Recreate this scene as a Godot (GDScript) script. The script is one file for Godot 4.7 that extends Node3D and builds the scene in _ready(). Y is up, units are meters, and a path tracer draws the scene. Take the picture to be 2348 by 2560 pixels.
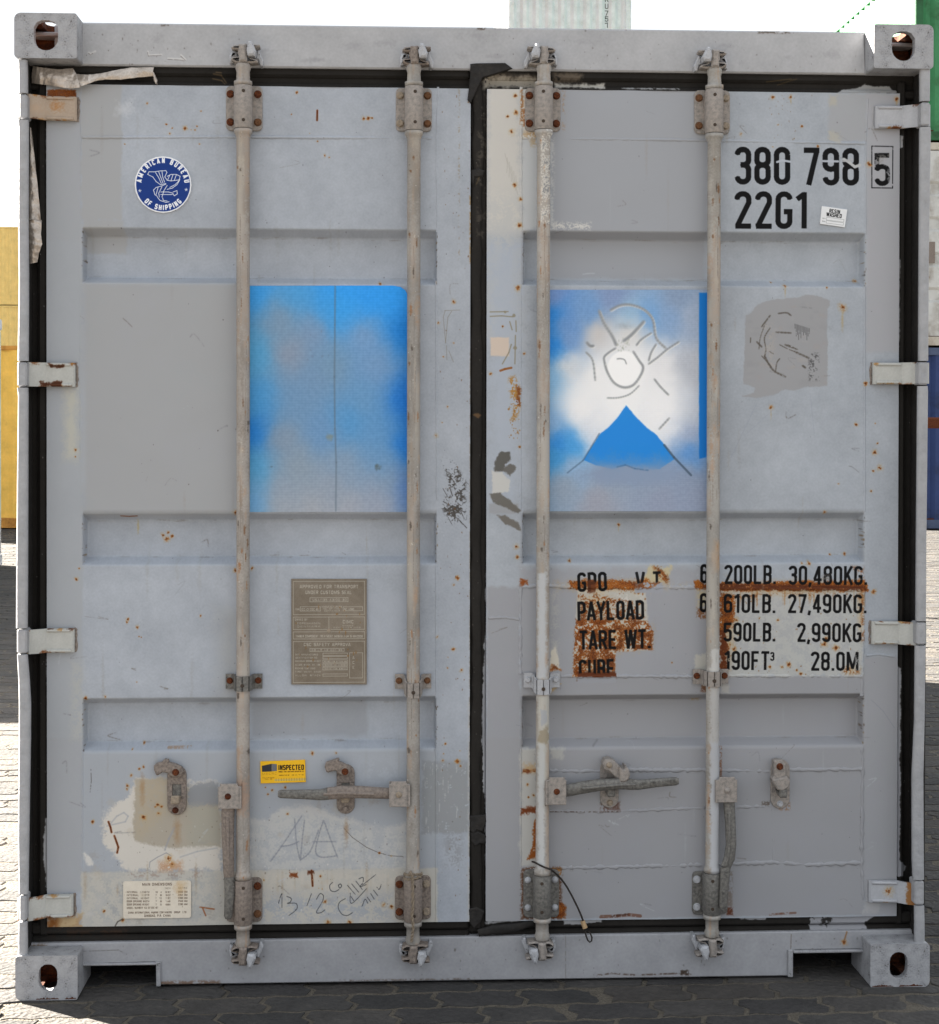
extends Node3D
# The door end of a grey shipping container in a container yard. Units are metres; the container's
# front corner castings stand in the plane z = 0, x runs right, y up, the yard lies towards -z.

const ZD := -0.08          # plane of the door skins, header and sill
const RECESS := [[2.041, 2.0205, 1.9125, 1.893], [1.277, 1.2565, 1.158, 1.1385], [0.781, 0.7605, 0.657, 0.638]]

var rng := RandomNumberGenerator.new()
var st: SurfaceTool
var M := {}
var box_root: Node3D
# canvas that colour textures are painted on: bytes, size, pixels a metre, left and top edge in metres
var T := PackedByteArray()
var tw := 0
var th := 0
var ts := 1.0
var tx0 := 0.0
var ty1 := 0.0
# noise tables, 1024 x 2048 bytes
var NF := PackedByteArray()
var NM := PackedByteArray()
var NC := PackedByteArray()
# planar mapping of the mesh under construction: left, top, width, height
var uv_x := 0.0
var uv_y := 0.0
var uv_w := 1.0
var uv_h := 1.0

func V(x: float, y: float) -> Vector2:
	return Vector2(x, y)

func _ready():
	rng.seed = 7
	# ---------------------------------------------------------------- camera, sky, sun, exposure
	var cam := Camera3D.new()
	cam.name = "camera"
	cam.projection = Camera3D.PROJECTION_FRUSTUM
	cam.near = 0.05
	cam.far = 400.0
	cam.size = 0.05 * 2560.0 / 3950.0
	cam.frustum_offset = Vector2(0, -0.05 * 189.83 / 3950.0)
	cam.transform = Transform3D(Basis(Vector3.UP, -0.0463) * Basis(Vector3.RIGHT, -0.0093) * Basis(Vector3.BACK, 0.0015), Vector3(-0.2205, 1.5246, 4.1883))
	add_child(cam)
	cam.current = true
	var env := Environment.new()
	env.background_mode = Environment.BG_SKY
	var sky_mat := ProceduralSkyMaterial.new()
	sky_mat.sky_top_color = Color(0.905, 0.93, 0.96)
	sky_mat.sky_horizon_color = Color(0.965, 0.974, 0.985)
	sky_mat.sky_curve = 0.3
	sky_mat.ground_bottom_color = Color(0.45, 0.44, 0.42)
	sky_mat.ground_horizon_color = Color(0.7, 0.69, 0.67)
	sky_mat.sun_angle_max = 1.0
	sky_mat.energy_multiplier = 0.108
	var sky := Sky.new()
	sky.sky_material = sky_mat
	env.sky = sky
	env.tonemap_mode = Environment.TONE_MAPPER_LINEAR
	env.tonemap_exposure = 12.0
	env.sdfgi_enabled = true
	env.ssao_enabled = true
	env.ssil_enabled = true
	var we := WorldEnvironment.new()
	we.name = "world_environment"
	we.environment = env
	add_child(we)
	var sun := DirectionalLight3D.new()
	sun.name = "sun"
	sun.light_energy = 1.6
	sun.light_color = Color(1.0, 0.965, 0.91)
	sun.light_angular_distance = 0.5
	sun.shadow_enabled = true
	add_child(sun)
	sun.look_at_from_position(Vector3(-20, 24, -14), Vector3(-20, 24, -14) + Vector3(0.742, -0.454, 0.494))
	# ---------------------------------------------------------------- structure, then objects
	make_noise()
	make_materials()
	make_ground()
	make_container()
	make_yard()
	make_loose_things()

# ==================================================================== noise and materials
func noise_bytes(seed_: int, freq: float, oct: int) -> PackedByteArray:
	var n := FastNoiseLite.new()
	n.seed = seed_
	n.noise_type = FastNoiseLite.TYPE_SIMPLEX_SMOOTH
	n.frequency = freq
	n.fractal_octaves = oct
	var im := n.get_image(1024, 2048)
	im.convert(Image.FORMAT_L8)
	return im.get_data()

func make_noise():
	NF = noise_bytes(3, 0.16, 3)
	NM = noise_bytes(5, 0.035, 4)
	NC = noise_bytes(9, 0.006, 4)

func seamless(seed_: int, freq: float, oct: int, size := 512) -> Image:
	var n := FastNoiseLite.new()
	n.seed = seed_
	n.noise_type = FastNoiseLite.TYPE_SIMPLEX_SMOOTH
	n.frequency = freq
	n.fractal_octaves = oct
	var im := n.get_seamless_image(size, size)
	im.convert(Image.FORMAT_L8)
	return im

# a tiling colour texture: noise values run through a ramp of [position, colour]
func ramp_tex(seed_: int, freq: float, stops: Array, fine := 0.35, size := 512) -> ImageTexture:
	var a := seamless(seed_, freq, 4, size).get_data()
	var b := seamless(seed_ + 50, freq * 7.0, 3, size).get_data()
	var g := Gradient.new()
	g.offsets = PackedFloat32Array(stops.map(func(s): return s[0]))
	g.colors = PackedColorArray(stops.map(func(s): return Color8(s[1][0], s[1][1], s[1][2])))
	var lut := PackedByteArray()
	lut.resize(768)
	for i in 256:
		var c := g.sample(i / 255.0)
		lut[i * 3] = int(c.r * 255)
		lut[i * 3 + 1] = int(c.g * 255)
		lut[i * 3 + 2] = int(c.b * 255)
	var out := PackedByteArray()
	out.resize(size * size * 3)
	for i in size * size:
		var k := int(a[i] * (1.0 - fine) + b[i] * fine) * 3
		out[i * 3] = lut[k]
		out[i * 3 + 1] = lut[k + 1]
		out[i * 3 + 2] = lut[k + 2]
	var im := Image.create_from_data(size, size, false, Image.FORMAT_RGB8, out)
	im.generate_mipmaps()
	return ImageTexture.create_from_image(im)

func bump_tex(seed_: int, freq: float, oct: int, k: float) -> ImageTexture:
	var im := seamless(seed_, freq, oct)
	im.convert(Image.FORMAT_RGBA8)
	im.bump_map_to_normal_map(k)
	im.generate_mipmaps()
	return ImageTexture.create_from_image(im)

func mat(col: Color, rough: float, tex: Texture2D = null, scale_ := 1.0, bump: Texture2D = null, bk := 0.5, metal := 0.0, world := false) -> StandardMaterial3D:
	var m := StandardMaterial3D.new()
	m.albedo_color = col
	m.roughness = rough
	m.metallic = metal
	m.metallic_specular = 0.4
	if tex:
		m.albedo_texture = tex
	if bump:
		m.normal_enabled = true
		m.normal_texture = bump
		m.normal_scale = bk
	if tex or bump:
		m.uv1_triplanar = true
		m.uv1_world_triplanar = world
		m.uv1_scale = Vector3.ONE * scale_
	return m

func make_materials():
	var mottle := ramp_tex(11, 0.012, [[0.0, [205, 205, 205]], [0.35, [228, 229, 230]], [0.6, [238, 238, 239]], [1.0, [255, 255, 255]]], 0.3)
	var chipped := ramp_tex(12, 0.02, [[0.0, [56, 44, 36]], [0.2, [92, 80, 70]], [0.25, [206, 206, 207]], [0.5, [235, 235, 236]], [1.0, [252, 252, 252]]], 0.5)
	var galv := ramp_tex(13, 0.02, [[0.0, [84, 76, 70]], [0.3, [140, 133, 126]], [0.5, [164, 156, 147]], [0.68, [176, 163, 151]], [0.85, [196, 190, 182]], [1.0, [226, 223, 218]]], 0.5)
	var galv_brown := ramp_tex(14, 0.02, [[0.0, [58, 50, 44]], [0.32, [108, 99, 91]], [0.55, [136, 126, 116]], [0.78, [154, 141, 128]], [1.0, [192, 186, 177]]], 0.5)
	var steel := ramp_tex(15, 0.02, [[0.0, [52, 50, 48]], [0.35, [96, 95, 92]], [0.6, [126, 124, 120]], [0.8, [146, 142, 134]], [1.0, [190, 186, 178]]], 0.5)
	var rust := ramp_tex(16, 0.03, [[0.0, [46, 26, 18]], [0.35, [88, 48, 28]], [0.6, [132, 70, 32]], [0.8, [168, 98, 44]], [1.0, [196, 140, 90]]], 0.5)
	var rubber := ramp_tex(17, 0.01, [[0.0, [26, 25, 24]], [0.5, [38, 36, 35]], [0.8, [50, 47, 44]], [1.0, [70, 62, 54]]], 0.4)
	var sand := ramp_tex(18, 0.02, [[0.0, [84, 78, 70]], [0.4, [112, 106, 96]], [0.7, [128, 121, 110]], [1.0, [160, 150, 136]]], 0.55)
	var stone := ramp_tex(19, 0.008, [[0.0, [150, 148, 144]], [0.3, [178, 176, 173]], [0.5, [192, 190, 187]], [0.7, [206, 203, 198]], [1.0, [245, 238, 228]]], 0.45, 1024)
	var foil := ramp_tex(20, 0.02, [[0.0, [120, 108, 98]], [0.4, [176, 166, 156]], [0.7, [200, 190, 180]], [1.0, [232, 226, 218]]], 0.4)
	var weather := ramp_tex(21, 0.006, [[0.0, [150, 135, 120]], [0.22, [205, 200, 195]], [0.45, [236, 235, 234]], [1.0, [255, 255, 255]]], 0.3)
	var bump := bump_tex(31, 0.03, 4, 5.0)
	var bump_f := bump_tex(32, 0.12, 3, 5.0)
	var crease := bump_tex(33, 0.02, 5, 14.0)
	M.frame = mat(Color8(172, 173, 176), 0.55, mottle, 2.2, bump, 0.45)
	M.casting = mat(Color8(170, 171, 174), 0.6, chipped, 2.3, bump, 0.35)
	M.keeper = mat(Color8(186, 188, 192), 0.6, chipped, 3.0, bump, 0.4)
	M.galv = mat(Color(0.92, 0.93, 0.95), 0.62, galv, 7.0, bump_f, 0.25, 0.15)
	M.galv_brown = mat(Color(1, 1, 1.02), 0.7, galv_brown, 9.0, bump_f, 0.3, 0.1)
	M.steel = mat(Color(1, 1, 1), 0.55, steel, 9.0, bump_f, 0.3, 0.3)
	M.rust = mat(Color(0.78, 0.76, 0.76), 0.85, rust, 9.0, bump_f, 0.7)
	M.bolt_pale = mat(Color8(235, 228, 215), 0.7, galv, 11.0, bump_f, 0.7)
	M.bolt_brown = mat(Color8(210, 160, 120), 0.8, galv_brown, 12.0, bump_f, 0.9)
	M.rubber = mat(Color(1, 1, 1), 0.75, rubber, 1.7, bump, 0.5)
	M.dark = mat(Color8(170, 156, 144), 0.85, rust, 3.0, bump, 0.6)
	M.inner = mat(Color8(172, 170, 168), 0.85, rust, 3.0, bump, 0.6)
	M.foil = mat(Color(1, 1, 1), 0.34, foil, 2.2, crease, 0.5, 0.5)
	M.hole_shade = mat(Color8(66, 56, 48), 0.8)  # dark colour standing for the shade inside the bearing and clamp holes
	M.sand = mat(Color8(206, 205, 203), 0.95, sand, 1.6, bump_f, 0.9, 0.0, true)
	M.far_ground = mat(Color8(112, 108, 103), 0.95, stone, 0.35, bump, 0.7, 0.0, true)
	M.cable = mat(Color8(52, 46, 42), 0.6, mottle, 8.0, bump_f, 0.5)
	M.rope = mat(Color8(150, 136, 118), 0.95, mottle, 14.0, bump_f, 1.0)
	M.brass = mat(Color8(200, 170, 130), 0.5, mottle, 9.0, bump_f, 0.6, 0.3)
	M.pavers = []
	for c in [[90, 89, 89], [84, 83, 84], [96, 94, 93], [79, 79, 80], [92, 89, 87]]:
		M.pavers.append(mat(Color8(c[0], c[1], c[2]), 0.92, stone, 0.7, bump_f, 0.35, 0.0, true))
	M.paver_field = mat(Color(1, 1, 1), 0.92, stone, 0.7, bump_f, 0.35, 0.0, true)
	M.paver_field.vertex_color_use_as_albedo = true
	# paints of the containers further off
	M.yellow = mat(Color8(236, 190, 88), 0.6, mottle, 0.5, bump, 0.3)
	M.yellow_pale = mat(Color8(230, 200, 124), 0.6, mottle, 0.4, bump, 0.3)
	M.yellow_rail = mat(Color8(196, 140, 62), 0.7, weather, 0.9, bump, 0.4)
	M.green = mat(Color8(66, 138, 92), 0.6, weather, 0.6, bump, 0.3)
	M.green_rail = mat(Color8(46, 104, 66), 0.6, weather, 0.6, bump, 0.3)
	M.blue = mat(Color8(46, 66, 114), 0.6, weather, 0.6, bump, 0.3)
	M.blue_rail = mat(Color8(78, 92, 120), 0.65, weather, 0.8, bump, 0.3)
	M.white = mat(Color8(206, 208, 206), 0.6, weather, 0.5, bump, 0.3)
	M.white_rail = mat(Color8(196, 190, 178), 0.65, weather, 0.9, bump, 0.3)
	M.pale = mat(Color8(214, 216, 222), 0.6, mottle, 0.6, bump, 0.3)
	M.far_grey = mat(Color8(170, 176, 182), 0.6, weather, 0.6, bump, 0.3)
	M.ink = mat(Color8(28, 28, 30), 0.7)

# ==================================================================== painting
func canvas(x0: float, y0: float, x1: float, y1: float, s: float, c: Vector3, k := 1.0):
	tx0 = x0
	ty1 = y1
	ts = s
	tw = int(ceil((x1 - x0) * s))
	th = int(ceil((y1 - y0) * s))
	T.resize(tw * th * 3)
	var i := 0
	for y in th:
		var row := y * 1024
		for x in tw:
			var n: float = ((NC[row + x] - 128) * 0.065 + (NM[row + x] - 128) * 0.035 + (NF[row + x] - 128) * 0.04) * k
			T[i] = clampi(int(c.x + n), 0, 255)
			T[i + 1] = clampi(int(c.y + n), 0, 255)
			T[i + 2] = clampi(int(c.z + n), 0, 255)
			i += 3

func finish(called: String, rough := 0.6) -> StandardMaterial3D:
	var im := Image.create_from_data(tw, th, false, Image.FORMAT_RGB8, T)
	im.generate_mipmaps()
	var m := StandardMaterial3D.new()
	m.resource_name = called
	m.albedo_texture = ImageTexture.create_from_image(im)
	m.roughness = rough
	m.metallic_specular = 0.25
	uv_x = tx0
	uv_y = ty1
	uv_w = tw / ts
	uv_h = th / ts
	return m

func blend(i: int, c: Vector3, a: float):
	T[i] = int(T[i] + (c.x - T[i]) * a)
	T[i + 1] = int(T[i + 1] + (c.y - T[i + 1]) * a)
	T[i + 2] = int(T[i + 2] + (c.z - T[i + 2]) * a)

# box of pixels round a box in metres: x0, y0, x1, y1 (end exclusive)
func pixel_box(lo: Vector2, hi: Vector2, grow: float) -> PackedInt32Array:
	return PackedInt32Array([clampi(int((lo.x - grow - tx0) * ts), 0, tw), clampi(int((ty1 - hi.y - grow) * ts), 0, th), clampi(int((hi.x + grow - tx0) * ts) + 1, 0, tw), clampi(int((ty1 - lo.y + grow) * ts) + 1, 0, th)])

# axis-parallel patch of paint; its edge wanders by rag and softens over soft; cover < 1 leaves holes
func rect(p: Vector2, q: Vector2, c: Vector3, a := 1.0, soft := 0.003, rag := 0.006, cover := 1.0):
	var lo := p.min(q)
	var hi := p.max(q)
	var b := pixel_box(lo, hi, rag + soft)
	for y in range(b[1], b[3]):
		var wy: float = ty1 - y / ts
		var row := (y % 2048) * 1024
		for x in range(b[0], b[2]):
			var wx: float = tx0 + x / ts
			var d: float = minf(minf(wx - lo.x, hi.x - wx), minf(wy - lo.y, hi.y - wy))
			var j := row + x
			d += ((NM[j] - 128) * 0.6 + (NF[j] - 128) * 0.4) / 100.0 * rag
			if d <= -soft:
				continue
			var al: float = a * minf(1.0, (d + soft) / (2.0 * soft))
			if cover < 1.0:
				al *= clampf((cover - (NM[j] * 0.55 + NF[j] * 0.45) / 255.0) * 9.0 + 0.5, 0.0, 1.0)
			blend((y * tw + x) * 3, c, al)

# the same for any polygon
func patch(poly: Array, c: Vector3, a := 1.0, soft := 0.003, rag := 0.006, cover := 1.0, rusty := false):
	var pts := PackedVector2Array(poly)
	var lo := pts[0]
	var hi := pts[0]
	for p in pts:
		lo = lo.min(p)
		hi = hi.max(p)
	var n := pts.size()
	var b := pixel_box(lo, hi, rag + soft)
	for y in range(b[1], b[3]):
		var wy: float = ty1 - y / ts
		var row := (y % 2048) * 1024
		for x in range(b[0], b[2]):
			var wx: float = tx0 + x / ts
			var best := 1e9
			var inside := false
			var p := pts[n - 1]
			for q in pts:
				var ex := q.x - p.x
				var ey := q.y - p.y
				var fx := wx - p.x
				var fy := wy - p.y
				var t := clampf((fx * ex + fy * ey) / (ex * ex + ey * ey + 1e-12), 0.0, 1.0)
				fx -= ex * t
				fy -= ey * t
				best = minf(best, fx * fx + fy * fy)
				if (p.y > wy) != (q.y > wy) and wx < p.x + ex * (wy - p.y) / ey:
					inside = not inside
				p = q
			var d := sqrt(best)
			if not inside:
				d = -d
			var j := row + x
			d += ((NM[j] - 128) * 0.6 + (NF[j] - 128) * 0.4) / 100.0 * rag
			if d <= -soft:
				continue
			var al: float = a * minf(1.0, (d + soft) / (2.0 * soft))
			if cover < 1.0:
				al *= clampf((cover - (NM[j] * 0.55 + NF[j] * 0.45) / 255.0) * 9.0 + 0.5, 0.0, 1.0)
			var cc := c
			if rusty:
				cc = rust_tone(j)
			blend((y * tw + x) * 3, cc, al)

func rust_tone(j: int) -> Vector3:
	var k: float = (NM[j] * 0.4 + NF[(j * 3 + 77) % 2000000] * 0.6) / 255.0
	if k < 0.42:
		return Vector3(88, 46, 24)
	if k < 0.55:
		return Vector3(126, 64, 24)
	return Vector3(164, 96, 36)

func spot(p: Vector2, rx: float, ry: float, c: Vector3, a := 1.0, rag := 0.5, hard := 0.4):
	var b := pixel_box(p - Vector2(rx, ry), p + Vector2(rx, ry), maxf(rx, ry) * rag)
	for y in range(b[1], b[3]):
		var dy := (ty1 - y / ts - p.y) / ry
		var row := (y % 2048) * 1024
		for x in range(b[0], b[2]):
			var dx := (tx0 + x / ts - p.x) / rx
			var j := row + x
			var d := sqrt(dx * dx + dy * dy) + ((NF[j] - 128) * 0.5 + (NM[j] - 128) * 0.5) / 100.0 * rag
			if d < 1.0:
				blend((y * tw + x) * 3, c, a * minf(1.0, (1.0 - d) / (1.0 - hard)))

# a rust spot: ochre bloom round a brown core, with a run of rust below when run > 0
func rust(p: Vector2, r: float, run := 0.0, strength := 1.0):
	if run > 0.0:
		spot(p - Vector2(0, run * 0.5), r * 0.5, run * 0.62, Vector3(176, 148, 92), 0.5 * strength, 0.35, 0.1)
	spot(p, r * 1.7, r * 1.7, Vector3(186, 150, 92), 0.5 * strength, 0.5, 0.1)
	spot(p, r * 0.9, r * 0.9, Vector3(158, 92, 34), 0.85 * strength, 0.9, 0.3)
	spot(p, r * 0.5, r * 0.5, Vector3(84, 44, 22), 0.9 * strength, 0.9, 0.4)

func specks(p: Vector2, q: Vector2, n: int, r0: float, r1: float, c: Vector3, a := 0.8):
	for k in n:
		var r := rng.randf_range(r0, r1)
		spot(Vector2(rng.randf_range(p.x, q.x), rng.randf_range(p.y, q.y)), r * rng.randf_range(0.6, 1.2), r * rng.randf_range(0.8, 1.8), c, a * rng.randf_range(0.5, 1.0), 0.6, 0.4)

func line(pts: Array, w: float, c: Vector3, a := 1.0, rag := 0.0, butt := false, wear := 0.0):
	for k in pts.size() - 1:
		var p: Vector2 = pts[k]
		var q: Vector2 = pts[k + 1]
		var e := q - p
		var l := e.length()
		if l < 1e-6:
			continue
		e /= l
		var b := pixel_box(p.min(q), p.max(q), w + 2.0 / ts)
		for y in range(b[1], b[3]):
			var row := (y % 2048) * 1024
			for x in range(b[0], b[2]):
				var f := Vector2(tx0 + (x + 0.5) / ts, ty1 - (y + 0.5) / ts) - p
				var t := f.dot(e)
				var off := 0.0
				if t < 0.0:
					off = -t
					if butt and k == 0:
						off += w * 0.5
				elif t > l:
					off = t - l
					if butt and k == pts.size() - 2:
						off += w * 0.5
				var s := absf(f.cross(e))
				var d := sqrt(s * s + off * off)
				var j := row + x
				var al := clampf((w * 0.5 - d) * ts + 0.5, 0.0, 1.0)
				if al <= 0.0:
					continue
				if rag > 0.0:
					al *= clampf(0.5 + ((NF[j] * 0.6 + NM[j] * 0.4) / 255.0 - rag) * 6.0, 0.0, 1.0)
				if wear > 0.0 and NM[j] < wear * 255.0:
					al *= 0.25
				blend((y * tw + x) * 3, c, a * al)

func flowing(pts: Array) -> Array:
	var out := []
	var n := pts.size()
	for i in n - 1:
		var p0: Vector2 = pts[maxi(i - 1, 0)]
		var p3: Vector2 = pts[mini(i + 2, n - 1)]
		for k in 5:
			out.append(pts[i].cubic_interpolate(pts[i + 1], p0, p3, k / 5.0))
	out.append(pts[n - 1])
	return out

func brush(pts: Array, w: float, c: Vector3, a := 0.6, rag := 0.2):
	var f := flowing(pts)
	line(f, w * 1.5, c, a * 0.4, rag)
	line(f, w * 0.7, c, a * 0.75, rag)

# ==================================================================== stencil lettering, as strokes
func arc(cx: float, cy: float, rx: float, ry: float, a0: float, a1: float, n := 8) -> Array:
	var out := []
	for i in n + 1:
		var a := deg_to_rad(lerpf(a0, a1, i / float(n)))
		out.append(Vector2(cx + rx * cos(a), cy + ry * sin(a)))
	return out

func glyph_width(ch: String) -> float:
	if ch in "MW":
		return 0.56
	if ch in ".,:":
		return 0.13
	if ch in "I|/":
		return 0.16
	if ch == "1":
		return 0.27
	if ch in " -":
		return 0.25
	return 0.4

func glyph(ch: String) -> Array:
	var l := 0.06
	var r := 0.34
	var c := 0.2
	var k := 0.14
	var b := 0.06
	var t := 0.94
	var m := 0.5
	match ch:
		"0", "O": return [arc(c, t - k, k, k, 0, 180) + arc(c, b + k, k, k, 180, 360) + [V(r, t - k)]]
		"1": return [[V(0.19, 0), V(0.19, 1)], [V(0.17, 0.93), V(0.02, 0.8)]]
		"2": return [arc(c, t - k, k, k, 185, 0) + [V(r, t - k - 0.1), V(l + 0.01, b)], [V(l - 0.04, b), V(0.4, b)]]
		"3": return [arc(c, t - k, k, k, 180, 0) + arc(c, m + 0.15, k, 0.13, 0, -90) + [V(c - 0.06, m + 0.02)], [V(c - 0.06, m + 0.02)] + arc(c, m - 0.11, k, 0.13, 90, 0) + arc(c, b + k, k, k, 0, -180)]
		"4": return [[V(0.27, 0), V(0.27, 1)], [V(0.26, 0.96), V(0.05, 0.28)], [V(0.02, 0.26), V(0.4, 0.26)]]
		"5": return [[V(0.38, t), V(l, t)], [V(l, 1.0), V(l, 0.48)], [V(l, 0.52)] + arc(c, 0.46, k, 0.13, 150, 0) + arc(c, b + k, k, k, 0, -180)]
		"6": return [arc(c, t - k, k, k, 0, 180) + arc(c, b + k, k, k, 180, 360) + arc(c, 0.44, k, 0.13, 0, 180)]
		"7": return [[V(0.02, t), V(0.4, t)], [V(0.345, t), V(0.14, 0)]]
		"8": return [arc(c, t - k, k, k, -10, 190) + arc(c, m + 0.14, k, 0.12, 180, 360) + [V(r, t - k)], arc(c, m - 0.1, k, 0.12, 0, 180) + arc(c, b + k, k, k, 180, 360) + [V(r, m - 0.1)]]
		"9": return [arc(c, b + k, k, k, 180, 360) + arc(c, t - k, k, k, 0, 180) + arc(c, 0.56, k, 0.13, 180, 360)]
		"A": return [[V(0.03, 0), V(c, 1)], [V(c, 1), V(0.37, 0)], [V(0.1, 0.26), V(0.3, 0.26)]]
		"B": return [[V(l, 0), V(l, 1)], [V(l, t)] + arc(c, t - k, k, k, 90, 0) + arc(c, m + 0.13, k, 0.11, 0, -90) + [V(l, m + 0.02)], [V(l, m + 0.02)] + arc(c, m - 0.11, k, 0.13, 90, 0) + arc(c, b + k, k, k, 0, -90) + [V(l, b)]]
		"C": return [arc(c, t - k, k, k, 0, 180) + arc(c, b + k, k, k, 180, 360)]
		"D": return [[V(l, 0), V(l, 1)], [V(l, t)] + arc(c, t - k, k, k, 90, 0) + arc(c, b + k, k, k, 0, -90) + [V(l, b)]]
		"E": return [[V(l, 0), V(l, 1)], [V(l, t), V(0.36, t)], [V(l, m), V(0.32, m)], [V(l, b), V(0.36, b)]]
		"F": return [[V(l, 0), V(l, 1)], [V(l, t), V(0.36, t)], [V(l, m), V(0.32, m)]]
		"G": return [arc(c, t - k, k, k, 0, 180) + arc(c, b + k, k, k, 180, 360) + [V(r, 0.44)], [V(0.4, 0.46), V(0.2, 0.46)]]
		"H": return [[V(l, 0), V(l, 1)], [V(r, 0), V(r, 1)], [V(l, m), V(r, m)]]
		"I": return [[V(0.08, 0), V(0.08, 1)]]
		"J": return [[V(r, 1), V(r, b + k)] + arc(c, b + k, k, k, 0, -180)]
		"K": return [[V(l, 0), V(l, 1)], [V(0.37, 1), V(l, 0.36)], [V(0.17, 0.55), V(0.38, 0)]]
		"L": return [[V(l, 0), V(l, 1)], [V(l, b), V(0.36, b)]]
		"M": return [[V(l, 0), V(l, 1)], [V(0.5, 0), V(0.5, 1)], [V(l, 1), V(0.28, 0.1)], [V(0.28, 0.1), V(0.5, 1)]]
		"N": return [[V(l, 0), V(l, 1)], [V(r, 0), V(r, 1)], [V(l, 1), V(r, 0)]]
		"P": return [[V(l, 0), V(l, 1)], [V(l, t)] + arc(c, t - k, k, k, 90, 0) + arc(c, 0.57, k, 0.13, 0, -90) + [V(l, 0.44)]]
		"Q": return glyph("O") + [[V(0.22, 0.2), V(0.38, -0.02)]]
		"R": return [[V(l, 0), V(l, 1)], [V(l, t)] + arc(c, t - k, k, k, 90, 0) + arc(c, 0.6, k, 0.13, 0, -90) + [V(l, 0.47)], [V(0.2, 0.47), V(0.37, 0)]]
		"S": return [arc(c, t - k, k, k, 0, 180) + arc(c, 0.64, k, 0.13, 180, 270) + arc(c, 0.38, k, 0.13, 90, 0) + arc(c, b + k, k, k, 0, -180)]
		"T": return [[V(c, 0), V(c, 1)], [V(0.01, t), V(0.39, t)]]
		"U": return [[V(l, 1)] + arc(c, b + k, k, k, 180, 360) + [V(r, 1)]]
		"V": return [[V(0.03, 1), V(c, 0)], [V(c, 0), V(0.37, 1)]]
		"W": return [[V(0.03, 1), V(0.15, 0)], [V(0.15, 0), V(0.28, 1)], [V(0.28, 1), V(0.41, 0)], [V(0.41, 0), V(0.53, 1)]]
		"X": return [[V(0.03, 1), V(0.37, 0)], [V(0.37, 1), V(0.03, 0)]]
		"Y": return [[V(0.03, 1), V(c, 0.45)], [V(0.37, 1), V(c, 0.45)], [V(c, 0.48), V(c, 0)]]
		".": return [[V(0.065, 0), V(0.065, 0.13)]]
		",": return [[V(0.08, 0.12), V(0.03, -0.12)]]
		":": return [[V(0.065, 0.1), V(0.065, 0.22)], [V(0.065, 0.6), V(0.065, 0.72)]]
		"-": return [[V(0.04, 0.45), V(0.21, 0.45)]]
		"/": return [[V(0.02, 0), V(0.14, 1)]]
		"|": return [[V(0.08, 0), V(0.08, 1)]]
	return []

# places a line of text: calls put(points) for each stroke, laid from p to q on the baseline
func lay(s: String, p: Vector2, q: Vector2, h: float, put: Callable):
	var total := -0.09
	for ch in s:
		total += glyph_width(ch) + 0.09
	var along := (q - p) / total
	var up := Vector2(-(q - p).y, (q - p).x).normalized() * h
	var x := 0.0
	for ch in s:
		for g in glyph(ch):
			put.call(g.map(func(v): return p + along * (x + v.x) + up * v.y))
		x += glyph_width(ch) + 0.09

func text(s: String, p: Vector2, q: Vector2, h: float, c: Vector3, a := 1.0, weight := 0.118, wear := 0.0):
	lay(s, p, q, h, func(g): line(g, h * weight, c, a, 0.0, true, wear))

# ==================================================================== shapes
func begin():
	st = SurfaceTool.new()
	st.begin(Mesh.PRIMITIVE_TRIANGLES)
	st.set_smooth_group(-1)

func vert(v: Vector3):
	st.set_uv(Vector2((v.x - uv_x) / uv_w, (uv_y - v.y) / uv_h))
	st.add_vertex(v)

func tri(a: Vector3, b: Vector3, c: Vector3):      # counter-clockwise seen from outside
	vert(a)
	vert(c)
	vert(b)

func quad(a: Vector3, b: Vector3, c: Vector3, d: Vector3):
	tri(a, b, c)
	tri(a, c, d)

func quad_out(a: Vector3, b: Vector3, c: Vector3, d: Vector3, mid: Vector3):
	if (b - a).cross(c - a).dot((a + c) * 0.5 - mid) < 0.0:
		quad(a, d, c, b)
	else:
		quad(a, b, c, d)

func tri_out(a: Vector3, b: Vector3, c: Vector3, mid: Vector3):
	if (b - a).cross(c - a).dot((a + b + c) / 3.0 - mid) < 0.0:
		tri(a, c, b)
	else:
		tri(a, b, c)

func commit() -> ArrayMesh:
	st.generate_normals()
	return st.commit()

func part(called: String, m: Material, parent: Node, mesh: ArrayMesh = null) -> MeshInstance3D:
	var o := MeshInstance3D.new()
	o.name = called
	o.mesh = mesh if mesh else commit()
	o.material_override = m
	parent.add_child(o, true)
	return o

var taken := {}

func thing(called: String, label: String, category: String, at := Vector3.ZERO, turn := 0.0, group := "") -> Node3D:
	var o := Node3D.new()
	var n: int = taken.get(called, 0)
	taken[called] = n + 1
	o.name = called if n == 0 else "%s_%03d" % [called, n]
	add_child(o, true)
	o.position = at
	o.rotation.y = turn
	o.set_meta("label", label)
	o.set_meta("category", category)
	if group:
		o.set_meta("group", group)
	return o

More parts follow.
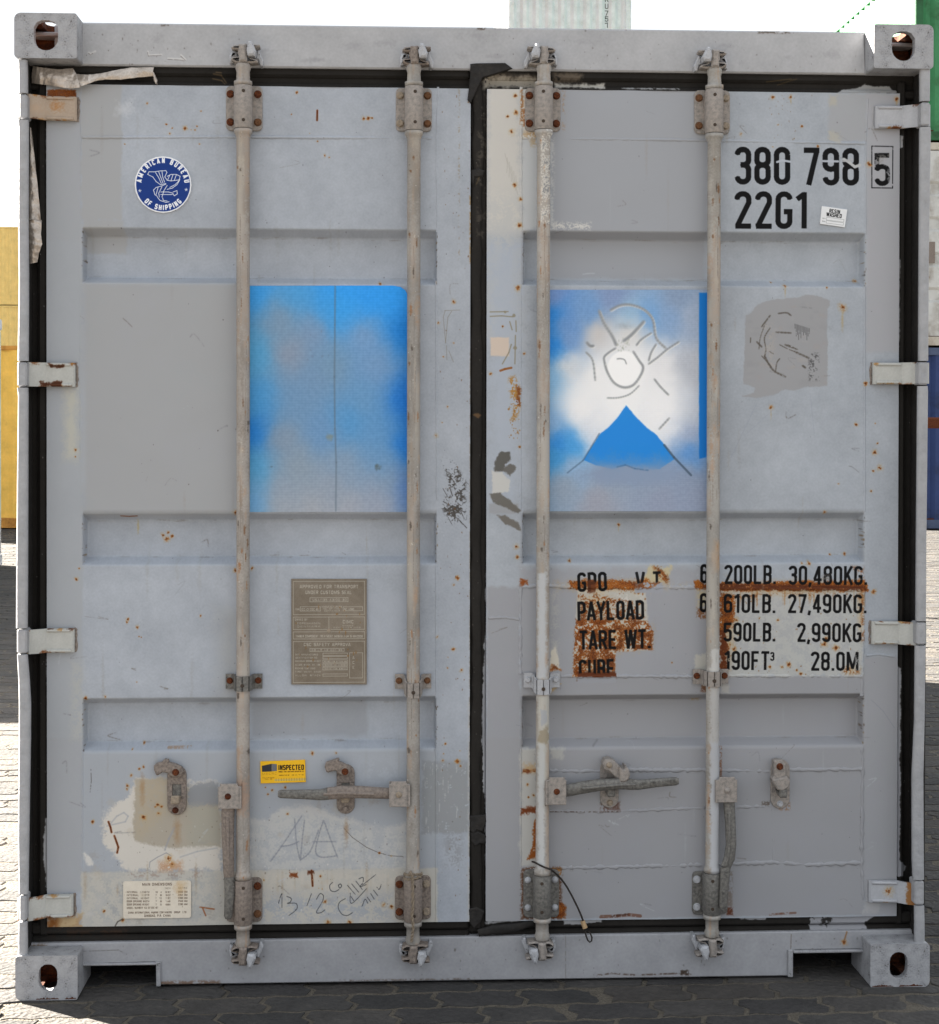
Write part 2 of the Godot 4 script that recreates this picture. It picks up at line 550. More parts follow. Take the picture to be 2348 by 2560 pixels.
# box with chamfered edges, from corner a to corner b
func block(a: Vector3, b: Vector3, w := 0.003):
	var c := (a + b) * 0.5
	var h := (b - a).abs() * 0.5
	w = minf(w, minf(h.x, minf(h.y, h.z)) * 0.9)
	var P := func(s: Vector3, ax: int) -> Vector3:
		var v := Vector3(s.x * h.x, s.y * h.y, s.z * h.z)
		for k in 3:
			if k != ax:
				v[k] -= s[k] * w
		return c + v
	for ax in 3:
		var u := (ax + 1) % 3
		var v := (ax + 2) % 3
		for s in [-1.0, 1.0]:
			var q := []
			for k in [[-1.0, -1.0], [1.0, -1.0], [1.0, 1.0], [-1.0, 1.0]]:
				var d := Vector3.ZERO
				d[ax] = s
				d[u] = k[0]
				d[v] = k[1]
				q.append(P.call(d, ax))
			quad_out(q[0], q[1], q[2], q[3], c)
		for su in [-1.0, 1.0]:
			for sv in [-1.0, 1.0]:
				var d0 := Vector3.ZERO
				d0[ax] = -1.0
				d0[u] = su
				d0[v] = sv
				var d1 := d0
				d1[ax] = 1.0
				quad_out(P.call(d0, u), P.call(d1, u), P.call(d1, v), P.call(d0, v), c)
	for sx in [-1.0, 1.0]:
		for sy in [-1.0, 1.0]:
			for sz in [-1.0, 1.0]:
				var d := Vector3(sx, sy, sz)
				tri_out(P.call(d, 0), P.call(d, 1), P.call(d, 2), c)

# a flat outline in xy given thickness from z0 (back) to z1 (front), front edge chamfered by w
func prism(outline: Array, z0: float, z1: float, w := 0.0015, back := false):
	var p := PackedVector2Array(outline)
	if Geometry2D.is_polygon_clockwise(p):
		p.reverse()
	var n := p.size()
	var inner := PackedVector2Array()
	for i in n:
		var e0 := (p[i] - p[(i + n - 1) % n]).normalized()
		var e1 := (p[(i + 1) % n] - p[i]).normalized()
		var nn := (Vector2(-e0.y, e0.x) + Vector2(-e1.y, e1.x)).normalized()
		var k := maxf(0.5, nn.dot(Vector2(-e1.y, e1.x)))
		inner.append(p[i] + nn * w / k)
	for i in n:
		var j := (i + 1) % n
		var a := Vector3(p[i].x, p[i].y, z0)
		var b := Vector3(p[j].x, p[j].y, z0)
		var c := Vector3(p[j].x, p[j].y, z1 - w)
		var d := Vector3(p[i].x, p[i].y, z1 - w)
		quad(a, b, c, d)
		quad(d, c, Vector3(inner[j].x, inner[j].y, z1), Vector3(inner[i].x, inner[i].y, z1))
	var t := Geometry2D.triangulate_polygon(inner)
	for i in range(0, t.size(), 3):
		var a := inner[t[i]]
		var b := inner[t[i + 1]]
		var c := inner[t[i + 2]]
		if (b - a).cross(c - a) < 0.0:
			var x := b
			b = c
			c = x
		tri(Vector3(a.x, a.y, z1), Vector3(b.x, b.y, z1), Vector3(c.x, c.y, z1))
		if back:
			tri(Vector3(a.x, a.y, z0), Vector3(c.x, c.y, z0), Vector3(b.x, b.y, z0))

# rings of points joined into a skin, with flat ends
func skin(rings: Array, smooth := 1, caps := true):
	var n: int = rings[0].size()
	st.set_smooth_group(smooth)
	for k in rings.size() - 1:
		var a: Array = rings[k]
		var b: Array = rings[k + 1]
		for i in n:
			var j := (i + 1) % n
			quad(a[i], a[j], b[j], b[i])
	st.set_smooth_group(-1)
	if caps:
		for e in [0, rings.size() - 1]:
			var r: Array = rings[e]
			var c := Vector3.ZERO
			for v in r:
				c += v / n
			for i in n:
				var j := (i + 1) % n
				if e == 0:
					tri(c, r[j], r[i])
				else:
					tri(c, r[i], r[j])

func ring(c: Vector3, u: Vector3, w: Vector3, n := 16, power := 1.0) -> Array:
	var out := []
	for i in n:
		var a := TAU * i / n
		var x := cos(a)
		var y := sin(a)
		out.append(c + u * signf(x) * pow(absf(x), power) + w * signf(y) * pow(absf(y), power))
	return out

# turned shape about a vertical axis; profile of [height, radius] from below upwards
func lathe(cx: float, cz: float, profile: Array, n := 24, smooth := 1):
	var rings := []
	for p in profile:
		rings.append(ring(Vector3(cx, p[0], cz), Vector3(p[1], 0, 0), Vector3(0, 0, -p[1]), n))
	skin(rings, smooth)

func tube(path: Array, r: float, n := 8, caps := true):
	var rings := []
	var last := Vector3(0.123, 0.456, 0.88)
	for i in path.size():
		var d: Vector3 = (path[mini(i + 1, path.size() - 1)] - path[maxi(i - 1, 0)]).normalized()
		var u := (last - d * last.dot(d)).normalized()
		last = u
		rings.append(ring(path[i], u * r, d.cross(u) * r, n))
	skin(rings, 1, caps)

# rounded bar through stations of [centre, half width across, half depth towards z]
func bar(stations: Array, n := 16, power := 0.75):
	var rings := []
	for i in stations.size():
		var d: Vector3 = (stations[mini(i + 1, stations.size() - 1)][0] - stations[maxi(i - 1, 0)][0]).normalized()
		var side := d.cross(Vector3.BACK).normalized()
		rings.append(ring(stations[i][0], side * stations[i][1], side.cross(d) * -stations[i][2], n, power))
	# ring runs side -> front; wind outward
	var s: Vector3 = rings[0][0] - stations[0][0]
	var f: Vector3 = rings[0][n / 4] - stations[0][0]
	var d0: Vector3 = stations[1][0] - stations[0][0]
	if s.cross(f).dot(d0) < 0.0:
		for r in rings:
			r.reverse()
	skin(rings)

func hex_head(p: Vector3, r: float, h: float, turn := 0.0):
	var rings := []
	for k in [[0.0, r], [h * 0.8, r], [h, r * 0.86]]:
		var q := []
		for i in 6:
			var a := TAU * i / 6.0 + turn
			q.append(p + Vector3(cos(a) * k[1], sin(a) * k[1], k[0]))
		rings.append(q)
	skin(rings, -1)

func disc(p: Vector3, r: float, h: float, n := 14):
	var rings := []
	for k in [[0.0, r], [h * 0.7, r], [h, r * 0.8]]:
		rings.append(ring(p + Vector3(0, 0, k[0]), Vector3(k[1], 0, 0), Vector3(0, k[1], 0), n))
	skin(rings, -1)

func dome(p: Vector3, r: float, h: float, n := 14):
	var rings := []
	for k in 5:
		var a := k / 4.0 * 1.45
		rings.append(ring(p + Vector3(0, 0, h * sin(a)), Vector3(r * cos(a), 0, 0), Vector3(0, r * cos(a), 0), n))
	skin(rings, 1)

# an irregular bead of weld along a path, lying on the plane z
func bead(path: Array, z: float, r := 0.003, rough := 0.4):
	var pts := []
	for k in path.size() - 1:
		var p: Vector2 = path[k]
		var q: Vector2 = path[k + 1]
		var n := maxi(2, int(p.distance_to(q) / 0.008))
		for i in n + (1 if k == path.size() - 2 else 0):
			pts.append(p.lerp(q, i / float(n)))
	var rings := []
	for i in pts.size():
		var d: Vector2 = (pts[mini(i + 1, pts.size() - 1)] - pts[maxi(i - 1, 0)]).normalized()
		var side := Vector3(-d.y, d.x, 0)
		var rr := r * (1.0 + rng.randf_range(-rough, rough))
		var c := Vector3(pts[i].x, pts[i].y, z) + side * r * rng.randf_range(-rough, rough) * 0.7
		var q := []
		for k in 6:
			var a := PI * k / 5.0
			q.append(c + side * cos(a) * rr * 1.3 + Vector3(0, 0, sin(a) * rr - 0.001))
		rings.append(q)
	st.set_smooth_group(1)
	for k in rings.size() - 1:
		for i in 5:
			quad_out(rings[k][i], rings[k][i + 1], rings[k + 1][i + 1], rings[k + 1][i], Vector3(pts[k].x, pts[k].y, z - 0.02))
	st.set_smooth_group(-1)

func rounded(lo: Vector2, hi: Vector2, r: float, n := 4) -> Array:
	var out := []
	for k in [[hi.x - r, hi.y - r, 0], [lo.x + r, hi.y - r, 90], [lo.x + r, lo.y + r, 180], [hi.x - r, lo.y + r, 270]]:
		for v in arc(k[0], k[1], r, r, k[2], k[2] + 90, n):
			out.append(v)
	return out

# raised lettering as thin ridges on the plane z
func ridges(s: String, p: Vector2, q: Vector2, h: float, z: float, w: float, lift: float):
	lay(s, p, q, h, func(g):
		for i in g.size() - 1:
			var d: Vector2 = (g[i + 1] - g[i]).normalized() * w * 0.5
			var nn := Vector2(-d.y, d.x)
			var a: Vector2 = g[i] - d * 0.5
			var b: Vector2 = g[i + 1] + d * 0.5
			prism([a + nn, a - nn, b - nn, b + nn], z - 0.002, z + lift, 0.0002))

# ==================================================================== paving
func paver_outline() -> PackedVector2Array:
	var L := 0.225
	var W := 0.1125
	var a := 0.0055
	var s := 0.012
	var g := 0.0048
	var lower := [V(-L / 2, 0), V(-L * 0.375, a), V(-L * 0.125, -a), V(L * 0.125, a), V(L * 0.375, -a), V(L / 2, 0)]
	var out := PackedVector2Array()
	for v in lower:
		out.append(Vector2(clampf(v.x, -L / 2 + g, L / 2 - g), v.y - W / 2 + g))
	out.append(V(L / 2 - g + s, -W * 0.12))
	out.append(V(L / 2 - g - s, W * 0.12))
	for i in 6:
		var v: Vector2 = lower[5 - i]
		out.append(Vector2(clampf(v.x, -L / 2 + g, L / 2 - g), v.y + W / 2 - g))
	out.append(V(-L / 2 + g - s, W * 0.12))
	out.append(V(-L / 2 + g + s, -W * 0.12))
	return out

func paver_mesh() -> ArrayMesh:
	var o := paver_outline()
	var n := o.size()
	begin()
	var top := []
	var low := []
	for i in n:
		var e := (o[(i + 1) % n] - o[(i + n - 1) % n]).normalized()
		var q := o[i] + Vector2(-e.y, e.x) * 0.0035
		top.append(Vector3(q.x, 0, -q.y))
		low.append(Vector3(o[i].x, -0.012, -o[i].y))
	for i in n:
		var j := (i + 1) % n
		quad(low[i], low[j], top[j], top[i])
	var c := Vector3(0, 0.0008, 0)
	for i in n:
		tri(c, top[i], top[(i + 1) % n])
	return commit()

func make_ground():
	begin()
	quad(Vector3(-200, -0.02, 60), Vector3(200, -0.02, 60), Vector3(200, -0.02, -260), Vector3(-200, -0.02, -260))
	var g := part("ground", M.far_ground, self)
	g.set_meta("kind", "structure")
	# bedding sand that fills the joints of the paving
	var x0 := -9.0
	var x1 := 9.0
	var z0 := -26.0
	var z1 := 3.0
	begin()
	quad(Vector3(x0, -0.0032, z1), Vector3(x1, -0.0032, z1), Vector3(x1, -0.0032, z0), Vector3(x0, -0.0032, z0))
	var bed := part("pavement", M.sand, self)
	bed.set_meta("kind", "structure")
	var mesh := paver_mesh()
	var near := []
	var rest := []
	var cam := Vector3(-0.2205, 1.5246, 4.1883)
	var turn := 0.035
	for r in range(-240, 40):
		for k in range(-46, 46):
			var x := (k + (0.5 if r % 2 else 0.0)) * 0.225
			var z := r * 0.1125 + 0.03
			var p := Vector3(x * cos(turn) + z * sin(turn), 0, -x * sin(turn) + z * cos(turn))
			if p.x < x0 or p.x > x1 or p.z < z0 or p.z > z1:
				continue
			var tr := Transform3D(Basis(Vector3.UP, turn + rng.randf_range(-0.012, 0.012)) * Basis(Vector3.RIGHT, rng.randf_range(-0.012, 0.012)) * Basis(Vector3.BACK, rng.randf_range(-0.01, 0.01)), p + Vector3(0, rng.randf_range(-0.003, 0.001), 0))
			var v := (p - cam).rotated(Vector3.UP, 0.0463)
			var sx := v.x / -v.z
			var sy := v.y / -v.z
			var hidden := absf(p.x) < 1.16 and p.z < -0.25
			if v.z < -1.0 and absf(sx) < 0.318 and sy > -0.388 and not hidden:
				near.append([-v.z, tr])
			else:
				rest.append(tr)
	near.sort_custom(func(a, b): return a[0] < b[0])
	for i in near.size():
		if i < 290:
			var o := MeshInstance3D.new()
			o.name = "paver"
			o.mesh = mesh
			o.material_override = M.pavers[rng.randi() % M.pavers.size()]
			o.transform = near[i][1]
			bed.add_child(o, true)
		else:
			rest.append(near[i][1])
	var mm := MultiMesh.new()
	mm.transform_format = MultiMesh.TRANSFORM_3D
	mm.use_colors = true
	mm.mesh = mesh
	mm.instance_count = rest.size()
	for i in rest.size():
		mm.set_instance_transform(i, rest[i])
		mm.set_instance_color(i, M.pavers[rng.randi() % M.pavers.size()].albedo_color.srgb_to_linear())
	var f := MultiMeshInstance3D.new()
	f.name = "paver_field"
	f.multimesh = mm
	f.material_override = M.paver_field
	f.set_meta("kind", "stuff")
	bed.add_child(f, true)

# ==================================================================== the container in front
func make_container():
	box_root = thing("shipping_container", "grey steel shipping container with closed rust-stained double doors and blue panels", "shipping container")
	make_shell()
	make_frame()
	paint_left_door()
	make_door(-1.1535, -0.021, -1.060, -0.1105, "door", true)
	paint_right_door()
	make_door(0.0235, 1.1535, 0.1203, 1.0605, "door", false)
	make_gaskets()
	make_hinges()
	make_decals()
	make_bars()
	make_catches()
	make_tape()

func corrugated(p: Vector3, along: Vector3, up: Vector3, out: Vector3, length: float, height: float, period := 0.278, depth := 0.034, phase := 0.0):
	# a sheet of trapezoid corrugations from p
	var xs := []
	var x := -phase
	while x < length:
		for k in [[0.0, 0.0], [0.26, 0.0], [0.5, 1.0], [0.76, 1.0]]:
			xs.append([x + k[0] * period, k[1] * depth])
		x += period
	xs = xs.filter(func(v): return v[0] < length and v[0] >= 0.0)
	xs.append([length, 0.0])
	if xs[0][0] > 0.0:
		xs.push_front([0.0, 0.0])
	for i in xs.size() - 1:
		var a: Vector3 = p + along * xs[i][0] - out * xs[i][1]
		var b: Vector3 = p + along * xs[i + 1][0] - out * xs[i + 1][1]
		if along.cross(up).dot(out) > 0.0:
			quad(a, b, b + up * height, a + up * height)
		else:
			quad(b, a, a + up * height, b + up * height)

func make_shell():
	var L := 6.058
	for s in [-1.0, 1.0]:
		begin()
		corrugated(Vector3(s * 1.214, 0.16, -0.14), Vector3(0, 0, -1), Vector3.UP, Vector3(s, 0, 0), L - 0.28, 2.36)
		part("side_wall", M.frame, box_root)
		begin()
		block(Vector3(s * 1.16, 0.012, -0.178), Vector3(s * 1.216, 0.16, -L + 0.178), 0.004)
		part("bottom_rail", M.frame, box_root)
		begin()
		block(Vector3(s * 1.155, 2.52, -0.178), Vector3(s * 1.217, 2.58, -L + 0.178), 0.004)
		part("top_rail", M.frame, box_root)
		begin()
		block(Vector3(s * 1.1, 0.118, -L + 0.14), Vector3(s * 1.217, 2.473, -L + 0.01), 0.004)
		part("corner_post", M.frame, box_root)
	begin()
	corrugated(Vector3(-1.1, 0.16, -L + 0.03), Vector3.RIGHT, Vector3.UP, Vector3(0, 0, -1), 2.2, 2.36, 0.25)
	part("end_wall", M.frame, box_root)
	begin()
	block(Vector3(-1.2, 2.555, -0.1), Vector3(1.2, 2.566, -L + 0.02), 0.002)
	part("roof", M.frame, box_root)
	begin()
	block(Vector3(-1.16, 0.13, -0.16), Vector3(1.16, 0.17, -L + 0.05), 0.002)
	part("floor", M.inner, box_root)
	for k in 18:
		begin()
		block(Vector3(-1.16, 0.02, -0.42 - k * 0.31), Vector3(1.16, 0.13, -0.47 - k * 0.31), 0.002)
		part("floor_beam", M.inner, box_root)

func outline_node(pts: Array, depth: float) -> CSGPolygon3D:
	var c := CSGPolygon3D.new()
	c.polygon = PackedVector2Array(pts)
	c.mode = CSGPolygon3D.MODE_DEPTH
	c.depth = depth
	return c

func casting(cx: float, cy: float, cz: float, top: bool, front: bool):
	# a hollow corner casting with oblong openings in its front, outer side and top or bottom
	var s := signf(cx)
	var w := 0.162
	var h := 0.118
	var d := 0.178
	var ro := 0.017
	var shape := []
	var corners := [[-1.0, -1.0], [1.0, -1.0], [1.0, 1.0], [-1.0, 1.0]]
	for k in 4:
		var x: float = corners[k][0]
		var y: float = corners[k][1]
		var r := 0.006
		if x == s and (y > 0) == top:
			r = ro
		elif x == s:
			r = 0.010
		for v in arc(x * (w / 2 - r), y * (h / 2 - r), r, r, 180 + k * 90, 270 + k * 90, 5):
			shape.append(v)
	var c := outline_node(shape, d)
	c.name = "corner_casting"
	c.material = M.casting
	# the polygon extrudes towards +z from its plane in local space
	c.position = Vector3(cx, cy, cz)
	var hollow := outline_node(rounded(V(-w / 2 + 0.018, -h / 2 + 0.016), V(w / 2 - 0.018, h / 2 - 0.016), 0.012), d - 0.05)
	hollow.operation = CSGShape3D.OPERATION_SUBTRACTION
	hollow.position.z = -0.022 if front else -0.028
	hollow.material = M.inner
	c.add_child(hollow)
	var hole := []
	if top:
		hole = arc(0, -0.008, 0.0315, 0.032, 180, 360, 10) + [V(0.0315, 0.02), V(0.022, 0.034), V(0.008, 0.039), V(-0.010, 0.039), V(-0.024, 0.033), V(-0.0315, 0.02)]
	else:
		hole = arc(0, 0.0115, 0.0245, 0.0245, 0, 180, 8) + arc(0, -0.0115, 0.0245, 0.0245, 180, 360, 8)
	var f := outline_node(hole, 0.06)
	f.operation = CSGShape3D.OPERATION_SUBTRACTION
	f.position = Vector3(-s * 0.001 if top else -s * 0.004, 0.001, 0.02 if front else -d + 0.04)
	f.material = M.casting
	c.add_child(f)
	var side := outline_node(arc(0.018, 0, 0.026, 0.026, -90, 90, 8) + arc(-0.018, 0, 0.026, 0.026, 90, 270, 8), 0.06)
	side.operation = CSGShape3D.OPERATION_SUBTRACTION
	side.rotation.y = PI / 2
	side.position = Vector3(s * w / 2 + 0.03, 0, -d / 2)
	side.material = M.inner
	c.add_child(side)
	var cap := outline_node(arc(0, 0.03, 0.024, 0.024, 0, 180, 8) + arc(0, -0.03, 0.024, 0.024, 180, 360, 8), 0.06)
	cap.operation = CSGShape3D.OPERATION_SUBTRACTION
	cap.rotation.x = PI / 2
	cap.position = Vector3(0, (h / 2 - 0.03 if top else -h / 2 - 0.03) , -d / 2)
	cap.material = M.inner
	c.add_child(cap)
	box_root.add_child(c, true)

func post_column(rows: Array, z0: float, z1: float):
	# upright of varying width: rows of [left point, right point], front edge rounded
	var rings := []
	for r in rows:
		var a: Vector2 = r[0]
		var b: Vector2 = r[1]
		var w := minf(0.007, (b.x - a.x) * 0.4)
		rings.append([Vector3(a.x, a.y, z0), Vector3(b.x, b.y, z0), Vector3(b.x, b.y, z1 - w), Vector3(b.x - w * 0.35, b.y, z1 - w * 0.35), Vector3(b.x - w, b.y, z1), Vector3(a.x + w, a.y, z1), Vector3(a.x + w * 0.35, a.y, z1 - w * 0.35), Vector3(a.x, a.y, z1 - w)])
	rings.reverse()
	skin(rings, 2)

func make_frame():
	var L := 6.058
	for s in [-1.0, 1.0]:
		casting(s * (1.219 - 0.081), 2.591 - 0.059, 0.0, true, true)
		casting(s * (1.219 - 0.081), 0.059, 0.0, false, true)
		casting(s * (1.219 - 0.081), 2.591 - 0.059, -L + 0.178, true, false)
		casting(s * (1.219 - 0.081), 0.059, -L + 0.178, false, false)
	# posts: lengths of upright between the hinge lugs, and the lugs themselves
	var left_posts := [
		[[V(-1.2118,2.4696), V(-1.1875,2.4699)], [V(-1.2108,2.4268), V(-1.1870,2.4270)], [V(-1.2119,2.3829), V(-1.1871,2.3831)]],
		[[V(-1.2125,2.3128), V(-1.1851,2.3131)], [V(-1.2110,2.2909), V(-1.1851,2.2912)], [V(-1.2118,2.0398), V(-1.1859,2.0400)], [V(-1.2104,1.8933), V(-1.1850,1.8934)], [V(-1.2138,1.6816), V(-1.1863,1.6817)]],
		[[V(-1.2154,1.6114), V(-1.1874,1.6114)], [V(-1.2128,1.5894), V(-1.1869,1.5894)], [V(-1.2157,1.3690), V(-1.1876,1.3690)], [V(-1.2180,1.1170), V(-1.1885,1.1169)], [V(-1.2187,0.9793), V(-1.1897,0.9791)]],
		[[V(-1.2162,0.9098), V(-1.1897,0.9097)], [V(-1.2152,0.8856), V(-1.1877,0.8855)], [V(-1.2127,0.8383), V(-1.1841,0.8381)], [V(-1.2117,0.7804), V(-1.1810,0.7802)], [V(-1.2118,0.6857), V(-1.1817,0.6854)], [V(-1.2142,0.4223), V(-1.1861,0.4220)], [V(-1.2128,0.2789), V(-1.1883,0.2786)]],
		[[V(-1.2129,0.2050), V(-1.1905,0.2047)], [V(-1.2140,0.1586), V(-1.1899,0.1583)], [V(-1.2145,0.1079), V(-1.1896,0.1076)]]]
	var right_posts := [
		[[V(1.1857,2.4749), V(1.2140,2.4752)], [V(1.1863,2.4331), V(1.2141,2.4334)], [V(1.1865,2.3880), V(1.2138,2.3883)]],
		[[V(1.1874,2.3183), V(1.2157,2.3186)], [V(1.1864,2.3043), V(1.2169,2.3046)], [V(1.1861,1.9605), V(1.2129,1.9607)], [V(1.1859,1.6895), V(1.2124,1.6896)]],
		[[V(1.1843,1.6216), V(1.2111,1.6217)], [V(1.1838,1.6055), V(1.2122,1.6056)], [V(1.1822,1.2068), V(1.2095,1.2067)], [V(1.1815,0.9877), V(1.2094,0.9876)]],
		[[V(1.1801,0.9208), V(1.2086,0.9206)], [V(1.1793,0.7209), V(1.2067,0.7207)], [V(1.1728,0.5696), V(1.2040,0.5693)], [V(1.1743,0.3424), V(1.2061,0.3420)], [V(1.1767,0.2882), V(1.2069,0.2879)]],
		[[V(1.1814,0.2167), V(1.2077,0.2164)], [V(1.1816,0.1690), V(1.2090,0.1687)], [V(1.1818,0.1148), V(1.2093,0.1145)]]]
	for rows in left_posts + right_posts:
		begin()
		post_column(rows, -0.02, -0.006)
		part("corner_post", M.frame, box_root)
	begin()
	block(Vector3(-1.213, 0.118, -0.022), Vector3(-1.196, 2.473, -0.178), 0.003)
	part("post_channel", M.rubber, box_root)
	begin()
	block(Vector3(1.196, 0.118, -0.022), Vector3(1.213, 2.473, -0.178), 0.003)
	part("post_channel", M.rubber, box_root)
	for k in [[V(-1.2093,2.3802), V(-1.1876,2.3166)], [V(-1.2148,1.6785), V(-1.1894,1.6146)], [V(-1.2166,0.9758), V(-1.1902,0.9126)], [V(-1.2112,0.2740), V(-1.1920,0.2073)], [V(1.1894,2.3852), V(1.2131,2.3221)], [V(1.1858,1.6863), V(1.2112,1.6250)], [V(1.1827,0.9842), V(1.2081,0.9236)], [V(1.1807,0.2844), V(1.2062,0.2190)]]:
		begin()
		block(Vector3(k[0].x, k[1].y, -0.06), Vector3(k[1].x, k[0].y, -0.008), 0.004)
		part("hinge_lug", M.frame, box_root)
	# header: a beam with ends that rake back to the castings
	canvas(-1.12, 2.44, 1.12, 2.6, 560, Vector3(170, 171, 174))
	for k in [[V(-0.8503,2.5857), V(-0.8296,2.5808)], [V(-0.0061,2.5898), V(0.0255,2.5815)], [V(0.7602,2.5892), V(0.8495,2.5822)], [V(-0.3884,2.5925), V(-0.3327,2.5901)]]:
		rect(k[0], k[1], Vector3(80, 68, 58), 0.85, 0.002, 0.006, 0.55)
	for k in [[[V(-1.0411,2.5072), V(-1.0360,2.5038), V(-1.0240,2.5108)], 0.0035], [[V(-0.8848,2.5125), V(-0.8830,2.5022), V(-0.8486,2.5043)], 0.0025], [[V(-0.8314,2.4941), V(-0.7986,2.4928), V(-0.7883,2.4905)], 0.003], [[V(-0.7969,2.5032), V(-0.7848,2.4919)], 0.003]]:
		line(k[0], k[1] * 1.6, Vector3(206, 206, 206), 0.8)
		line(k[0].map(func(v): return v - V(0.0008, 0.0022)), k[1] * 0.5, Vector3(86, 80, 76), 0.8, 0.35)
	specks(V(-1.0600,2.4741), V(-0.6431,2.5902), 40, 0.0008, 0.003, Vector3(96, 90, 84), 0.6)
	specks(V(-0.1041,2.4785), V(0.5474,2.5882), 40, 0.0008, 0.0028, Vector3(96, 90, 84), 0.5)
	specks(V(0.6002,2.4763), V(1.0608,2.5878), 24, 0.0008, 0.003, Vector3(96, 90, 84), 0.5)
	for k in 14:
		var p := Vector2(rng.randf_range(-1.0, 1.0), rng.randf_range(2.48, 2.57))
		spot(p, rng.randf_range(0.02, 0.05), rng.randf_range(0.006, 0.014), Vector3(148, 148, 152), 0.4, 0.7, 0.1)
	rect(V(-0.6106,2.4718), V(-0.3883,2.4699), Vector3(60, 56, 52), 0.8, 0.001, 0.002, 0.5)
	var hm := finish("header_paint", 0.55)
	begin()
	prism([V(-1.07, 2.4735), V(1.06, 2.4735), V(1.055, 2.589), V(-1.075, 2.588)], -0.16, ZD, 0.004, true)
	quad(Vector3(-1.14, 2.588, -0.12), Vector3(-1.14, 2.4735, -0.12), Vector3(-1.068, 2.4735, ZD - 0.004), Vector3(-1.073, 2.588, ZD - 0.004))
	quad(Vector3(1.14, 2.4735, -0.12), Vector3(1.14, 2.588, -0.12), Vector3(1.053, 2.588, ZD - 0.004), Vector3(1.058, 2.4735, ZD - 0.004))
	part("header_beam", hm, box_root)
	# lip of the roof that just shows above the header
	begin()
	block(Vector3(-1.04, 2.586, -0.30), Vector3(-0.78, 2.596, -0.16), 0.002)
	part("roof_lip", M.dark, box_root)
	begin()
	block(Vector3(0.80, 2.587, -0.30), Vector3(1.07, 2.598, -0.155), 0.002)
	part("roof_lip", M.dark, box_root)
	# sill with the two openings beside the castings
	canvas(-1.22, -0.01, 1.22, 0.14, 560, Vector3(158, 159, 163))
	rect(V(-0.8615,0.0082), V(-0.6939,0.0182), Vector3(116, 92, 76), 0.8, 0.002, 0.008, 0.62)
	rect(V(-0.3717,0.0107), V(0.0078,0.0150), Vector3(84, 68, 56), 0.8, 0.002, 0.008, 0.55)
	rect(V(-0.0466,0.0074), V(0.2220,0.0088), Vector3(92, 84, 78), 0.7, 0.002, 0.006, 0.45)
	line([V(0.3183,0.0158), V(0.3685,0.0216), V(0.4341,0.0156), V(0.5541,0.0189), V(0.5852,0.0149)], 0.005, Vector3(80, 64, 54), 0.75, 0.5)
	rect(V(0.5545,0.0139), V(0.5777,0.0282), Vector3(60, 48, 40), 0.9, 0.002, 0.006, 0.6)
	line([V(0.2410,0.1254), V(0.2413,0.0100)], 0.002, Vector3(120, 116, 112), 0.8, 0.4)
	line([V(0.8613,0.1208), V(0.8596,0.0512)], 0.0025, Vector3(110, 100, 92), 0.8, 0.4)
	rust(V(1.0079,0.0995), 0.008, 0.0, 1.0)
	line([V(1.0156,0.1257), V(1.0079,0.1014)], 0.004, Vector3(140, 104, 70), 0.9)
	specks(V(-1.05, 0.01), V(1.05, 0.12), 90, 0.0008, 0.003, Vector3(86, 80, 76), 0.6)
	rect(V(-1.2040,0.0883), V(-1.1555,0.1217), Vector3(96, 72, 50), 0.7, 0.003, 0.01, 0.7)
	line([V(-1.0695,0.1015), V(-0.9647,0.1039), V(-0.9422,0.0922)], 0.002, Vector3(90, 86, 82), 0.6, 0.4)
	var sm := finish("sill_paint", 0.55)
	begin()
	prism([V(-1.10, 0.066), V(-0.868, 0.070), V(-0.862, 0.064), V(-0.858, 0.008), V(0.854, 0.007), V(0.862, 0.012), V(0.867, 0.070), V(0.872, 0.078), V(1.10, 0.078), V(1.20, 0.078), V(1.20, 0.129), V(0.0, 0.1265), V(-1.20, 0.124), V(-1.20, 0.066)], -0.16, ZD, 0.003, true)
	part("door_sill", sm, box_root)
	begin()
	block(Vector3(-1.06, 0.064, -0.165), Vector3(-0.855, 0.070, ZD + 0.008), 0.002)
	block(Vector3(-0.863, 0.006, -0.165), Vector3(-0.851, 0.072, ZD + 0.008), 0.002)
	part("sill_flange", M.casting, box_root)
	begin()
	block(Vector3(0.866, 0.071, -0.165), Vector3(1.06, 0.078, ZD + 0.008), 0.002)
	block(Vector3(0.851, 0.006, -0.165), Vector3(0.865, 0.080, ZD + 0.008), 0.002)
	part("sill_flange", M.casting, box_root)
	# scuffed, rusted lower edges of the castings
	for k in [[-1.165, -1.105], [-1.09, -1.06], [1.062, 1.12], [1.135, 1.2]]:
		var o := []
		var x: float = k[0]
		while x < k[1]:
			o.append(V(x, 0.0035 + absf(rng.randfn(0.0, 0.0035)) * sin(PI * (x - k[0]) / (k[1] - k[0])) + 0.0008))
			x += 0.0026
		o.append(V(k[1], 0.003))
		o.append(V(k[0], 0.0025))
		begin()
		prism(o, -0.004, 0.0005, 0.0002)
		part("worn_edge", M.inner, box_root)
	# closed side of the pockets, so that no light comes through below the floor
	begin()
	block(Vector3(-1.16, 0.013, -0.30), Vector3(1.16, 0.128, -0.34), 0.002)
	part("cross_member", M.inner, box_root)

# ---------------------------------------------------------------- doors
func recess_at(y: float) -> float:
	for r in RECESS:
		if y < r[0] and y > r[3]:
			if y > r[1]:
				return (r[0] - y) / (r[0] - r[1])
			if y < r[2]:
				return (y - r[3]) / (r[2] - r[3])
			return 1.0
	return 0.0

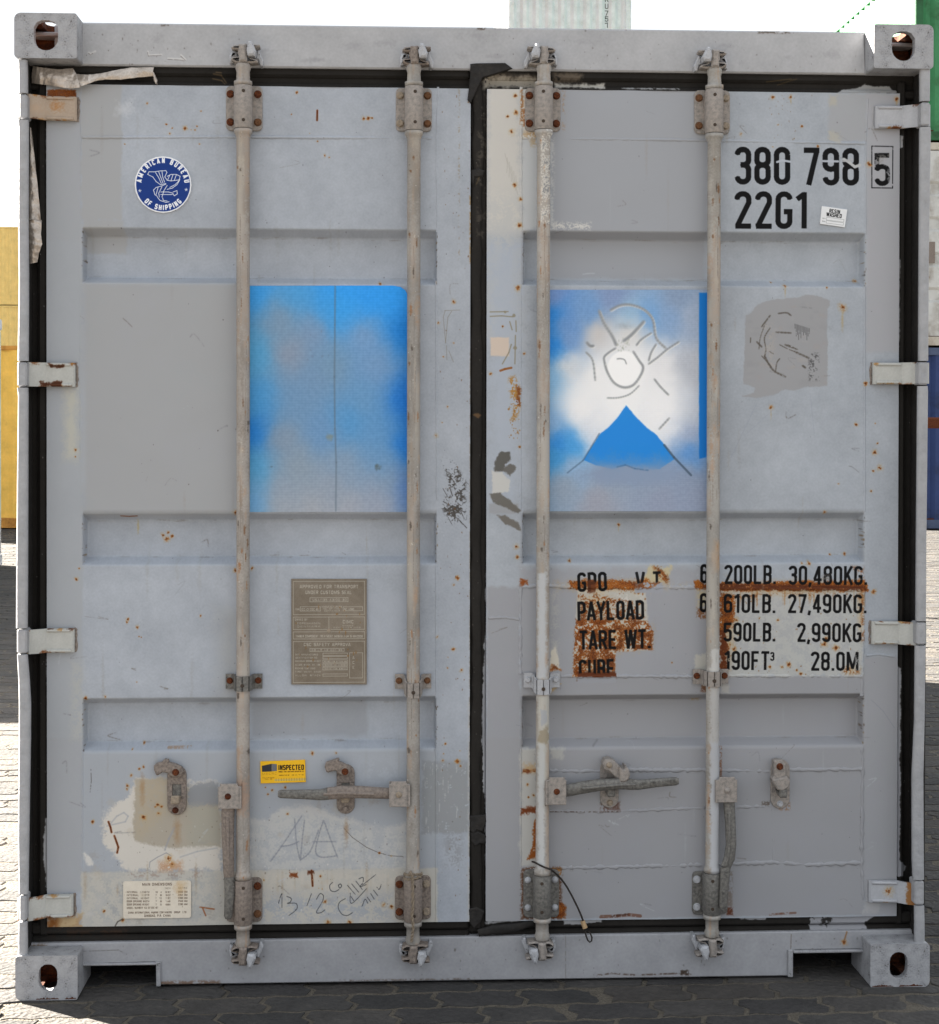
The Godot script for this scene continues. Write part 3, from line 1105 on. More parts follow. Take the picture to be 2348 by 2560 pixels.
func make_door(x0: float, x1: float, s0: float, s1: float, called: String, left: bool):
	var y0 := 0.168
	var y1 := 2.4225
	var ys := []
	var y := y0
	while y < y1 - 0.001:
		ys.append(y)
		y += 0.014
	ys.append(y1)
	for r in RECESS:
		for k in 7:
			ys.append(lerpf(r[0], r[1], k / 6.0))
			ys.append(lerpf(r[2], r[3], k / 6.0))
	ys.sort()
	var xs := []
	var x := x0
	while x < x1 - 0.001:
		xs.append(x)
		x += 0.018
	xs.append(x1)
	for k in 5:
		xs.append(s0 + 0.001 + 0.006 * k / 4.0)
		xs.append(s1 - 0.001 - 0.006 * k / 4.0)
	xs.sort()
	var nz := FastNoiseLite.new()
	nz.seed = 21 if left else 22
	nz.frequency = 2.2
	nz.fractal_octaves = 3
	var grid := []
	for yy in ys:
		var row := []
		var ry := recess_at(yy)
		for xx in xs:
			var rx := clampf(minf((xx - s0 - 0.001) / 0.006, (s1 - 0.001 - xx) / 0.006), 0.0, 1.0)
			var panel := clampf(minf(xx - s0, s1 - xx) / 0.05, 0.0, 1.0)
			row.append(Vector3(xx, yy, ZD - 0.046 * minf(ry, smoothstep(0.0, 1.0, rx)) + nz.get_noise_2d(xx, yy) * (0.0008 + 0.0034 * panel)))
		grid.append(row)
	begin()
	st.set_smooth_group(1)
	for j in ys.size() - 1:
		if ys[j + 1] - ys[j] < 1e-5:
			continue
		for i in xs.size() - 1:
			if xs[i + 1] - xs[i] < 1e-5:
				continue
			quad(grid[j][i], grid[j][i + 1], grid[j + 1][i + 1], grid[j + 1][i])
	st.set_smooth_group(-1)
	# returns along the four edges
	for k in [[Vector3(x0, y0, ZD), Vector3(x1, y0, ZD)], [Vector3(x1, y0, ZD), Vector3(x1, y1, ZD)], [Vector3(x1, y1, ZD), Vector3(x0, y1, ZD)], [Vector3(x0, y1, ZD), Vector3(x0, y0, ZD)]]:
		var b := Vector3(0, 0, -0.05)
		quad_out(k[0], k[1], k[1] + b, k[0] + b, Vector3((x0 + x1) / 2, (y0 + y1) / 2, ZD - 0.02))
	var paint: Material = M.left_paint if left else M.right_paint
	var door := part(called, paint, box_root)
	var beads := []
	if left:
		beads = [[[V(-1.0585,2.2811), V(-0.6500,2.2865), V(-0.1263,2.2881)], 0.003], [[V(-0.1090,2.4260), V(-0.1130,2.2896), V(-0.1112,2.0342)], 0.0022], [[V(-0.1135,1.9040), V(-0.1103,1.3120)], 0.0026], [[V(-0.1122,1.1370), V(-0.1117,0.7765)], 0.0024], [[V(-0.1116,0.6391), V(-0.1110,0.1685)], 0.0028], [[V(-1.0582,0.3174), V(-0.6882,0.3177), V(-0.1932,0.3131)], 0.0016], [[V(-1.0587,0.6355), V(-1.0589,0.3193)], 0.0018], [[V(-1.0609,1.1403), V(-1.0612,0.7820)], 0.0014], [[V(-1.0628,2.4187), V(-1.0631,2.0379)], 0.0013], [[V(-1.0639,1.8945), V(-1.0660,1.4197)], 0.0014], [[V(-0.3844,1.8867), V(-0.3830,1.3675)], 0.0012]]
	else:
		beads = [[[V(0.1202,2.2902), V(0.5482,2.2898), V(1.0584,2.2852)], 0.003], [[V(0.1154,2.4285), V(0.1171,2.0394)], 0.0026], [[V(1.0651,2.4074), V(1.0584,2.2852), V(1.0594,2.0389)], 0.0024], [[V(0.1150,1.9044), V(0.1161,1.2847)], 0.0022], [[V(1.0576,1.8952), V(1.0599,1.2794)], 0.0028], [[V(0.1160,1.0774), V(0.1600,1.0791), V(0.2500,1.0750), V(0.6236,1.0726), V(0.6672,1.0702), V(1.0584,1.0669)], 0.0042], [[V(0.2275,0.8330), V(0.3735,0.8321), V(0.5895,0.8293), V(0.7142,0.8313), V(1.0554,0.8277)], 0.0036], [[V(0.1168,1.0774), V(0.1157,0.8406)], 0.0034], [[V(1.0584,1.0669), V(1.0562,0.8285), V(1.0557,0.7746)], 0.0036], [[V(0.1959,0.5761), V(0.3363,0.5733), V(0.4134,0.5765), V(0.6223,0.5735), V(0.7955,0.5693), V(0.8559,0.5734), V(1.0550,0.5724)], 0.004], [[V(0.1961,0.4659), V(0.3366,0.4626), V(0.6226,0.4713), V(0.6230,0.4713), V(0.8056,0.4734)], 0.0034], [[V(0.8076,0.4656), V(0.8100,0.3226)], 0.003], [[V(0.1983,0.3123), V(0.2984,0.3112), V(0.6231,0.3151), V(0.7088,0.3168), V(0.8061,0.3196), V(0.9114,0.3118), V(1.0560,0.3152)], 0.0042], [[V(1.0562,0.6321), V(1.0570,0.5755), V(1.0561,0.3043), V(1.0603,0.2151)], 0.0034], [[V(0.0302,0.9918), V(0.0779,0.9935), V(0.1123,0.9877)], 0.0032], [[V(1.0669,0.8842), V(1.1019,0.8879), V(1.1448,0.8819)], 0.0032], [[V(0.1171,0.6373), V(0.1177,0.3152)], 0.0026]]
	for k in beads:
		begin()
		bead(k[0], ZD, k[1], 0.45 if k[1] > 0.0032 else 0.2)
		part("weld_bead", paint, door)

# ---------------------------------------------------------------- paint of the doors
func paint_left_door():
	var blue_grey := Vector3(165, 171, 180)
	var grey := Vector3(162, 164, 167)
	canvas(-1.16, 0.16, -0.015, 2.43, 720, blue_grey)
	# frame and older coats
	rect(V(-1.1594,2.4245), V(-1.0631,2.0075), Vector3(163, 166, 171), 0.9)
	rect(V(-1.1598,2.0636), V(-1.0601,0.6695), Vector3(163, 167, 172), 0.8)
	rect(V(-1.1661,0.6741), V(-1.0608,0.2606), Vector3(161, 164, 169), 0.85)
	rect(V(-1.0628,2.4222), V(-0.9555,2.0623), grey, 0.95, 0.003, 0.006)
	rect(V(-1.0569,2.0616), V(-0.9487,1.9767), grey, 0.95, 0.003, 0.007)
	rect(V(-1.0570,1.8962), V(-0.6461,1.2754), Vector3(160, 162, 165), 0.95, 0.012, 0.006)
	rect(V(-0.6949,1.0144), V(-0.6423,0.7754), Vector3(150, 148, 142), 0.35, 0.03, 0.02)
	rect(V(-0.2986,1.0639), V(-0.1897,0.7770), Vector3(166, 172, 182), 0.5, 0.004, 0.004)
	rect(V(-0.6123,0.7746), V(-0.3000,0.6671), Vector3(146, 149, 154), 0.6, 0.006, 0.01)
	rect(V(-0.9640,2.3748), V(-0.9330,2.3474), Vector3(190, 194, 200), 0.7, 0.012, 0.015)
	# lower panel: worn whitish coat, tan primer and a dark square
	rect(V(-1.0579,0.6392), V(-0.1111,0.3102), Vector3(161, 166, 173), 0.8, 0.004, 0.004)
	patch([V(-1.0038,0.4570), V(-0.9794,0.4909), V(-0.9495,0.5057), V(-0.9213,0.5548), V(-0.9119,0.5660), V(-0.6939,0.5527), V(-0.6882,0.3150), V(-0.9496,0.3181), V(-0.9570,0.3428), V(-0.9795,0.3658), V(-1.0057,0.3888)], Vector3(204, 199, 191), 0.95, 0.005, 0.014)
	patch([V(-0.9194,0.5623), V(-0.8331,0.5672), V(-0.8294,0.5539), V(-0.7842,0.5421), V(-0.6939,0.5413), V(-0.6920,0.3797), V(-0.7542,0.3842), V(-0.8181,0.3773), V(-0.8745,0.3836), V(-0.9270,0.4032)], Vector3(166, 159, 146), 0.95, 0.003, 0.006)
	patch([V(-0.9194,0.5623), V(-0.8331,0.5672), V(-0.8350,0.4705), V(-0.9045,0.4029), V(-0.9251,0.4069)], Vector3(176, 160, 136), 0.4, 0.01, 0.02, 0.6)
	rect(V(-0.7805,0.5516), V(-0.6939,0.4900), Vector3(138, 142, 147), 0.9, 0.004, 0.012)
	rect(V(-0.7767,0.4889), V(-0.6939,0.3854), Vector3(162, 160, 150), 0.7, 0.01, 0.02, 0.7)
	patch([V(-1.0562,0.3667), V(-1.0394,0.3551), V(-1.0301,0.3361), V(-1.0394,0.3324), V(-1.0544,0.3439)], Vector3(206, 204, 200), 0.9, 0.003, 0.006)
	patch([V(-0.6124,0.4530), V(-0.5690,0.4545), V(-0.5236,0.4826), V(-0.4820,0.4879), V(-0.4290,0.4817), V(-0.3796,0.4564), V(-0.3151,0.4443), V(-0.2580,0.4246), V(-0.1933,0.4373), V(-0.1893,0.3130), V(-0.6124,0.3179)], Vector3(186, 186, 185), 0.9, 0.006, 0.01)
	patch([V(-0.6124,0.4378), V(-0.4669,0.4744), V(-0.1933,0.4182), V(-0.1893,0.3130), V(-0.6124,0.3179)], Vector3(167, 171, 177), 0.7, 0.01, 0.03, 0.5)
	rect(V(-1.0638,0.3156), V(-0.1090,0.1647), Vector3(186, 183, 175), 0.9, 0.003, 0.004)
	for k in 30:
		var p := Vector2(rng.randf_range(V(-1.0541,0.6695).x, V(-0.2392,0.6631).x), rng.randf_range(V(-1.2783,0.2936).y, V(-1.2783,0.3200).y))
		spot(p - V(0, 0.03), rng.randf_range(0.002, 0.007), rng.randf_range(0.02, 0.07), [Vector3(150, 126, 96), Vector3(168, 150, 120), Vector3(206, 202, 194)][k % 3], rng.randf_range(0.2, 0.5), 0.6, 0.1)
	rect(V(-0.6105,0.3122), V(-0.2006,0.1697), Vector3(196, 190, 180), 0.6, 0.01, 0.02, 0.55)
	rect(V(-0.6105,0.2551), V(-0.2235,0.1662), Vector3(156, 162, 172), 0.75, 0.02, 0.03, 0.52)
	rect(V(-1.0544,0.3174), V(-0.6939,0.1648), Vector3(160, 164, 168), 0.5, 0.02, 0.03, 0.5)
	rect(V(-0.3342,0.6257), V(-0.1934,0.5367), Vector3(176, 182, 190), 0.5, 0.03, 0.03, 0.5)
	for p in [V(-0.1478,0.6050), V(-0.1477,0.5859)]:
		rect(p, V(-0.0253,0.4107), Vector3(146, 149, 152), 0.75, 0.004, 0.008, 0.72)
	for k in 30:
		var p: Vector2 = V(-0.1478,0.6050).lerp(V(-0.0330,0.4165), rng.randf())
		p.x = rng.randf_range(-0.085, 0.0) - 0.035
		p.x = rng.randf_range(V(-0.1478,0.6624).x, V(-0.0333,0.6615).x)
		line([p, p + Vector2(rng.randf_range(-0.002, 0.002), -rng.randf_range(0.006, 0.035))], rng.randf_range(0.001, 0.0028), Vector3(192, 194, 197), 0.55, 0.45)
	rect(V(-0.0903,0.4171), V(-0.0405,0.3170), Vector3(140, 140, 140), 0.5, 0.01, 0.015, 0.5)
	# grime worked into the worn coat
	for k in 60:
		var p := Vector2(rng.randf_range(V(-1.0467,0.6694).x, V(-0.1249,0.6622).x), rng.randf_range(V(-1.2785,0.1764).y, V(-1.2781,0.5127).y))
		spot(p, rng.randf_range(0.004, 0.02), rng.randf_range(0.006, 0.03), [Vector3(150, 140, 128), Vector3(206, 202, 196), Vector3(140, 142, 146), Vector3(176, 162, 142)][k % 4], rng.randf_range(0.15, 0.4), 0.9, 0.1)
	specks(V(-1.0171,0.1729), V(-0.1247,0.4978), 260, 0.0006, 0.002, Vector3(92, 80, 70), 0.6)
	specks(V(-1.0171,0.1729), V(-0.1247,0.4481), 160, 0.0006, 0.0024, Vector3(212, 210, 206), 0.7)
	# faint graffiti: pencil letters and figures
	var pencil := Vector3(128, 132, 142)
	for g in [[V(-0.5576,0.3382), V(-0.5274,0.3798), V(-0.4744,0.4593)], [V(-0.4934,0.4518), V(-0.4876,0.3832), V(-0.4782,0.3412)], [V(-0.4668,0.4478), V(-0.4725,0.3983), V(-0.4774,0.3411)], [V(-0.4774,0.3411), V(-0.4516,0.3637), V(-0.4289,0.4207)], [V(-0.5312,0.3779), V(-0.5047,0.3815), V(-0.4820,0.3907)], [V(-0.4157,0.4472), V(-0.4289,0.4054), V(-0.4365,0.3636), V(-0.4213,0.3481), V(-0.3796,0.3515)], [V(-0.4138,0.4453), V(-0.3986,0.4013), V(-0.3777,0.3476)], [V(-0.4441,0.3903), V(-0.3834,0.3897)]]:
		brush(g, 0.0034, pencil, 0.6, 0.25)
	line([V(-0.3606,0.4257), V(-0.3378,0.4006), V(-0.2998,0.3735), V(-0.2656,0.3578), V(-0.2351,0.3499), V(-0.2008,0.3476)], 0.0014, Vector3(70, 62, 56), 0.8, 0.3)
	var ink := Vector3(52, 54, 60)
	for g in [[V(-0.5368,0.2237), V(-0.5311,0.2427), V(-0.5273,0.2502)], [V(-0.5273,0.2502), V(-0.5273,0.2121)], [V(-0.5141,0.2425), V(-0.5027,0.2366), V(-0.5046,0.2271), V(-0.5122,0.2234), V(-0.4895,0.2231), V(-0.4876,0.2078), V(-0.5084,0.1909)], [V(-0.4478,0.2493), V(-0.4599,0.2170)], [V(-0.4345,0.2338), V(-0.4250,0.2490), V(-0.4156,0.2431), V(-0.4193,0.2260), V(-0.4345,0.1995), V(-0.4231,0.1974), V(-0.4117,0.2049)], [V(-0.3909,0.2791), V(-0.3985,0.2716), V(-0.3966,0.2582), V(-0.3852,0.2542), V(-0.3738,0.2598)], [V(-0.3757,0.2713), V(-0.3700,0.2750), V(-0.3670,0.2693), V(-0.3719,0.2636), V(-0.3757,0.2713)], [V(-0.3567,0.2348), V(-0.3719,0.2254), V(-0.3757,0.2102), V(-0.3662,0.1929), V(-0.3510,0.1889), V(-0.3377,0.1963)], [V(-0.3434,0.2499), V(-0.3396,0.2212), V(-0.2997,0.2608)], [V(-0.3415,0.2403), V(-0.3339,0.2288)], [V(-0.3510,0.2710), V(-0.3301,0.2459)], [V(-0.3396,0.2747), V(-0.3206,0.2515)], [V(-0.3282,0.2822), V(-0.3111,0.2590)], [V(-0.3206,0.2878), V(-0.3092,0.2915), V(-0.3092,0.2781), V(-0.3168,0.2667), V(-0.2997,0.2723)], [V(-0.3111,0.2705), V(-0.2750,0.2987)], [V(-0.3111,0.2132), V(-0.3035,0.2322), V(-0.2959,0.2206)], [V(-0.2978,0.2379), V(-0.2883,0.2244)], [V(-0.2883,0.2473), V(-0.2788,0.2319)], [V(-0.2807,0.2568), V(-0.2693,0.2413)], [V(-0.2731,0.2662), V(-0.2655,0.2585), V(-0.2598,0.2718)]]:
		line(flowing(g), 0.0017, ink, 0.85, 0.3)
	line([V(-0.8820,0.3249), V(-0.8801,0.3400), V(-0.8595,0.3531), V(-0.8369,0.3642), V(-0.8238,0.3565)], 0.002, Vector3(120, 124, 134), 0.7, 0.2)
	line([V(-0.8407,0.3719), V(-0.8294,0.4021), V(-0.8144,0.4323)], 0.005, Vector3(150, 152, 158), 0.6)
	line([V(-0.7993,0.3524), V(-0.7542,0.3671), V(-0.7014,0.3760)], 0.004, Vector3(161, 164, 169), 0.6)
	line([V(-0.9870,0.4417), V(-0.9682,0.4642), V(-0.9495,0.4735), V(-0.9382,0.4639), V(-0.9457,0.4489), V(-0.9944,0.4380)], 0.004, Vector3(164, 166, 172), 0.7)
	# stains under the catches
	for k in [[V(-0.8087,0.4626), 0.085, 0.014], [V(-0.3550,0.4619), 0.08, 0.009], [V(-0.9007,0.5811), 0.09, 0.01]]:
		spot(k[0] - V(0, k[1] * 0.5), k[2], k[1] * 0.6, Vector3(150, 112, 72), 0.5, 0.4, 0.05)
	rect(V(-0.8557,0.3416), V(-0.7956,0.3163), Vector3(176, 120, 78), 0.6, 0.008, 0.015, 0.6)
	rect(V(-0.9421,0.3161), V(-0.7391,0.2966), Vector3(150, 126, 112), 0.6, 0.006, 0.012, 0.45)
	rect(V(-1.1536,0.1974), V(-1.0658,0.1641), Vector3(150, 98, 44), 0.75, 0.008, 0.012)
	rect(V(-1.1498,0.1955), V(-1.1256,0.1667), Vector3(120, 70, 28), 0.8, 0.008, 0.01)
	rect(V(-1.1218,0.2008), V(-1.0695,0.1660), Vector3(196, 182, 150), 0.7, 0.012, 0.015)
	rect(V(-1.1509,2.4074), V(-1.0745,2.3892), Vector3(128, 74, 42), 0.95, 0.002, 0.005)
	patch([V(-1.1441,2.4074), V(-1.0745,2.4082), V(-1.0745,2.3892), V(-1.1441,2.3884)], Vector3.ZERO, 0.85, 0.002, 0.005, 0.62, true)
	line([V(-0.9608,1.2690), V(-0.9384,1.2674), V(-0.9168,1.2689)], 0.003, Vector3(120, 70, 36), 0.9, 0.3)
	spot(V(-0.9198,1.2418), 0.004, 0.026, Vector3(176, 160, 116), 0.8, 0.3, 0.2)
	rect(V(-1.0917,0.8803), V(-1.0564,0.6695), Vector3(190, 188, 176), 0.3, 0.01, 0.02, 0.6)
	rect(V(-1.1054,1.6099), V(-1.0739,1.4197), Vector3(194, 190, 172), 0.55, 0.012, 0.012)
	for k in 26:
		var p := Vector2(rng.randf_range(-1.04, -0.13), [2.33, 1.9, 1.15, 0.64, 2.04][k % 5])
		spot(p - V(0, 0.03), rng.randf_range(0.003, 0.009), rng.randf_range(0.03, 0.09), Vector3(148, 146, 140), rng.randf_range(0.12, 0.3), 0.5, 0.05)
	# rust spots, read off one by one
	for k in [[V(-0.8883,2.3746),3], [V(-0.7451,2.3553),2], [V(-0.7866,2.3091),5], [V(-0.8280,2.2948),4], [V(-0.8366,2.3190),2.5], [V(-0.8211,2.3087),2], [V(-0.7607,2.3041),2.5], [V(-0.7555,2.3146),2], [V(-0.7710,2.3047),2], [V(-0.9468,2.2648),2], [V(-0.7486,2.2667),2.5], [V(-0.4891,2.4071),3], [V(-0.4334,2.2778),2], [V(-0.4143,2.2396),3.5], [V(-0.4021,2.2345),2], [V(-0.3098,2.3400),4.5], [V(-0.2976,2.3409),4.5], [V(-0.2872,2.3410),2.5], [V(-0.5030,2.3492),1.6], [V(-0.4543,2.2985),1.6], [V(-0.8393,1.2228),4.5], [V(-0.8524,1.2152),5.5], [V(-0.8431,1.2058),6], [V(-0.8281,1.2133),4], [V(-1.0758,1.1007),4.5], [V(-1.0684,1.1309),3], [V(-0.9397,0.9935),4], [V(-0.9423,0.9860),2.6], [V(-0.9150,0.9719),4], [V(-0.7460,1.0014),3], [V(-0.9094,0.9465),2], [V(-0.9038,0.9450),1.5], [V(-0.9151,0.8245),2.5], [V(-1.0526,0.7812),5], [V(-0.9992,0.7861),3.5], [V(-0.6529,1.1240),5], [V(-0.6085,1.1296),4.5], [V(-0.6517,1.2792),6], [V(-1.0780,1.4468),4], [V(-1.0780,1.4295),2], [V(-0.2658,1.8968),4.5], [V(-0.0668,1.8482),5], [V(-0.1081,1.7919),4], [V(-0.0947,1.7001),3], [V(-0.0659,1.7370),2.5], [V(-0.0826,1.5647),3], [V(-0.1140,1.4868),5], [V(-0.0979,1.5219),2], [V(-0.0669,0.9082),4.5], [V(-0.0548,1.1017),5], [V(-0.0654,1.0824),3], [V(-0.0809,0.8865),2], [V(-0.0826,0.8573),2.5], [V(-0.0439,0.8518),4], [V(-0.1098,0.9426),3.5], [V(-0.0876,0.6520),3], [V(-0.0559,0.6053),5], [V(-0.0460,0.5911),3.5], [V(-0.3821,0.6291),3.5], [V(-0.4468,0.6296),5], [V(-0.9307,0.5745),4], [V(-0.9419,0.5455),4.5], [V(-0.9431,0.5379),3.5], [V(-0.8977,0.5962),3.5], [V(-0.9100,0.5907),3.5], [V(-1.0337,0.4498),4.5], [V(-0.8977,0.4616),6], [V(-0.8602,0.4954),4], [V(-0.8669,0.4879),3], [V(-0.8500,0.4896),3], [V(-0.8576,0.4707),4.5], [V(-1.0028,0.2099),4], [V(-0.9541,0.1853),5], [V(-0.8313,0.3490),8], [V(-0.8219,0.3337),6], [V(-0.9025,0.6539),3], [V(-0.9288,0.6420),2.5], [V(-0.5130,0.4661),3.5], [V(-0.5539,0.5305),4], [V(-0.5652,0.5192),3], [V(-0.5728,0.5383),2], [V(-0.5199,0.5378),3.5], [V(-0.0868,0.6523),3], [V(-0.0523,0.6042),5], [V(-0.0925,0.6256),2.5], [V(-0.0944,0.6065),3.5], [V(-0.0486,0.6329),2.5], [V(-0.4239,0.2967),4], [V(-0.4194,0.2623),1.6], [V(-0.4288,0.2643),1.6], [V(-0.2540,0.2170),5.5], [V(-0.2331,0.2122),5], [V(-0.4117,0.2278),4.5], [V(-0.3453,0.1716),6], [V(-0.4041,0.1712),7], [V(-0.2656,0.3578),3], [V(-0.2332,0.3498),2.5], [V(-0.5765,0.2882),3]]:
		rust(k[0], k[1] / 940.0 * 1.05, 0.0)
	for k in [[V(-0.9907,0.4493), V(-0.9851,0.4341), V(-0.9825,0.4208)], [V(-0.9750,0.4112), V(-0.9683,0.3922), V(-0.9645,0.3808), V(-0.9675,0.3657)], [V(-0.4335,2.3597), V(-0.4342,2.3335)], [V(-0.4478,0.3122), V(-0.4459,0.2893), V(-0.4448,0.2702)]]:
		line(k, 0.0055, Vector3(126, 66, 28), 0.9, 0.25)
		line(k, 0.0025, Vector3(70, 36, 20), 0.9, 0.3)
	rect(V(-0.5077,0.3079), V(-0.4846,0.2936), Vector3(118, 62, 30), 0.95, 0.002, 0.006, 0.8)
	rect(V(-0.4592,0.3142), V(-0.4395,0.3026), Vector3(88, 46, 26), 0.95, 0.002, 0.004, 0.85)
	for k in [[V(-0.7467,0.2168), V(-0.7090,0.2106)], [V(-0.7391,0.2129), V(-0.7316,0.1938)]]:
		line(k, 0.004, Vector3(140, 78, 40), 0.8, 0.35)
	line([V(-0.9729,0.1685), V(-0.9665,0.1798), V(-0.9534,0.1872)], 0.0035, Vector3(86, 82, 78), 0.9, 0.2)
	line([V(-0.8331,0.6442), V(-0.7730,0.6453)], 0.006, Vector3(150, 118, 88), 0.6, 0.45)
	# scuffs on the closing edge
	for k in 16:
		var p := Vector2(rng.randf_range(V(-0.1005,1.3660).x, V(-0.0312,1.3660).x), rng.randf_range(V(-0.0809,1.2524).y, V(-0.0811,1.4255).y))
		line([p, p + Vector2(rng.randf_range(0.006, 0.02), rng.randf_range(-0.024, -0.004))], rng.randf_range(0.0012, 0.003), Vector3(66, 62, 60), 0.8, 0.45)
	patch([V(-0.1027,1.4309), V(-0.0649,1.4201), V(-0.0291,1.3660), V(-0.0289,1.2578), V(-0.0700,1.2448), V(-0.1025,1.2849), V(-0.0832,1.3552)], Vector3(66, 62, 58), 0.85, 0.003, 0.012, 0.44)
	for k in [[V(-0.0906,1.8235), V(-0.0492,1.8254)], [V(-0.0889,1.8235), V(-0.0941,1.8060)], [V(-0.0713,1.8218), V(-0.0818,1.8060), V(-0.0877,1.7359)], [V(-0.0941,1.8060), V(-0.0877,1.7359)], [V(-0.0852,1.7289), V(-0.0841,1.6903)], [V(-0.0789,1.7149), V(-0.0666,1.6851)]]:
		line(k, 0.0014, Vector3(132, 126, 112), 0.8)
	specks(V(-1.05, 0.2), V(-0.03, 2.4), 150, 0.0007, 0.0017, Vector3(70, 62, 58), 0.75)
	specks(V(-0.1054,2.4226), V(-0.0249,0.1674), 80, 0.0009, 0.0026, Vector3(110, 76, 46), 0.75)
	# rust and bare metal along the closing edge
	rect(V(-0.0564,2.4231), V(-0.0494,1.9604), Vector3(140, 110, 60), 0.4, 0.002, 0.004, 0.42)
	rect(V(-0.0247,2.1364), V(-0.0201,1.9518), Vector3(150, 104, 34), 0.7, 0.002, 0.003, 0.5)
	rect(V(-0.0232,1.7151), V(-0.0202,0.7650), Vector3(120, 96, 56), 0.7, 0.002, 0.004, 0.5)
	rect(V(-0.0267,0.7651), V(-0.0200,0.1673), Vector3(180, 178, 172), 0.8, 0.002, 0.004, 0.55)
	rect(V(-0.0240,0.7651), V(-0.0200,0.1673), Vector3(60, 50, 44), 0.8, 0.001, 0.003, 0.4)
	line([V(-1.0374,0.5899), V(-1.0363,0.5596), V(-1.0393,0.5293)], 0.0018, Vector3(80, 76, 72), 0.8, 0.45)
	# dirt caught along the seams and in the ends of the recesses, scuffs and small chips
	for r in RECESS:
		for sx in [-1.058, -0.112]:
			for k in 12:
				spot(Vector2(sx + rng.randf_range(-0.003, 0.003), rng.randf_range(r[3], r[0])), rng.randf_range(0.0008, 0.002), rng.randf_range(0.001, 0.005), [Vector3(86, 70, 56), Vector3(120, 96, 66), Vector3(74, 68, 64)][k % 3], 0.7, 0.6, 0.3)
		for k in 30:
			spot(Vector2(rng.randf_range(-1.06, -0.11), r[k % 2 + 1] + rng.randf_range(-0.004, 0.004)), rng.randf_range(0.004, 0.03), rng.randf_range(0.0008, 0.002), Vector3(122, 116, 108), rng.randf_range(0.2, 0.5), 0.6, 0.2)
	for k in 60:
		var p := Vector2(rng.randf_range(-1.06 - 0.07, -0.11 + 0.07), rng.randf_range(0.2, 2.4))
		brush([p, p + Vector2(rng.randf_range(-0.025, 0.025), rng.randf_range(-0.012, 0.012)), p + Vector2(rng.randf_range(-0.04, 0.04), rng.randf_range(-0.03, 0.01))], rng.randf_range(0.001, 0.0035), [Vector3(132, 132, 134), Vector3(186, 190, 196), Vector3(120, 114, 108)][k % 3], rng.randf_range(0.2, 0.5), 0.42)
	for k in 34:
		var p := Vector2(rng.randf_range(-1.06, -0.11), rng.randf_range(0.3, 2.35))
		spot(p, rng.randf_range(0.002, 0.006), rng.randf_range(0.03, 0.11), [Vector3(146, 143, 138), Vector3(178, 182, 188), Vector3(150, 140, 124)][k % 3], rng.randf_range(0.12, 0.3), 0.6, 0.05)
	M.left_paint = finish("left_door_paint", 0.55)

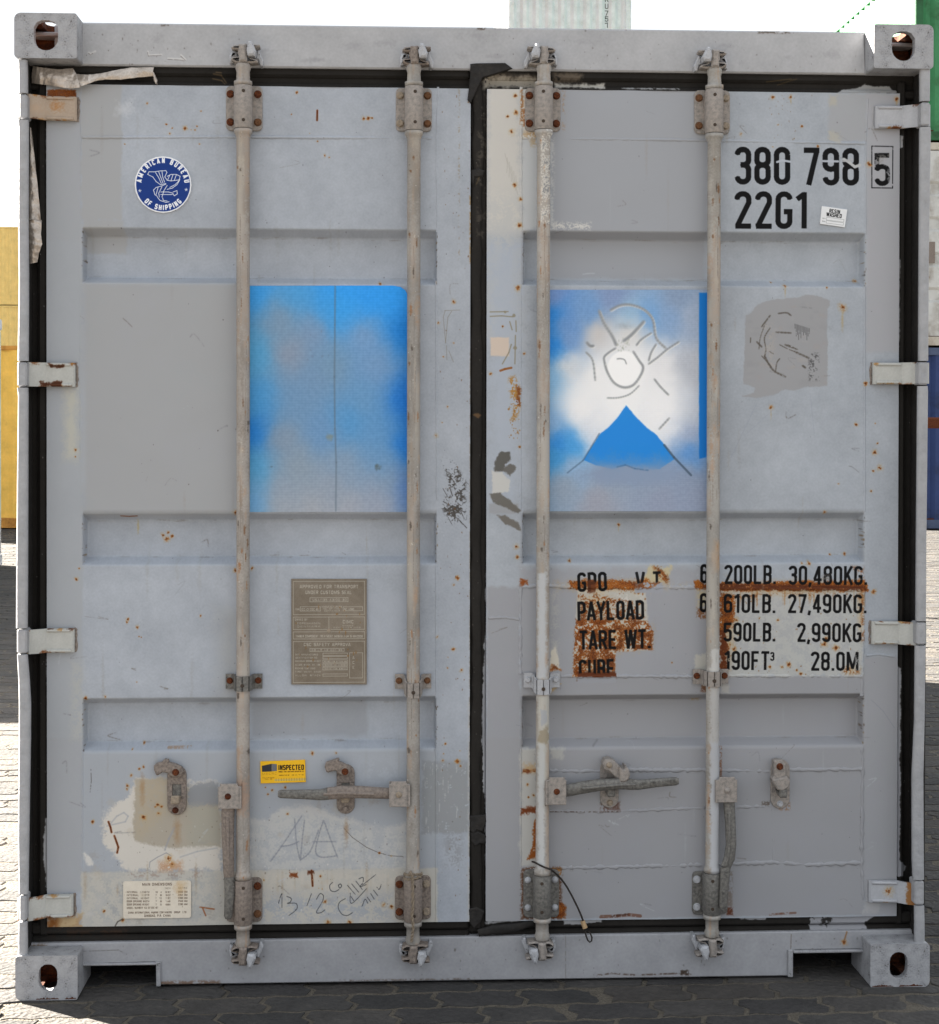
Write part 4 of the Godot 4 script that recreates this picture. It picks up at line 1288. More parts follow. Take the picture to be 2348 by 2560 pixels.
func paint_right_door():
	var blue_grey := Vector3(165, 171, 179)
	var grey := Vector3(157, 160, 166)
	canvas(0.015, 0.16, 1.165, 2.43, 720, blue_grey)
	# whitish worn coat on the closing stile
	rect(V(0.0152,2.4519), V(0.1214,2.0359), Vector3(200, 197, 191), 0.9, 0.02, 0.012)
	rect(V(0.0157,2.1368), V(0.1166,1.7331), Vector3(186, 187, 186), 0.8, 0.03, 0.02, 0.56)
	rect(V(0.1207,2.4251), V(0.1597,2.2923), Vector3(206, 203, 196), 0.9, 0.004, 0.006)
	rect(V(0.1209,2.2884), V(0.1601,2.0467), Vector3(186, 189, 191), 0.9, 0.004, 0.006)
	rect(V(0.0273,2.0047), V(0.1152,1.3023), Vector3(170, 178, 190), 0.85, 0.03, 0.02)
	# repaint between the bars, in the top corner and over the lower half
	rect(V(0.1982,2.4330), V(0.6256,1.9161), grey, 0.96, 0.006, 0.008)
	rect(V(0.1954,2.0680), V(0.3085,2.0425), Vector3(212, 210, 204), 0.8, 0.003, 0.02, 0.5)
	rect(V(0.1931,2.2926), V(0.2060,2.0470), Vector3(196, 196, 194), 0.7, 0.003, 0.01, 0.55)
	rect(V(0.9574,2.4204), V(1.0620,2.2941), Vector3(162, 164, 168), 0.85, 0.004, 0.008)
	rect(V(1.0615,2.4215), V(1.1546,1.7170), Vector3(166, 167, 172), 0.9, 0.004, 0.004)
	rect(V(0.9574,2.4168), V(0.9791,2.3888), Vector3(180, 174, 158), 0.6, 0.004, 0.008)
	rect(V(0.9578,2.3143), V(0.9866,2.2880), Vector3(184, 178, 160), 0.5, 0.004, 0.01)
	rect(V(0.0243,1.0777), V(0.1162,0.5537), Vector3(154, 155, 160), 0.9, 0.004, 0.008)
	rect(V(0.1160,1.0755), V(0.6281,0.8306), Vector3(155, 156, 161), 0.92, 0.003, 0.004)
	rect(V(0.1159,1.1270), V(0.6274,1.0757), Vector3(156, 157, 162), 0.7, 0.006, 0.012, 0.75)
	rect(V(0.1165,0.8321), V(1.0644,0.1724), Vector3(152, 153, 157), 0.96, 0.003, 0.004)
	rect(V(0.0213,0.6649), V(0.1180,0.1616), Vector3(154, 155, 159), 0.96, 0.003, 0.004)
	rect(V(1.0591,0.8823), V(1.1546,0.1712), Vector3(156, 157, 161), 0.9, 0.003, 0.006)
	rect(V(0.1171,0.6373), V(0.1618,0.3147), Vector3(182, 181, 176), 0.9, 0.005, 0.008)
	rect(V(0.1996,0.6366), V(0.2342,0.6095), Vector3(178, 177, 172), 0.8, 0.004, 0.008)
	# field of the weights: bare whitish coat with rust
	patch([V(0.2711,1.0738), V(0.4576,1.0705), V(0.4637,0.9574), V(0.4791,0.9542), V(0.4773,0.9029), V(0.3753,0.9003), V(0.3754,0.8256), V(0.2582,0.8328), V(0.2664,0.9736)], Vector3(184, 180, 172), 0.96, 0.002, 0.004)
	rect(V(0.6633,1.0683), V(1.0554,0.8304), Vector3(180, 181, 178), 0.95, 0.004, 0.008)
	rect(V(0.1964,1.0695), V(0.2218,0.8476), Vector3(196, 192, 180), 0.4, 0.01, 0.02, 0.5)
	patch([V(0.4652,1.1337), V(0.5268,1.1316), V(0.5193,1.0837), V(0.4499,1.0839)], Vector3(200, 184, 140), 0.7, 0.004, 0.01)
	patch([V(0.1967,0.9013), V(0.2120,0.9184), V(0.2244,0.8514), V(0.1968,0.8477)], Vector3(206, 200, 186), 0.95, 0.002, 0.004)
	rect(V(0.6672,1.0644), V(1.0554,0.8323), Vector3(166, 168, 171), 0.6, 0.01, 0.02, 0.48)
	rect(V(0.2731,1.0711), V(0.4579,0.9728), Vector3(206, 203, 196), 0.6, 0.01, 0.02, 0.45)
	for k in [[V(0.3652,1.0804), 0.2, 0.022], [V(0.3192,1.0270), 0.06, 0.05], [V(0.3694,0.9425), 0.11, 0.06], [V(0.3158,0.8662), 0.06, 0.04], [V(0.8449,1.0696), 0.2, 0.03], [V(0.6829,0.9648), 0.026, 0.14], [V(1.0509,1.0093), 0.012, 0.10], [V(1.0243,0.8460), 0.03, 0.02]]:
		spot(k[0], k[1], k[2], Vector3(190, 160, 116), 0.55, 0.5, 0.2)
	for k in 24:
		var p: Vector2 = V(0.6672,1.0683).lerp(V(1.0584,1.0650), rng.randf())
		spot(p - V(0, 0.02), rng.randf_range(0.001, 0.004), rng.randf_range(0.01, 0.05), Vector3(160, 112, 62), rng.randf_range(0.3, 0.7), 0.5, 0.1)
	# rust on it
	patch([V(0.2500,1.0922), V(0.4614,1.0935), V(0.4692,1.0704), V(0.2501,1.0712)], Vector3.ZERO, 0.95, 0.003, 0.014, 0.75, true)
	patch([V(0.2769,1.0596), V(0.3115,1.0614), V(0.4500,1.0341), V(0.4617,0.9727), V(0.2733,0.9774)], Vector3.ZERO, 0.92, 0.003, 0.014, 0.47, true)
	patch([V(0.2656,0.9889), V(0.4617,0.9823), V(0.4791,0.9542), V(0.4773,0.9029), V(0.3753,0.9003), V(0.3754,0.8256), V(0.2582,0.8328), V(0.2637,0.9660)], Vector3.ZERO, 0.94, 0.002, 0.010, 0.57, true)
	patch([V(0.2886,0.9888), V(0.3501,0.9885), V(0.3386,0.9541), V(0.2849,0.9429), V(0.2813,0.8281), V(0.2621,0.8359), V(0.2656,0.9660)], Vector3.ZERO, 0.8, 0.003, 0.02, 0.58, true)
	patch([V(0.2582,0.8435), V(0.3773,0.8448), V(0.3754,0.8256), V(0.3120,0.8298)], Vector3(72, 38, 24), 0.8, 0.003, 0.008, 0.7)
	patch([V(0.4767,1.1317), V(0.4999,1.1317), V(0.5231,1.0990), V(0.5154,1.0837), V(0.4884,1.1068)], Vector3.ZERO, 0.9, 0.004, 0.012, 0.6, true)
	patch([V(0.5900,1.0915), V(0.6286,1.0856), V(1.0622,1.0900), V(1.0682,1.0631), V(0.6286,1.0638), V(0.5939,1.0704)], Vector3.ZERO, 0.97, 0.003, 0.01, 0.8, true)
	patch([V(0.6324,1.0837), V(1.0623,1.0765), V(1.0662,1.0650), V(0.6672,1.0675)], Vector3(82, 42, 26), 0.8, 0.003, 0.006, 0.7)
	patch([V(0.6595,1.0645), V(0.6981,1.0490), V(0.7002,0.9877), V(0.6830,0.9342), V(0.6794,0.8345), V(0.6601,0.8347)], Vector3.ZERO, 0.97, 0.003, 0.014, 0.72, true)
	patch([V(0.6617,0.9573), V(0.6791,0.9572), V(0.6833,0.8460), V(0.6620,0.8461)], Vector3(96, 48, 24), 0.85, 0.003, 0.01, 0.75)
	patch([V(0.6633,1.0625), V(1.0584,1.0631), V(1.0547,1.0324), V(0.8218,1.0486), V(0.7831,1.0372), V(0.6672,1.0415)], Vector3.ZERO, 0.8, 0.004, 0.02, 0.4, true)
	patch([V(1.0212,1.1324), V(1.0582,1.1284), V(1.0609,0.9246), V(1.0492,0.9247), V(1.0507,1.0554), V(1.0388,1.1016)], Vector3.ZERO, 0.8, 0.004, 0.012, 0.5, true)
	rect(V(1.0009,0.8557), V(1.0496,0.8343), Vector3(140, 84, 40), 0.8, 0.004, 0.01, 0.5)
	rect(V(0.5971,1.0188), V(0.6250,0.9880), Vector3(120, 72, 38), 0.8, 0.003, 0.01, 0.55)
	rect(V(0.5978,1.0685), V(0.6249,1.0187), Vector3(190, 172, 130), 0.6, 0.006, 0.01, 0.6)
	patch([V(0.5944,0.8887), V(0.6253,0.8923), V(0.6256,0.7851), V(0.5907,0.8351)], Vector3(186, 182, 172), 0.8, 0.003, 0.008)
	# rust round the lower fittings
	patch([V(0.2025,0.8668), V(0.2160,0.8648), V(0.2244,0.8495), V(0.1968,0.8496)], Vector3.ZERO, 0.9, 0.003, 0.008, 0.7, true)
	patch([V(0.1969,0.7980), V(0.2199,0.8170), V(0.2276,0.8131), V(0.1970,0.7884)], Vector3(176, 150, 110), 0.8, 0.003, 0.006)
	rect(V(0.1179,1.0984), V(0.1370,1.0819), Vector3(140, 72, 30), 0.95, 0.003, 0.008)
	rect(V(0.1210,0.5817), V(0.1594,0.5725), Vector3(112, 58, 28), 0.95, 0.003, 0.008, 0.75)
	rect(V(0.1174,0.4763), V(0.1596,0.4598), Vector3(110, 54, 26), 0.95, 0.003, 0.01, 0.72)
	patch([V(0.1539,0.4452), V(0.1616,0.4452), V(0.1618,0.3396), V(0.1368,0.3361), V(0.1483,0.3686)], Vector3(140, 74, 26), 0.95, 0.002, 0.007, 0.7)
	rect(V(0.1229,0.5989), V(0.1613,0.5679), Vector3(186, 142, 84), 0.6, 0.008, 0.014, 0.5)
	rect(V(0.1177,0.3152), V(0.2294,0.1717), Vector3(92, 62, 44), 0.9, 0.003, 0.008, 0.6)
	rect(V(0.1177,0.3075), V(0.2294,0.1794), Vector3(196, 194, 190), 0.7, 0.003, 0.008, 0.36)
	patch([V(0.1985,0.2182), V(0.2293,0.2217), V(0.2428,0.2023), V(0.2390,0.1754), V(0.1986,0.1740)], Vector3.ZERO, 0.95, 0.003, 0.006, 0.75, true)
	rect(V(0.2060,0.3122), V(0.2272,0.2909), Vector3(176, 126, 70), 0.9, 0.003, 0.008, 0.6)
	line([V(0.3372,0.1761), V(0.3835,0.1774), V(0.4144,0.1808), V(0.4453,0.1773)], 0.009, Vector3(106, 70, 54), 0.75, 0.4)
	line([V(0.3681,0.1768), V(0.4105,0.1824)], 0.006, Vector3(74, 50, 42), 0.8, 0.4)
	rect(V(0.5886,0.2982), V(0.6996,0.1791), Vector3(120, 108, 98), 0.7, 0.003, 0.006, 0.5)
	rect(V(0.6820,0.1967), V(0.6976,0.1772), Vector3(96, 54, 38), 0.9, 0.003, 0.006, 0.7)
	line([V(0.8027,0.1758), V(0.8338,0.1785), V(0.8728,0.1803)], 0.006, Vector3(110, 76, 62), 0.7, 0.42)
	patch([V(1.0642,0.2151), V(1.1152,0.2067), V(1.0996,0.1778), V(1.0604,0.1821)], Vector3(176, 176, 176), 0.6, 0.004, 0.01)
	rect(V(0.7763,0.4891), V(0.8017,0.4754), Vector3(90, 80, 72), 0.8, 0.002, 0.006, 0.5)
	rect(V(0.8250,0.4848), V(0.8563,0.4632), Vector3(140, 98, 66), 0.8, 0.003, 0.008, 0.55)
	rect(V(0.3326,0.4934), V(0.3906,0.4640), Vector3(92, 66, 56), 0.75, 0.003, 0.01, 0.5)
	line([V(0.1980,0.4648), V(0.3366,0.4626), V(0.3828,0.4637)], 0.0025, Vector3(70, 54, 46), 0.85, 0.45)
	rect(V(0.6593,0.6406), V(0.6693,0.5480), Vector3(120, 74, 46), 0.8, 0.002, 0.006, 0.45)
	rect(V(0.6101,0.8081), V(0.6256,0.7889), Vector3(110, 66, 40), 0.8, 0.003, 0.008, 0.6)
	rect(V(0.5819,0.7687), V(0.6167,0.7569), Vector3(150, 124, 84), 0.7, 0.003, 0.008, 0.5)
	rect(V(0.6641,0.8078), V(0.6873,0.7847), Vector3(176, 174, 168), 0.8, 0.003, 0.006)
	# rust on the stile
	rect(V(0.1136,2.4215), V(0.1208,2.3305), Vector3(150, 90, 36), 0.85, 0.003, 0.008, 0.6)
	rect(V(0.1236,2.3673), V(0.1321,2.3253), Vector3(140, 76, 28), 0.9, 0.003, 0.008, 0.7)
	rect(V(0.1209,2.3094), V(0.1561,2.2958), Vector3(170, 130, 80), 0.7, 0.006, 0.012, 0.6)
	rect(V(0.1385,2.2921), V(0.1562,2.2712), Vector3(170, 136, 90), 0.6, 0.006, 0.012, 0.6)
	rect(V(0.2229,2.4262), V(0.2372,2.3106), Vector3(160, 120, 80), 0.5, 0.004, 0.01, 0.42)
	patch([V(0.0816,1.6452), V(0.0992,1.6540), V(0.1147,1.6145), V(0.1169,1.5662), V(0.1038,1.5266), V(0.0862,1.5266), V(0.0949,1.5661), V(0.0816,1.6100)], Vector3(168, 118, 50), 0.85, 0.004, 0.014, 0.52)
	patch([V(0.1036,1.6233), V(0.1160,1.6145), V(0.1161,1.5662), V(0.1037,1.5705)], Vector3(120, 64, 26), 0.9, 0.003, 0.01, 0.6)
	specks(V(0.0817,1.5749), V(0.1127,1.4782), 40, 0.001, 0.003, Vector3(150, 104, 44), 0.85)
	# tape remains and scuffs on the stile
	patch([V(0.0424,1.3859), V(0.0445,1.4166), V(0.0599,1.4430), V(0.0863,1.4430), V(0.0908,1.4211), V(0.0732,1.4079), V(0.0688,1.3903)], Vector3(92, 90, 86), 0.95, 0.002, 0.004, 0.9)
	patch([V(0.0644,1.3947), V(0.0864,1.4123), V(0.1040,1.4013), V(0.0864,1.3771)], Vector3(104, 102, 98), 0.95, 0.002, 0.004, 0.9)
	patch([V(0.0371,1.3925), V(0.0666,1.3881), V(0.0865,1.3639), V(0.0843,1.3331), V(0.0381,1.3287)], Vector3(196, 195, 192), 0.95, 0.002, 0.005)
	rect(V(0.0293,1.3024), V(0.1086,1.2759), Vector3(154, 156, 160), 0.85, 0.002, 0.004)
	patch([V(0.0315,1.3287), V(0.0601,1.3331), V(0.0910,1.3067), V(0.1153,1.2825), V(0.1086,1.2759), V(0.0425,1.3067)], Vector3(104, 101, 95), 0.92, 0.002, 0.004, 0.82)
	patch([V(0.0514,1.2715), V(0.0734,1.2715), V(0.1087,1.2495), V(0.1153,1.2297), V(0.0734,1.2473)], Vector3(108, 104, 98), 0.92, 0.002, 0.004, 0.8)
	rect(V(0.0330,1.7526), V(0.0837,1.7014), Vector3(206, 190, 176), 0.95, 0.002, 0.0015)
	for k in [[V(0.0329,1.8206), V(0.0813,1.8217)], [V(0.0329,1.8087), V(0.0637,1.8102), V(0.0945,1.8077)], [V(0.0857,1.7945), V(0.0923,1.7726)], [V(0.1024,1.7968), V(0.1034,1.7682)], [V(0.1012,1.7572), V(0.1000,1.6804)], [V(0.0902,1.7330), V(0.0836,1.7111), V(0.0661,1.6803)]]:
		line(k, 0.0034, Vector3(140, 134, 116), 0.85, 0.15)
	for k in [[V(0.0725,1.8212), 4.0], [V(0.0967,1.8121), 6.0], [V(0.0999,1.7243), 7.0]]:
		spot(k[0], k[1] / 940.0, k[1] / 940.0, Vector3(140, 134, 116), 0.9, 0.3, 0.6)
	line([V(0.0604,1.6618), V(0.0727,1.6662), V(0.0903,1.6698)], 0.006, Vector3(140, 84, 40), 0.85, 0.2)
	for k in 6:
		line([V(0.0717,2.2494) + V(k * 0.006, -k * 0.012), V(0.0788,2.2214) + V(k * 0.005, -k * 0.014), V(0.0771,2.1969) + V(k * 0.006, -k * 0.012)], 0.0009, Vector3(150, 146, 138), 0.7)
	# grey square of paint over something scraped off
	patch([V(0.7281,1.8139), V(0.7491,1.8273), V(0.7624,1.8463), V(0.8006,1.8578), V(0.8657,1.8638), V(0.8925,1.8708), V(0.9270,1.8698), V(0.9616,1.8567), V(0.9616,1.8435), V(0.9540,1.8339), V(0.9567,1.6234), V(0.9010,1.6213), V(0.8665,1.6117), V(0.8359,1.6136), V(0.8091,1.5983), V(0.7594,1.5888), V(0.7211,1.5951), V(0.7536,1.6039), V(0.7535,1.6190), V(0.7229,1.6284), V(0.7264,1.7382)], Vector3(154, 155, 158), 0.97, 0.0015, 0.004)
	for k in 40:
		var p := Vector2(rng.randf_range(V(0.7314,1.9653).x, V(0.9497,1.9666).x), rng.randf_range(V(0.6027,1.6281).y, V(0.6020,1.8511).y))
		spot(p, rng.randf_range(0.006, 0.03), rng.randf_range(0.004, 0.012), [Vector3(146, 147, 150), Vector3(164, 164, 166), Vector3(160, 154, 150)][k % 3], 0.35, 0.8, 0.1)
	for k in 13:
		var p: Vector2 = V(0.8659,1.7918) + V(k * 0.0033, -k * 0.001)
		line([p, p + V(0.0003, -rng.randf_range(0.012, 0.04))], 0.0012, Vector3(62, 62, 64), 0.85, 0.3)
	for k in [[V(0.7608,1.7422), V(0.7742,1.7290)], [V(0.7934,1.7177), V(0.8068,1.7101)], [V(0.8240,1.7348), V(0.8470,1.7235), V(0.8719,1.7141)], [V(0.8393,1.7349), V(0.8700,1.7236)], [V(0.8470,1.7349), V(0.8738,1.7217)], [V(0.8662,1.7160), V(0.9046,1.6991)], [V(0.7743,1.7043), V(0.7935,1.6836), V(0.8012,1.6741)], [V(0.7820,1.7044), V(0.8051,1.6665), V(0.8396,1.6477)], [V(0.7970,1.7802), V(0.7818,1.7536), V(0.7857,1.7233), V(0.7820,1.7006)], [V(0.7969,1.8142), V(0.7855,1.7991), V(0.7740,1.7839)], [V(0.8143,1.7689), V(0.8545,1.7671)], [V(0.8199,1.8200), V(0.8428,1.8220), V(0.8543,1.8145)], [V(0.8127,1.6628), V(0.8165,1.6855), V(0.8241,1.6969)], [V(0.8874,1.6782), V(0.8951,1.6725)], [V(0.7436,1.7534), V(0.7428,1.7402)], [V(0.7666,1.7232), V(0.7703,1.7536), V(0.7817,1.7877)]]:
		brush(k, rng.randf_range(0.002, 0.0045), Vector3(92, 86, 80), 0.85, 0.32)
	rect(V(0.9007,1.7161), V(0.9348,1.6358), Vector3(84, 84, 86), 0.85, 0.003, 0.01, 0.45)
	rect(V(0.7702,1.7990), V(0.8166,1.6628), Vector3(172, 166, 160), 0.5, 0.01, 0.02, 0.45)
	# rust spots, read off one by one
	for k in [[V(0.9962,1.8379),9,60], [V(0.8376,1.8966),5,30], [V(0.7996,1.5634),5.5,30], [V(0.9519,1.8916),3,0], [V(0.8054,1.9082),3,0], [V(1.0351,1.5179),4.5,0], [V(1.0870,1.4411),6,0], [V(1.1011,1.4004),7.5,0], [V(1.0950,1.4666),3,0], [V(1.0778,1.3357),4,0], [V(1.0826,1.3917),3,0], [V(1.0609,1.6301),5,0], [V(0.9865,1.3556),3.5,0], [V(1.0421,1.9141),5,0], [V(0.9483,1.2788),4,0], [V(1.0879,1.5210),2,0], [V(0.0989,2.4063),4.5,0], [V(0.1007,2.3601),5,0], [V(0.0779,2.3493),3.5,0], [V(0.0885,2.3084),7,0], [V(0.0972,2.1655),5.5,0], [V(0.1115,2.0562),6,0], [V(0.1142,2.1270),4.5,0], [V(0.1076,1.8877),7,0], [V(0.1246,1.7090),3,0], [V(0.0659,1.7821),3,0], [V(0.0331,1.6538),3.5,0], [V(0.1127,1.4562),3,0], [V(0.3887,1.2416),4,20], [V(0.8018,2.4098),5,0], [V(0.8519,2.4104),5,20], [V(0.8164,2.3340),2.6,0], [V(0.8825,2.3312),3,0], [V(0.7147,2.3083),4,10], [V(1.1442,2.4083),6,20], [V(0.8023,2.2739),2.6,0], [V(1.0676,2.2304),7,0], [V(0.9275,2.2768),3,0], [V(0.1043,1.1862),6,0], [V(0.1063,1.1576),4,0], [V(0.2499,1.1465),4,0], [V(0.8873,1.1385),4,0], [V(0.9059,1.1373),5,0], [V(1.0849,1.0599),6,0], [V(1.0172,1.1612),4,0], [V(0.9765,1.1594),3,0], [V(0.8515,0.8623),5.5,0], [V(0.8321,0.8548),4,0], [V(0.7992,0.8549),4,0], [V(0.9813,0.9077),7,0], [V(0.9502,0.9175),7,0], [V(0.9540,0.9328),5,0], [V(0.7698,0.9893),2.6,0], [V(0.8201,0.9834),4,0], [V(0.8845,0.8372),4,0], [V(0.8728,0.8468),3,0], [V(0.6908,0.9169),5,0], [V(0.7005,0.9053),5,0], [V(0.7060,0.9839),5,0], [V(0.7139,0.9455),4,0], [V(0.4268,1.0591),3.5,0], [V(0.4365,1.0591),3.5,0], [V(0.5295,0.8688),2,0], [V(0.1364,0.5394),4,0], [V(0.1384,0.5049),3,0], [V(0.1519,0.5105),4,0], [V(1.2189,0.8911),3,0]]:
		rust(k[0], k[1] / 940.0 * 1.05, k[2] / 940.0)
	specks(V(0.6672,1.0415), V(1.0476,0.8324), 90, 0.0008, 0.0026, Vector3(126, 84, 40), 0.8)
	specks(V(0.2731,1.0654), V(0.4578,0.9881), 60, 0.001, 0.004, Vector3(134, 78, 32), 0.85)
	specks(V(0.7786,2.4254), V(0.9221,2.2927), 30, 0.0008, 0.0022, Vector3(128, 100, 64), 0.7)
	specks(V(0.13, 0.2), V(1.14, 2.4), 150, 0.0007, 0.0016, Vector3(74, 66, 62), 0.7)
	for k in 10:
		var p := Vector2(rng.randf_range(0.2, 1.0), rng.randf_range(0.2, 2.3))
		line([p, p + Vector2(rng.randf_range(-0.03, 0.03), rng.randf_range(-0.02, 0.02))], 0.0012, Vector3(118, 116, 116), 0.6, 0.3)
	line([V(0.7594,1.5717), V(0.6911,1.4276)], 0.0014, Vector3(150, 156, 170), 0.7)
	line([V(0.8054,1.5566), V(0.7291,1.4883)], 0.0014, Vector3(150, 156, 170), 0.6)
	line([V(0.9088,1.6024), V(0.9207,1.4923)], 0.0014, Vector3(150, 156, 170), 0.6)
	line([V(1.0810,0.7629), V(1.1142,0.7318), V(1.1456,0.6854)], 0.002, Vector3(140, 142, 148), 0.6)
	# dirt caught along the seams and in the ends of the recesses, scuffs and small chips
	for r in RECESS:
		for sx in [0.123, 1.058]:
			for k in 12:
				spot(Vector2(sx + rng.randf_range(-0.003, 0.003), rng.randf_range(r[3], r[0])), rng.randf_range(0.0008, 0.002), rng.randf_range(0.001, 0.005), [Vector3(86, 70, 56), Vector3(120, 96, 66), Vector3(74, 68, 64)][k % 3], 0.7, 0.6, 0.3)
		for k in 30:
			spot(Vector2(rng.randf_range(0.12, 1.06), r[k % 2 + 1] + rng.randf_range(-0.004, 0.004)), rng.randf_range(0.004, 0.03), rng.randf_range(0.0008, 0.002), Vector3(122, 116, 108), rng.randf_range(0.2, 0.5), 0.6, 0.2)
	for k in 60:
		var p := Vector2(rng.randf_range(0.12 - 0.07, 1.06 + 0.07), rng.randf_range(0.2, 2.4))
		brush([p, p + Vector2(rng.randf_range(-0.025, 0.025), rng.randf_range(-0.012, 0.012)), p + Vector2(rng.randf_range(-0.04, 0.04), rng.randf_range(-0.03, 0.01))], rng.randf_range(0.001, 0.0035), [Vector3(132, 132, 134), Vector3(186, 190, 196), Vector3(120, 114, 108)][k % 3], rng.randf_range(0.2, 0.5), 0.42)
	for k in 34:
		var p := Vector2(rng.randf_range(0.12, 1.06), rng.randf_range(0.3, 2.35))
		spot(p, rng.randf_range(0.002, 0.006), rng.randf_range(0.03, 0.11), [Vector3(146, 143, 138), Vector3(178, 182, 188), Vector3(150, 140, 124)][k % 3], rng.randf_range(0.12, 0.3), 0.6, 0.05)
	# lettering
	var ink := Vector3(12, 12, 14)
	text("380", V(0.6991,2.1713), V(0.8509,2.1718), V(0.6988,2.2711).y - V(0.6991,2.1706).y, ink, 1.0, 0.142)
	text("798", V(0.8867,2.1707), V(1.0409,2.1713), V(0.6988,2.2711).y - V(0.6991,2.1706).y, ink, 1.0, 0.142)
	text("5", V(1.0847,2.1710), V(1.1272,2.1713), V(0.6988,2.2552).y - V(0.6991,2.1677).y, ink, 0.97, 0.145, 0.36)
	text("22G1", V(0.6984,2.0516), V(0.8996,2.0520), V(0.6991,2.1511).y - V(0.6995,2.0516).y, ink, 1.0, 0.142)
	line([V(1.0764,2.2783), V(1.1347,2.2777), V(1.1344,2.1643), V(1.0769,2.1645), V(1.0764,2.2783)], 0.0026, ink, 0.9, 0.32)
	# paint that has come off across the figures
	line([V(0.8149,2.2323), V(0.8292,2.2370), V(0.8507,2.2337)], 0.006, Vector3(176, 182, 192), 1.0)
	line([V(0.9420,2.2363), V(0.9832,2.2360)], 0.006, Vector3(176, 182, 192), 1.0)
	line([V(0.9993,2.2421), V(1.0119,2.2352), V(1.0299,2.2212), V(1.0443,2.2266)], 0.008, Vector3(182, 184, 186), 1.0)
	line([V(0.9976,2.2368), V(1.0227,2.2406)], 0.006, Vector3(170, 172, 176), 0.9)
	patch([V(1.0855,2.2553), V(1.1268,2.2592), V(1.1287,2.2522), V(1.0910,2.2270)], Vector3(140, 138, 134), 0.6, 0.003, 0.008, 0.55)
	var hh := V(-0.0481,1.0371).y - V(-0.0480,0.9857).y
	text("GPO", V(0.2723,1.0623), V(0.3518,1.0643), hh, ink, 0.96, 0.15)
	text("V", V(0.4314,1.0641), V(0.4546,1.0644), hh, ink, 0.9, 0.15)
	text("T", V(0.4769,1.0677), V(0.5000,1.0680), hh * 0.95, ink, 0.9, 0.15)
	patch([V(0.4268,1.0859), V(0.5038,1.0887), V(0.5058,1.0600), V(0.4268,1.0591)], Vector3(156, 158, 165), 1.0, 0.0015, 0.003)
	patch([V(0.4114,1.0879), V(0.5038,1.0895), V(0.4653,1.0705), V(0.4114,1.0706)], Vector3.ZERO, 0.9, 0.003, 0.01, 0.6, true)
	patch([V(0.2980,1.0940), V(0.3210,1.0939), V(0.3211,1.0614), V(0.2980,1.0607)], Vector3(96, 52, 30), 0.8, 0.002, 0.005, 0.85)
	text("PAYLOAD", V(0.2725,0.9835), V(0.4532,0.9873), hh, ink, 0.96, 0.15)
	text("TARE WT.", V(0.2773,0.9047), V(0.4715,0.9083), hh, ink, 0.96, 0.15)
	text("CUBE", V(0.2767,0.8262), V(0.3735,0.8283), hh * 0.98, ink, 0.94, 0.15)
	patch([V(0.2716,0.8415), V(0.3773,0.8421), V(0.3766,0.8237), V(0.2717,0.8205)], Vector3(96, 50, 28), 1.0, 0.0015, 0.004)
	patch([V(0.2717,0.8312), V(0.3774,0.8306), V(0.3774,0.8141), V(0.2717,0.8148)], Vector3(154, 156, 162), 1.0, 0.0015, 0.003)
	var h4 := V(0.5514,1.1318).y - V(0.5515,1.0809).y
	text("67", V(0.6074,1.0853), V(0.6525,1.0848), h4, ink, 0.97, 0.14)
	text("200LB.", V(0.6733,1.0828), V(0.8155,1.0816), h4, ink, 0.97, 0.14)
	text("30,480KG.", V(0.8511,1.0799), V(1.0677,1.0784), h4, ink, 0.97, 0.14)
	text("60", V(0.6064,1.0061), V(0.6512,1.0055), h4, ink, 0.97, 0.14)
	text("610LB.", V(0.6720,1.0039), V(0.8142,1.0026), h4, ink, 0.97, 0.14)
	text("27,490KG.", V(0.8490,1.0024), V(1.0665,1.0008), h4, ink, 0.97, 0.14)
	text("590LB.", V(0.6722,0.9254), V(0.8145,0.9243), h4, ink, 0.97, 0.14)
	text("2,990KG", V(0.8749,0.9233), V(1.0520,0.9216), h4, ink, 0.97, 0.14)
	text("190FT", V(0.6748,0.8480), V(0.7977,0.8465), h4, ink, 0.97, 0.14, 0.18)
	text("3", V(0.8011,0.8722), V(0.8115,0.8721), h4 * 0.45, ink, 0.97, 0.15)
	text("28.0M", V(0.9124,0.8447), V(1.0445,0.8435), h4, ink, 0.97, 0.14)
	rect(V(1.0338,0.8959), V(1.0476,0.8439), Vector3(150, 150, 148), 0.9, 0.002, 0.004, 0.5)
	rect(V(0.9417,1.1096), V(0.9651,1.0903), Vector3(120, 116, 112), 0.7, 0.003, 0.006, 0.5)
	specks(V(0.6670,1.1334), V(1.0554,0.8400), 70, 0.0006, 0.002, Vector3(190, 186, 176), 0.7)
	M.right_paint = finish("right_door_paint", 0.55)

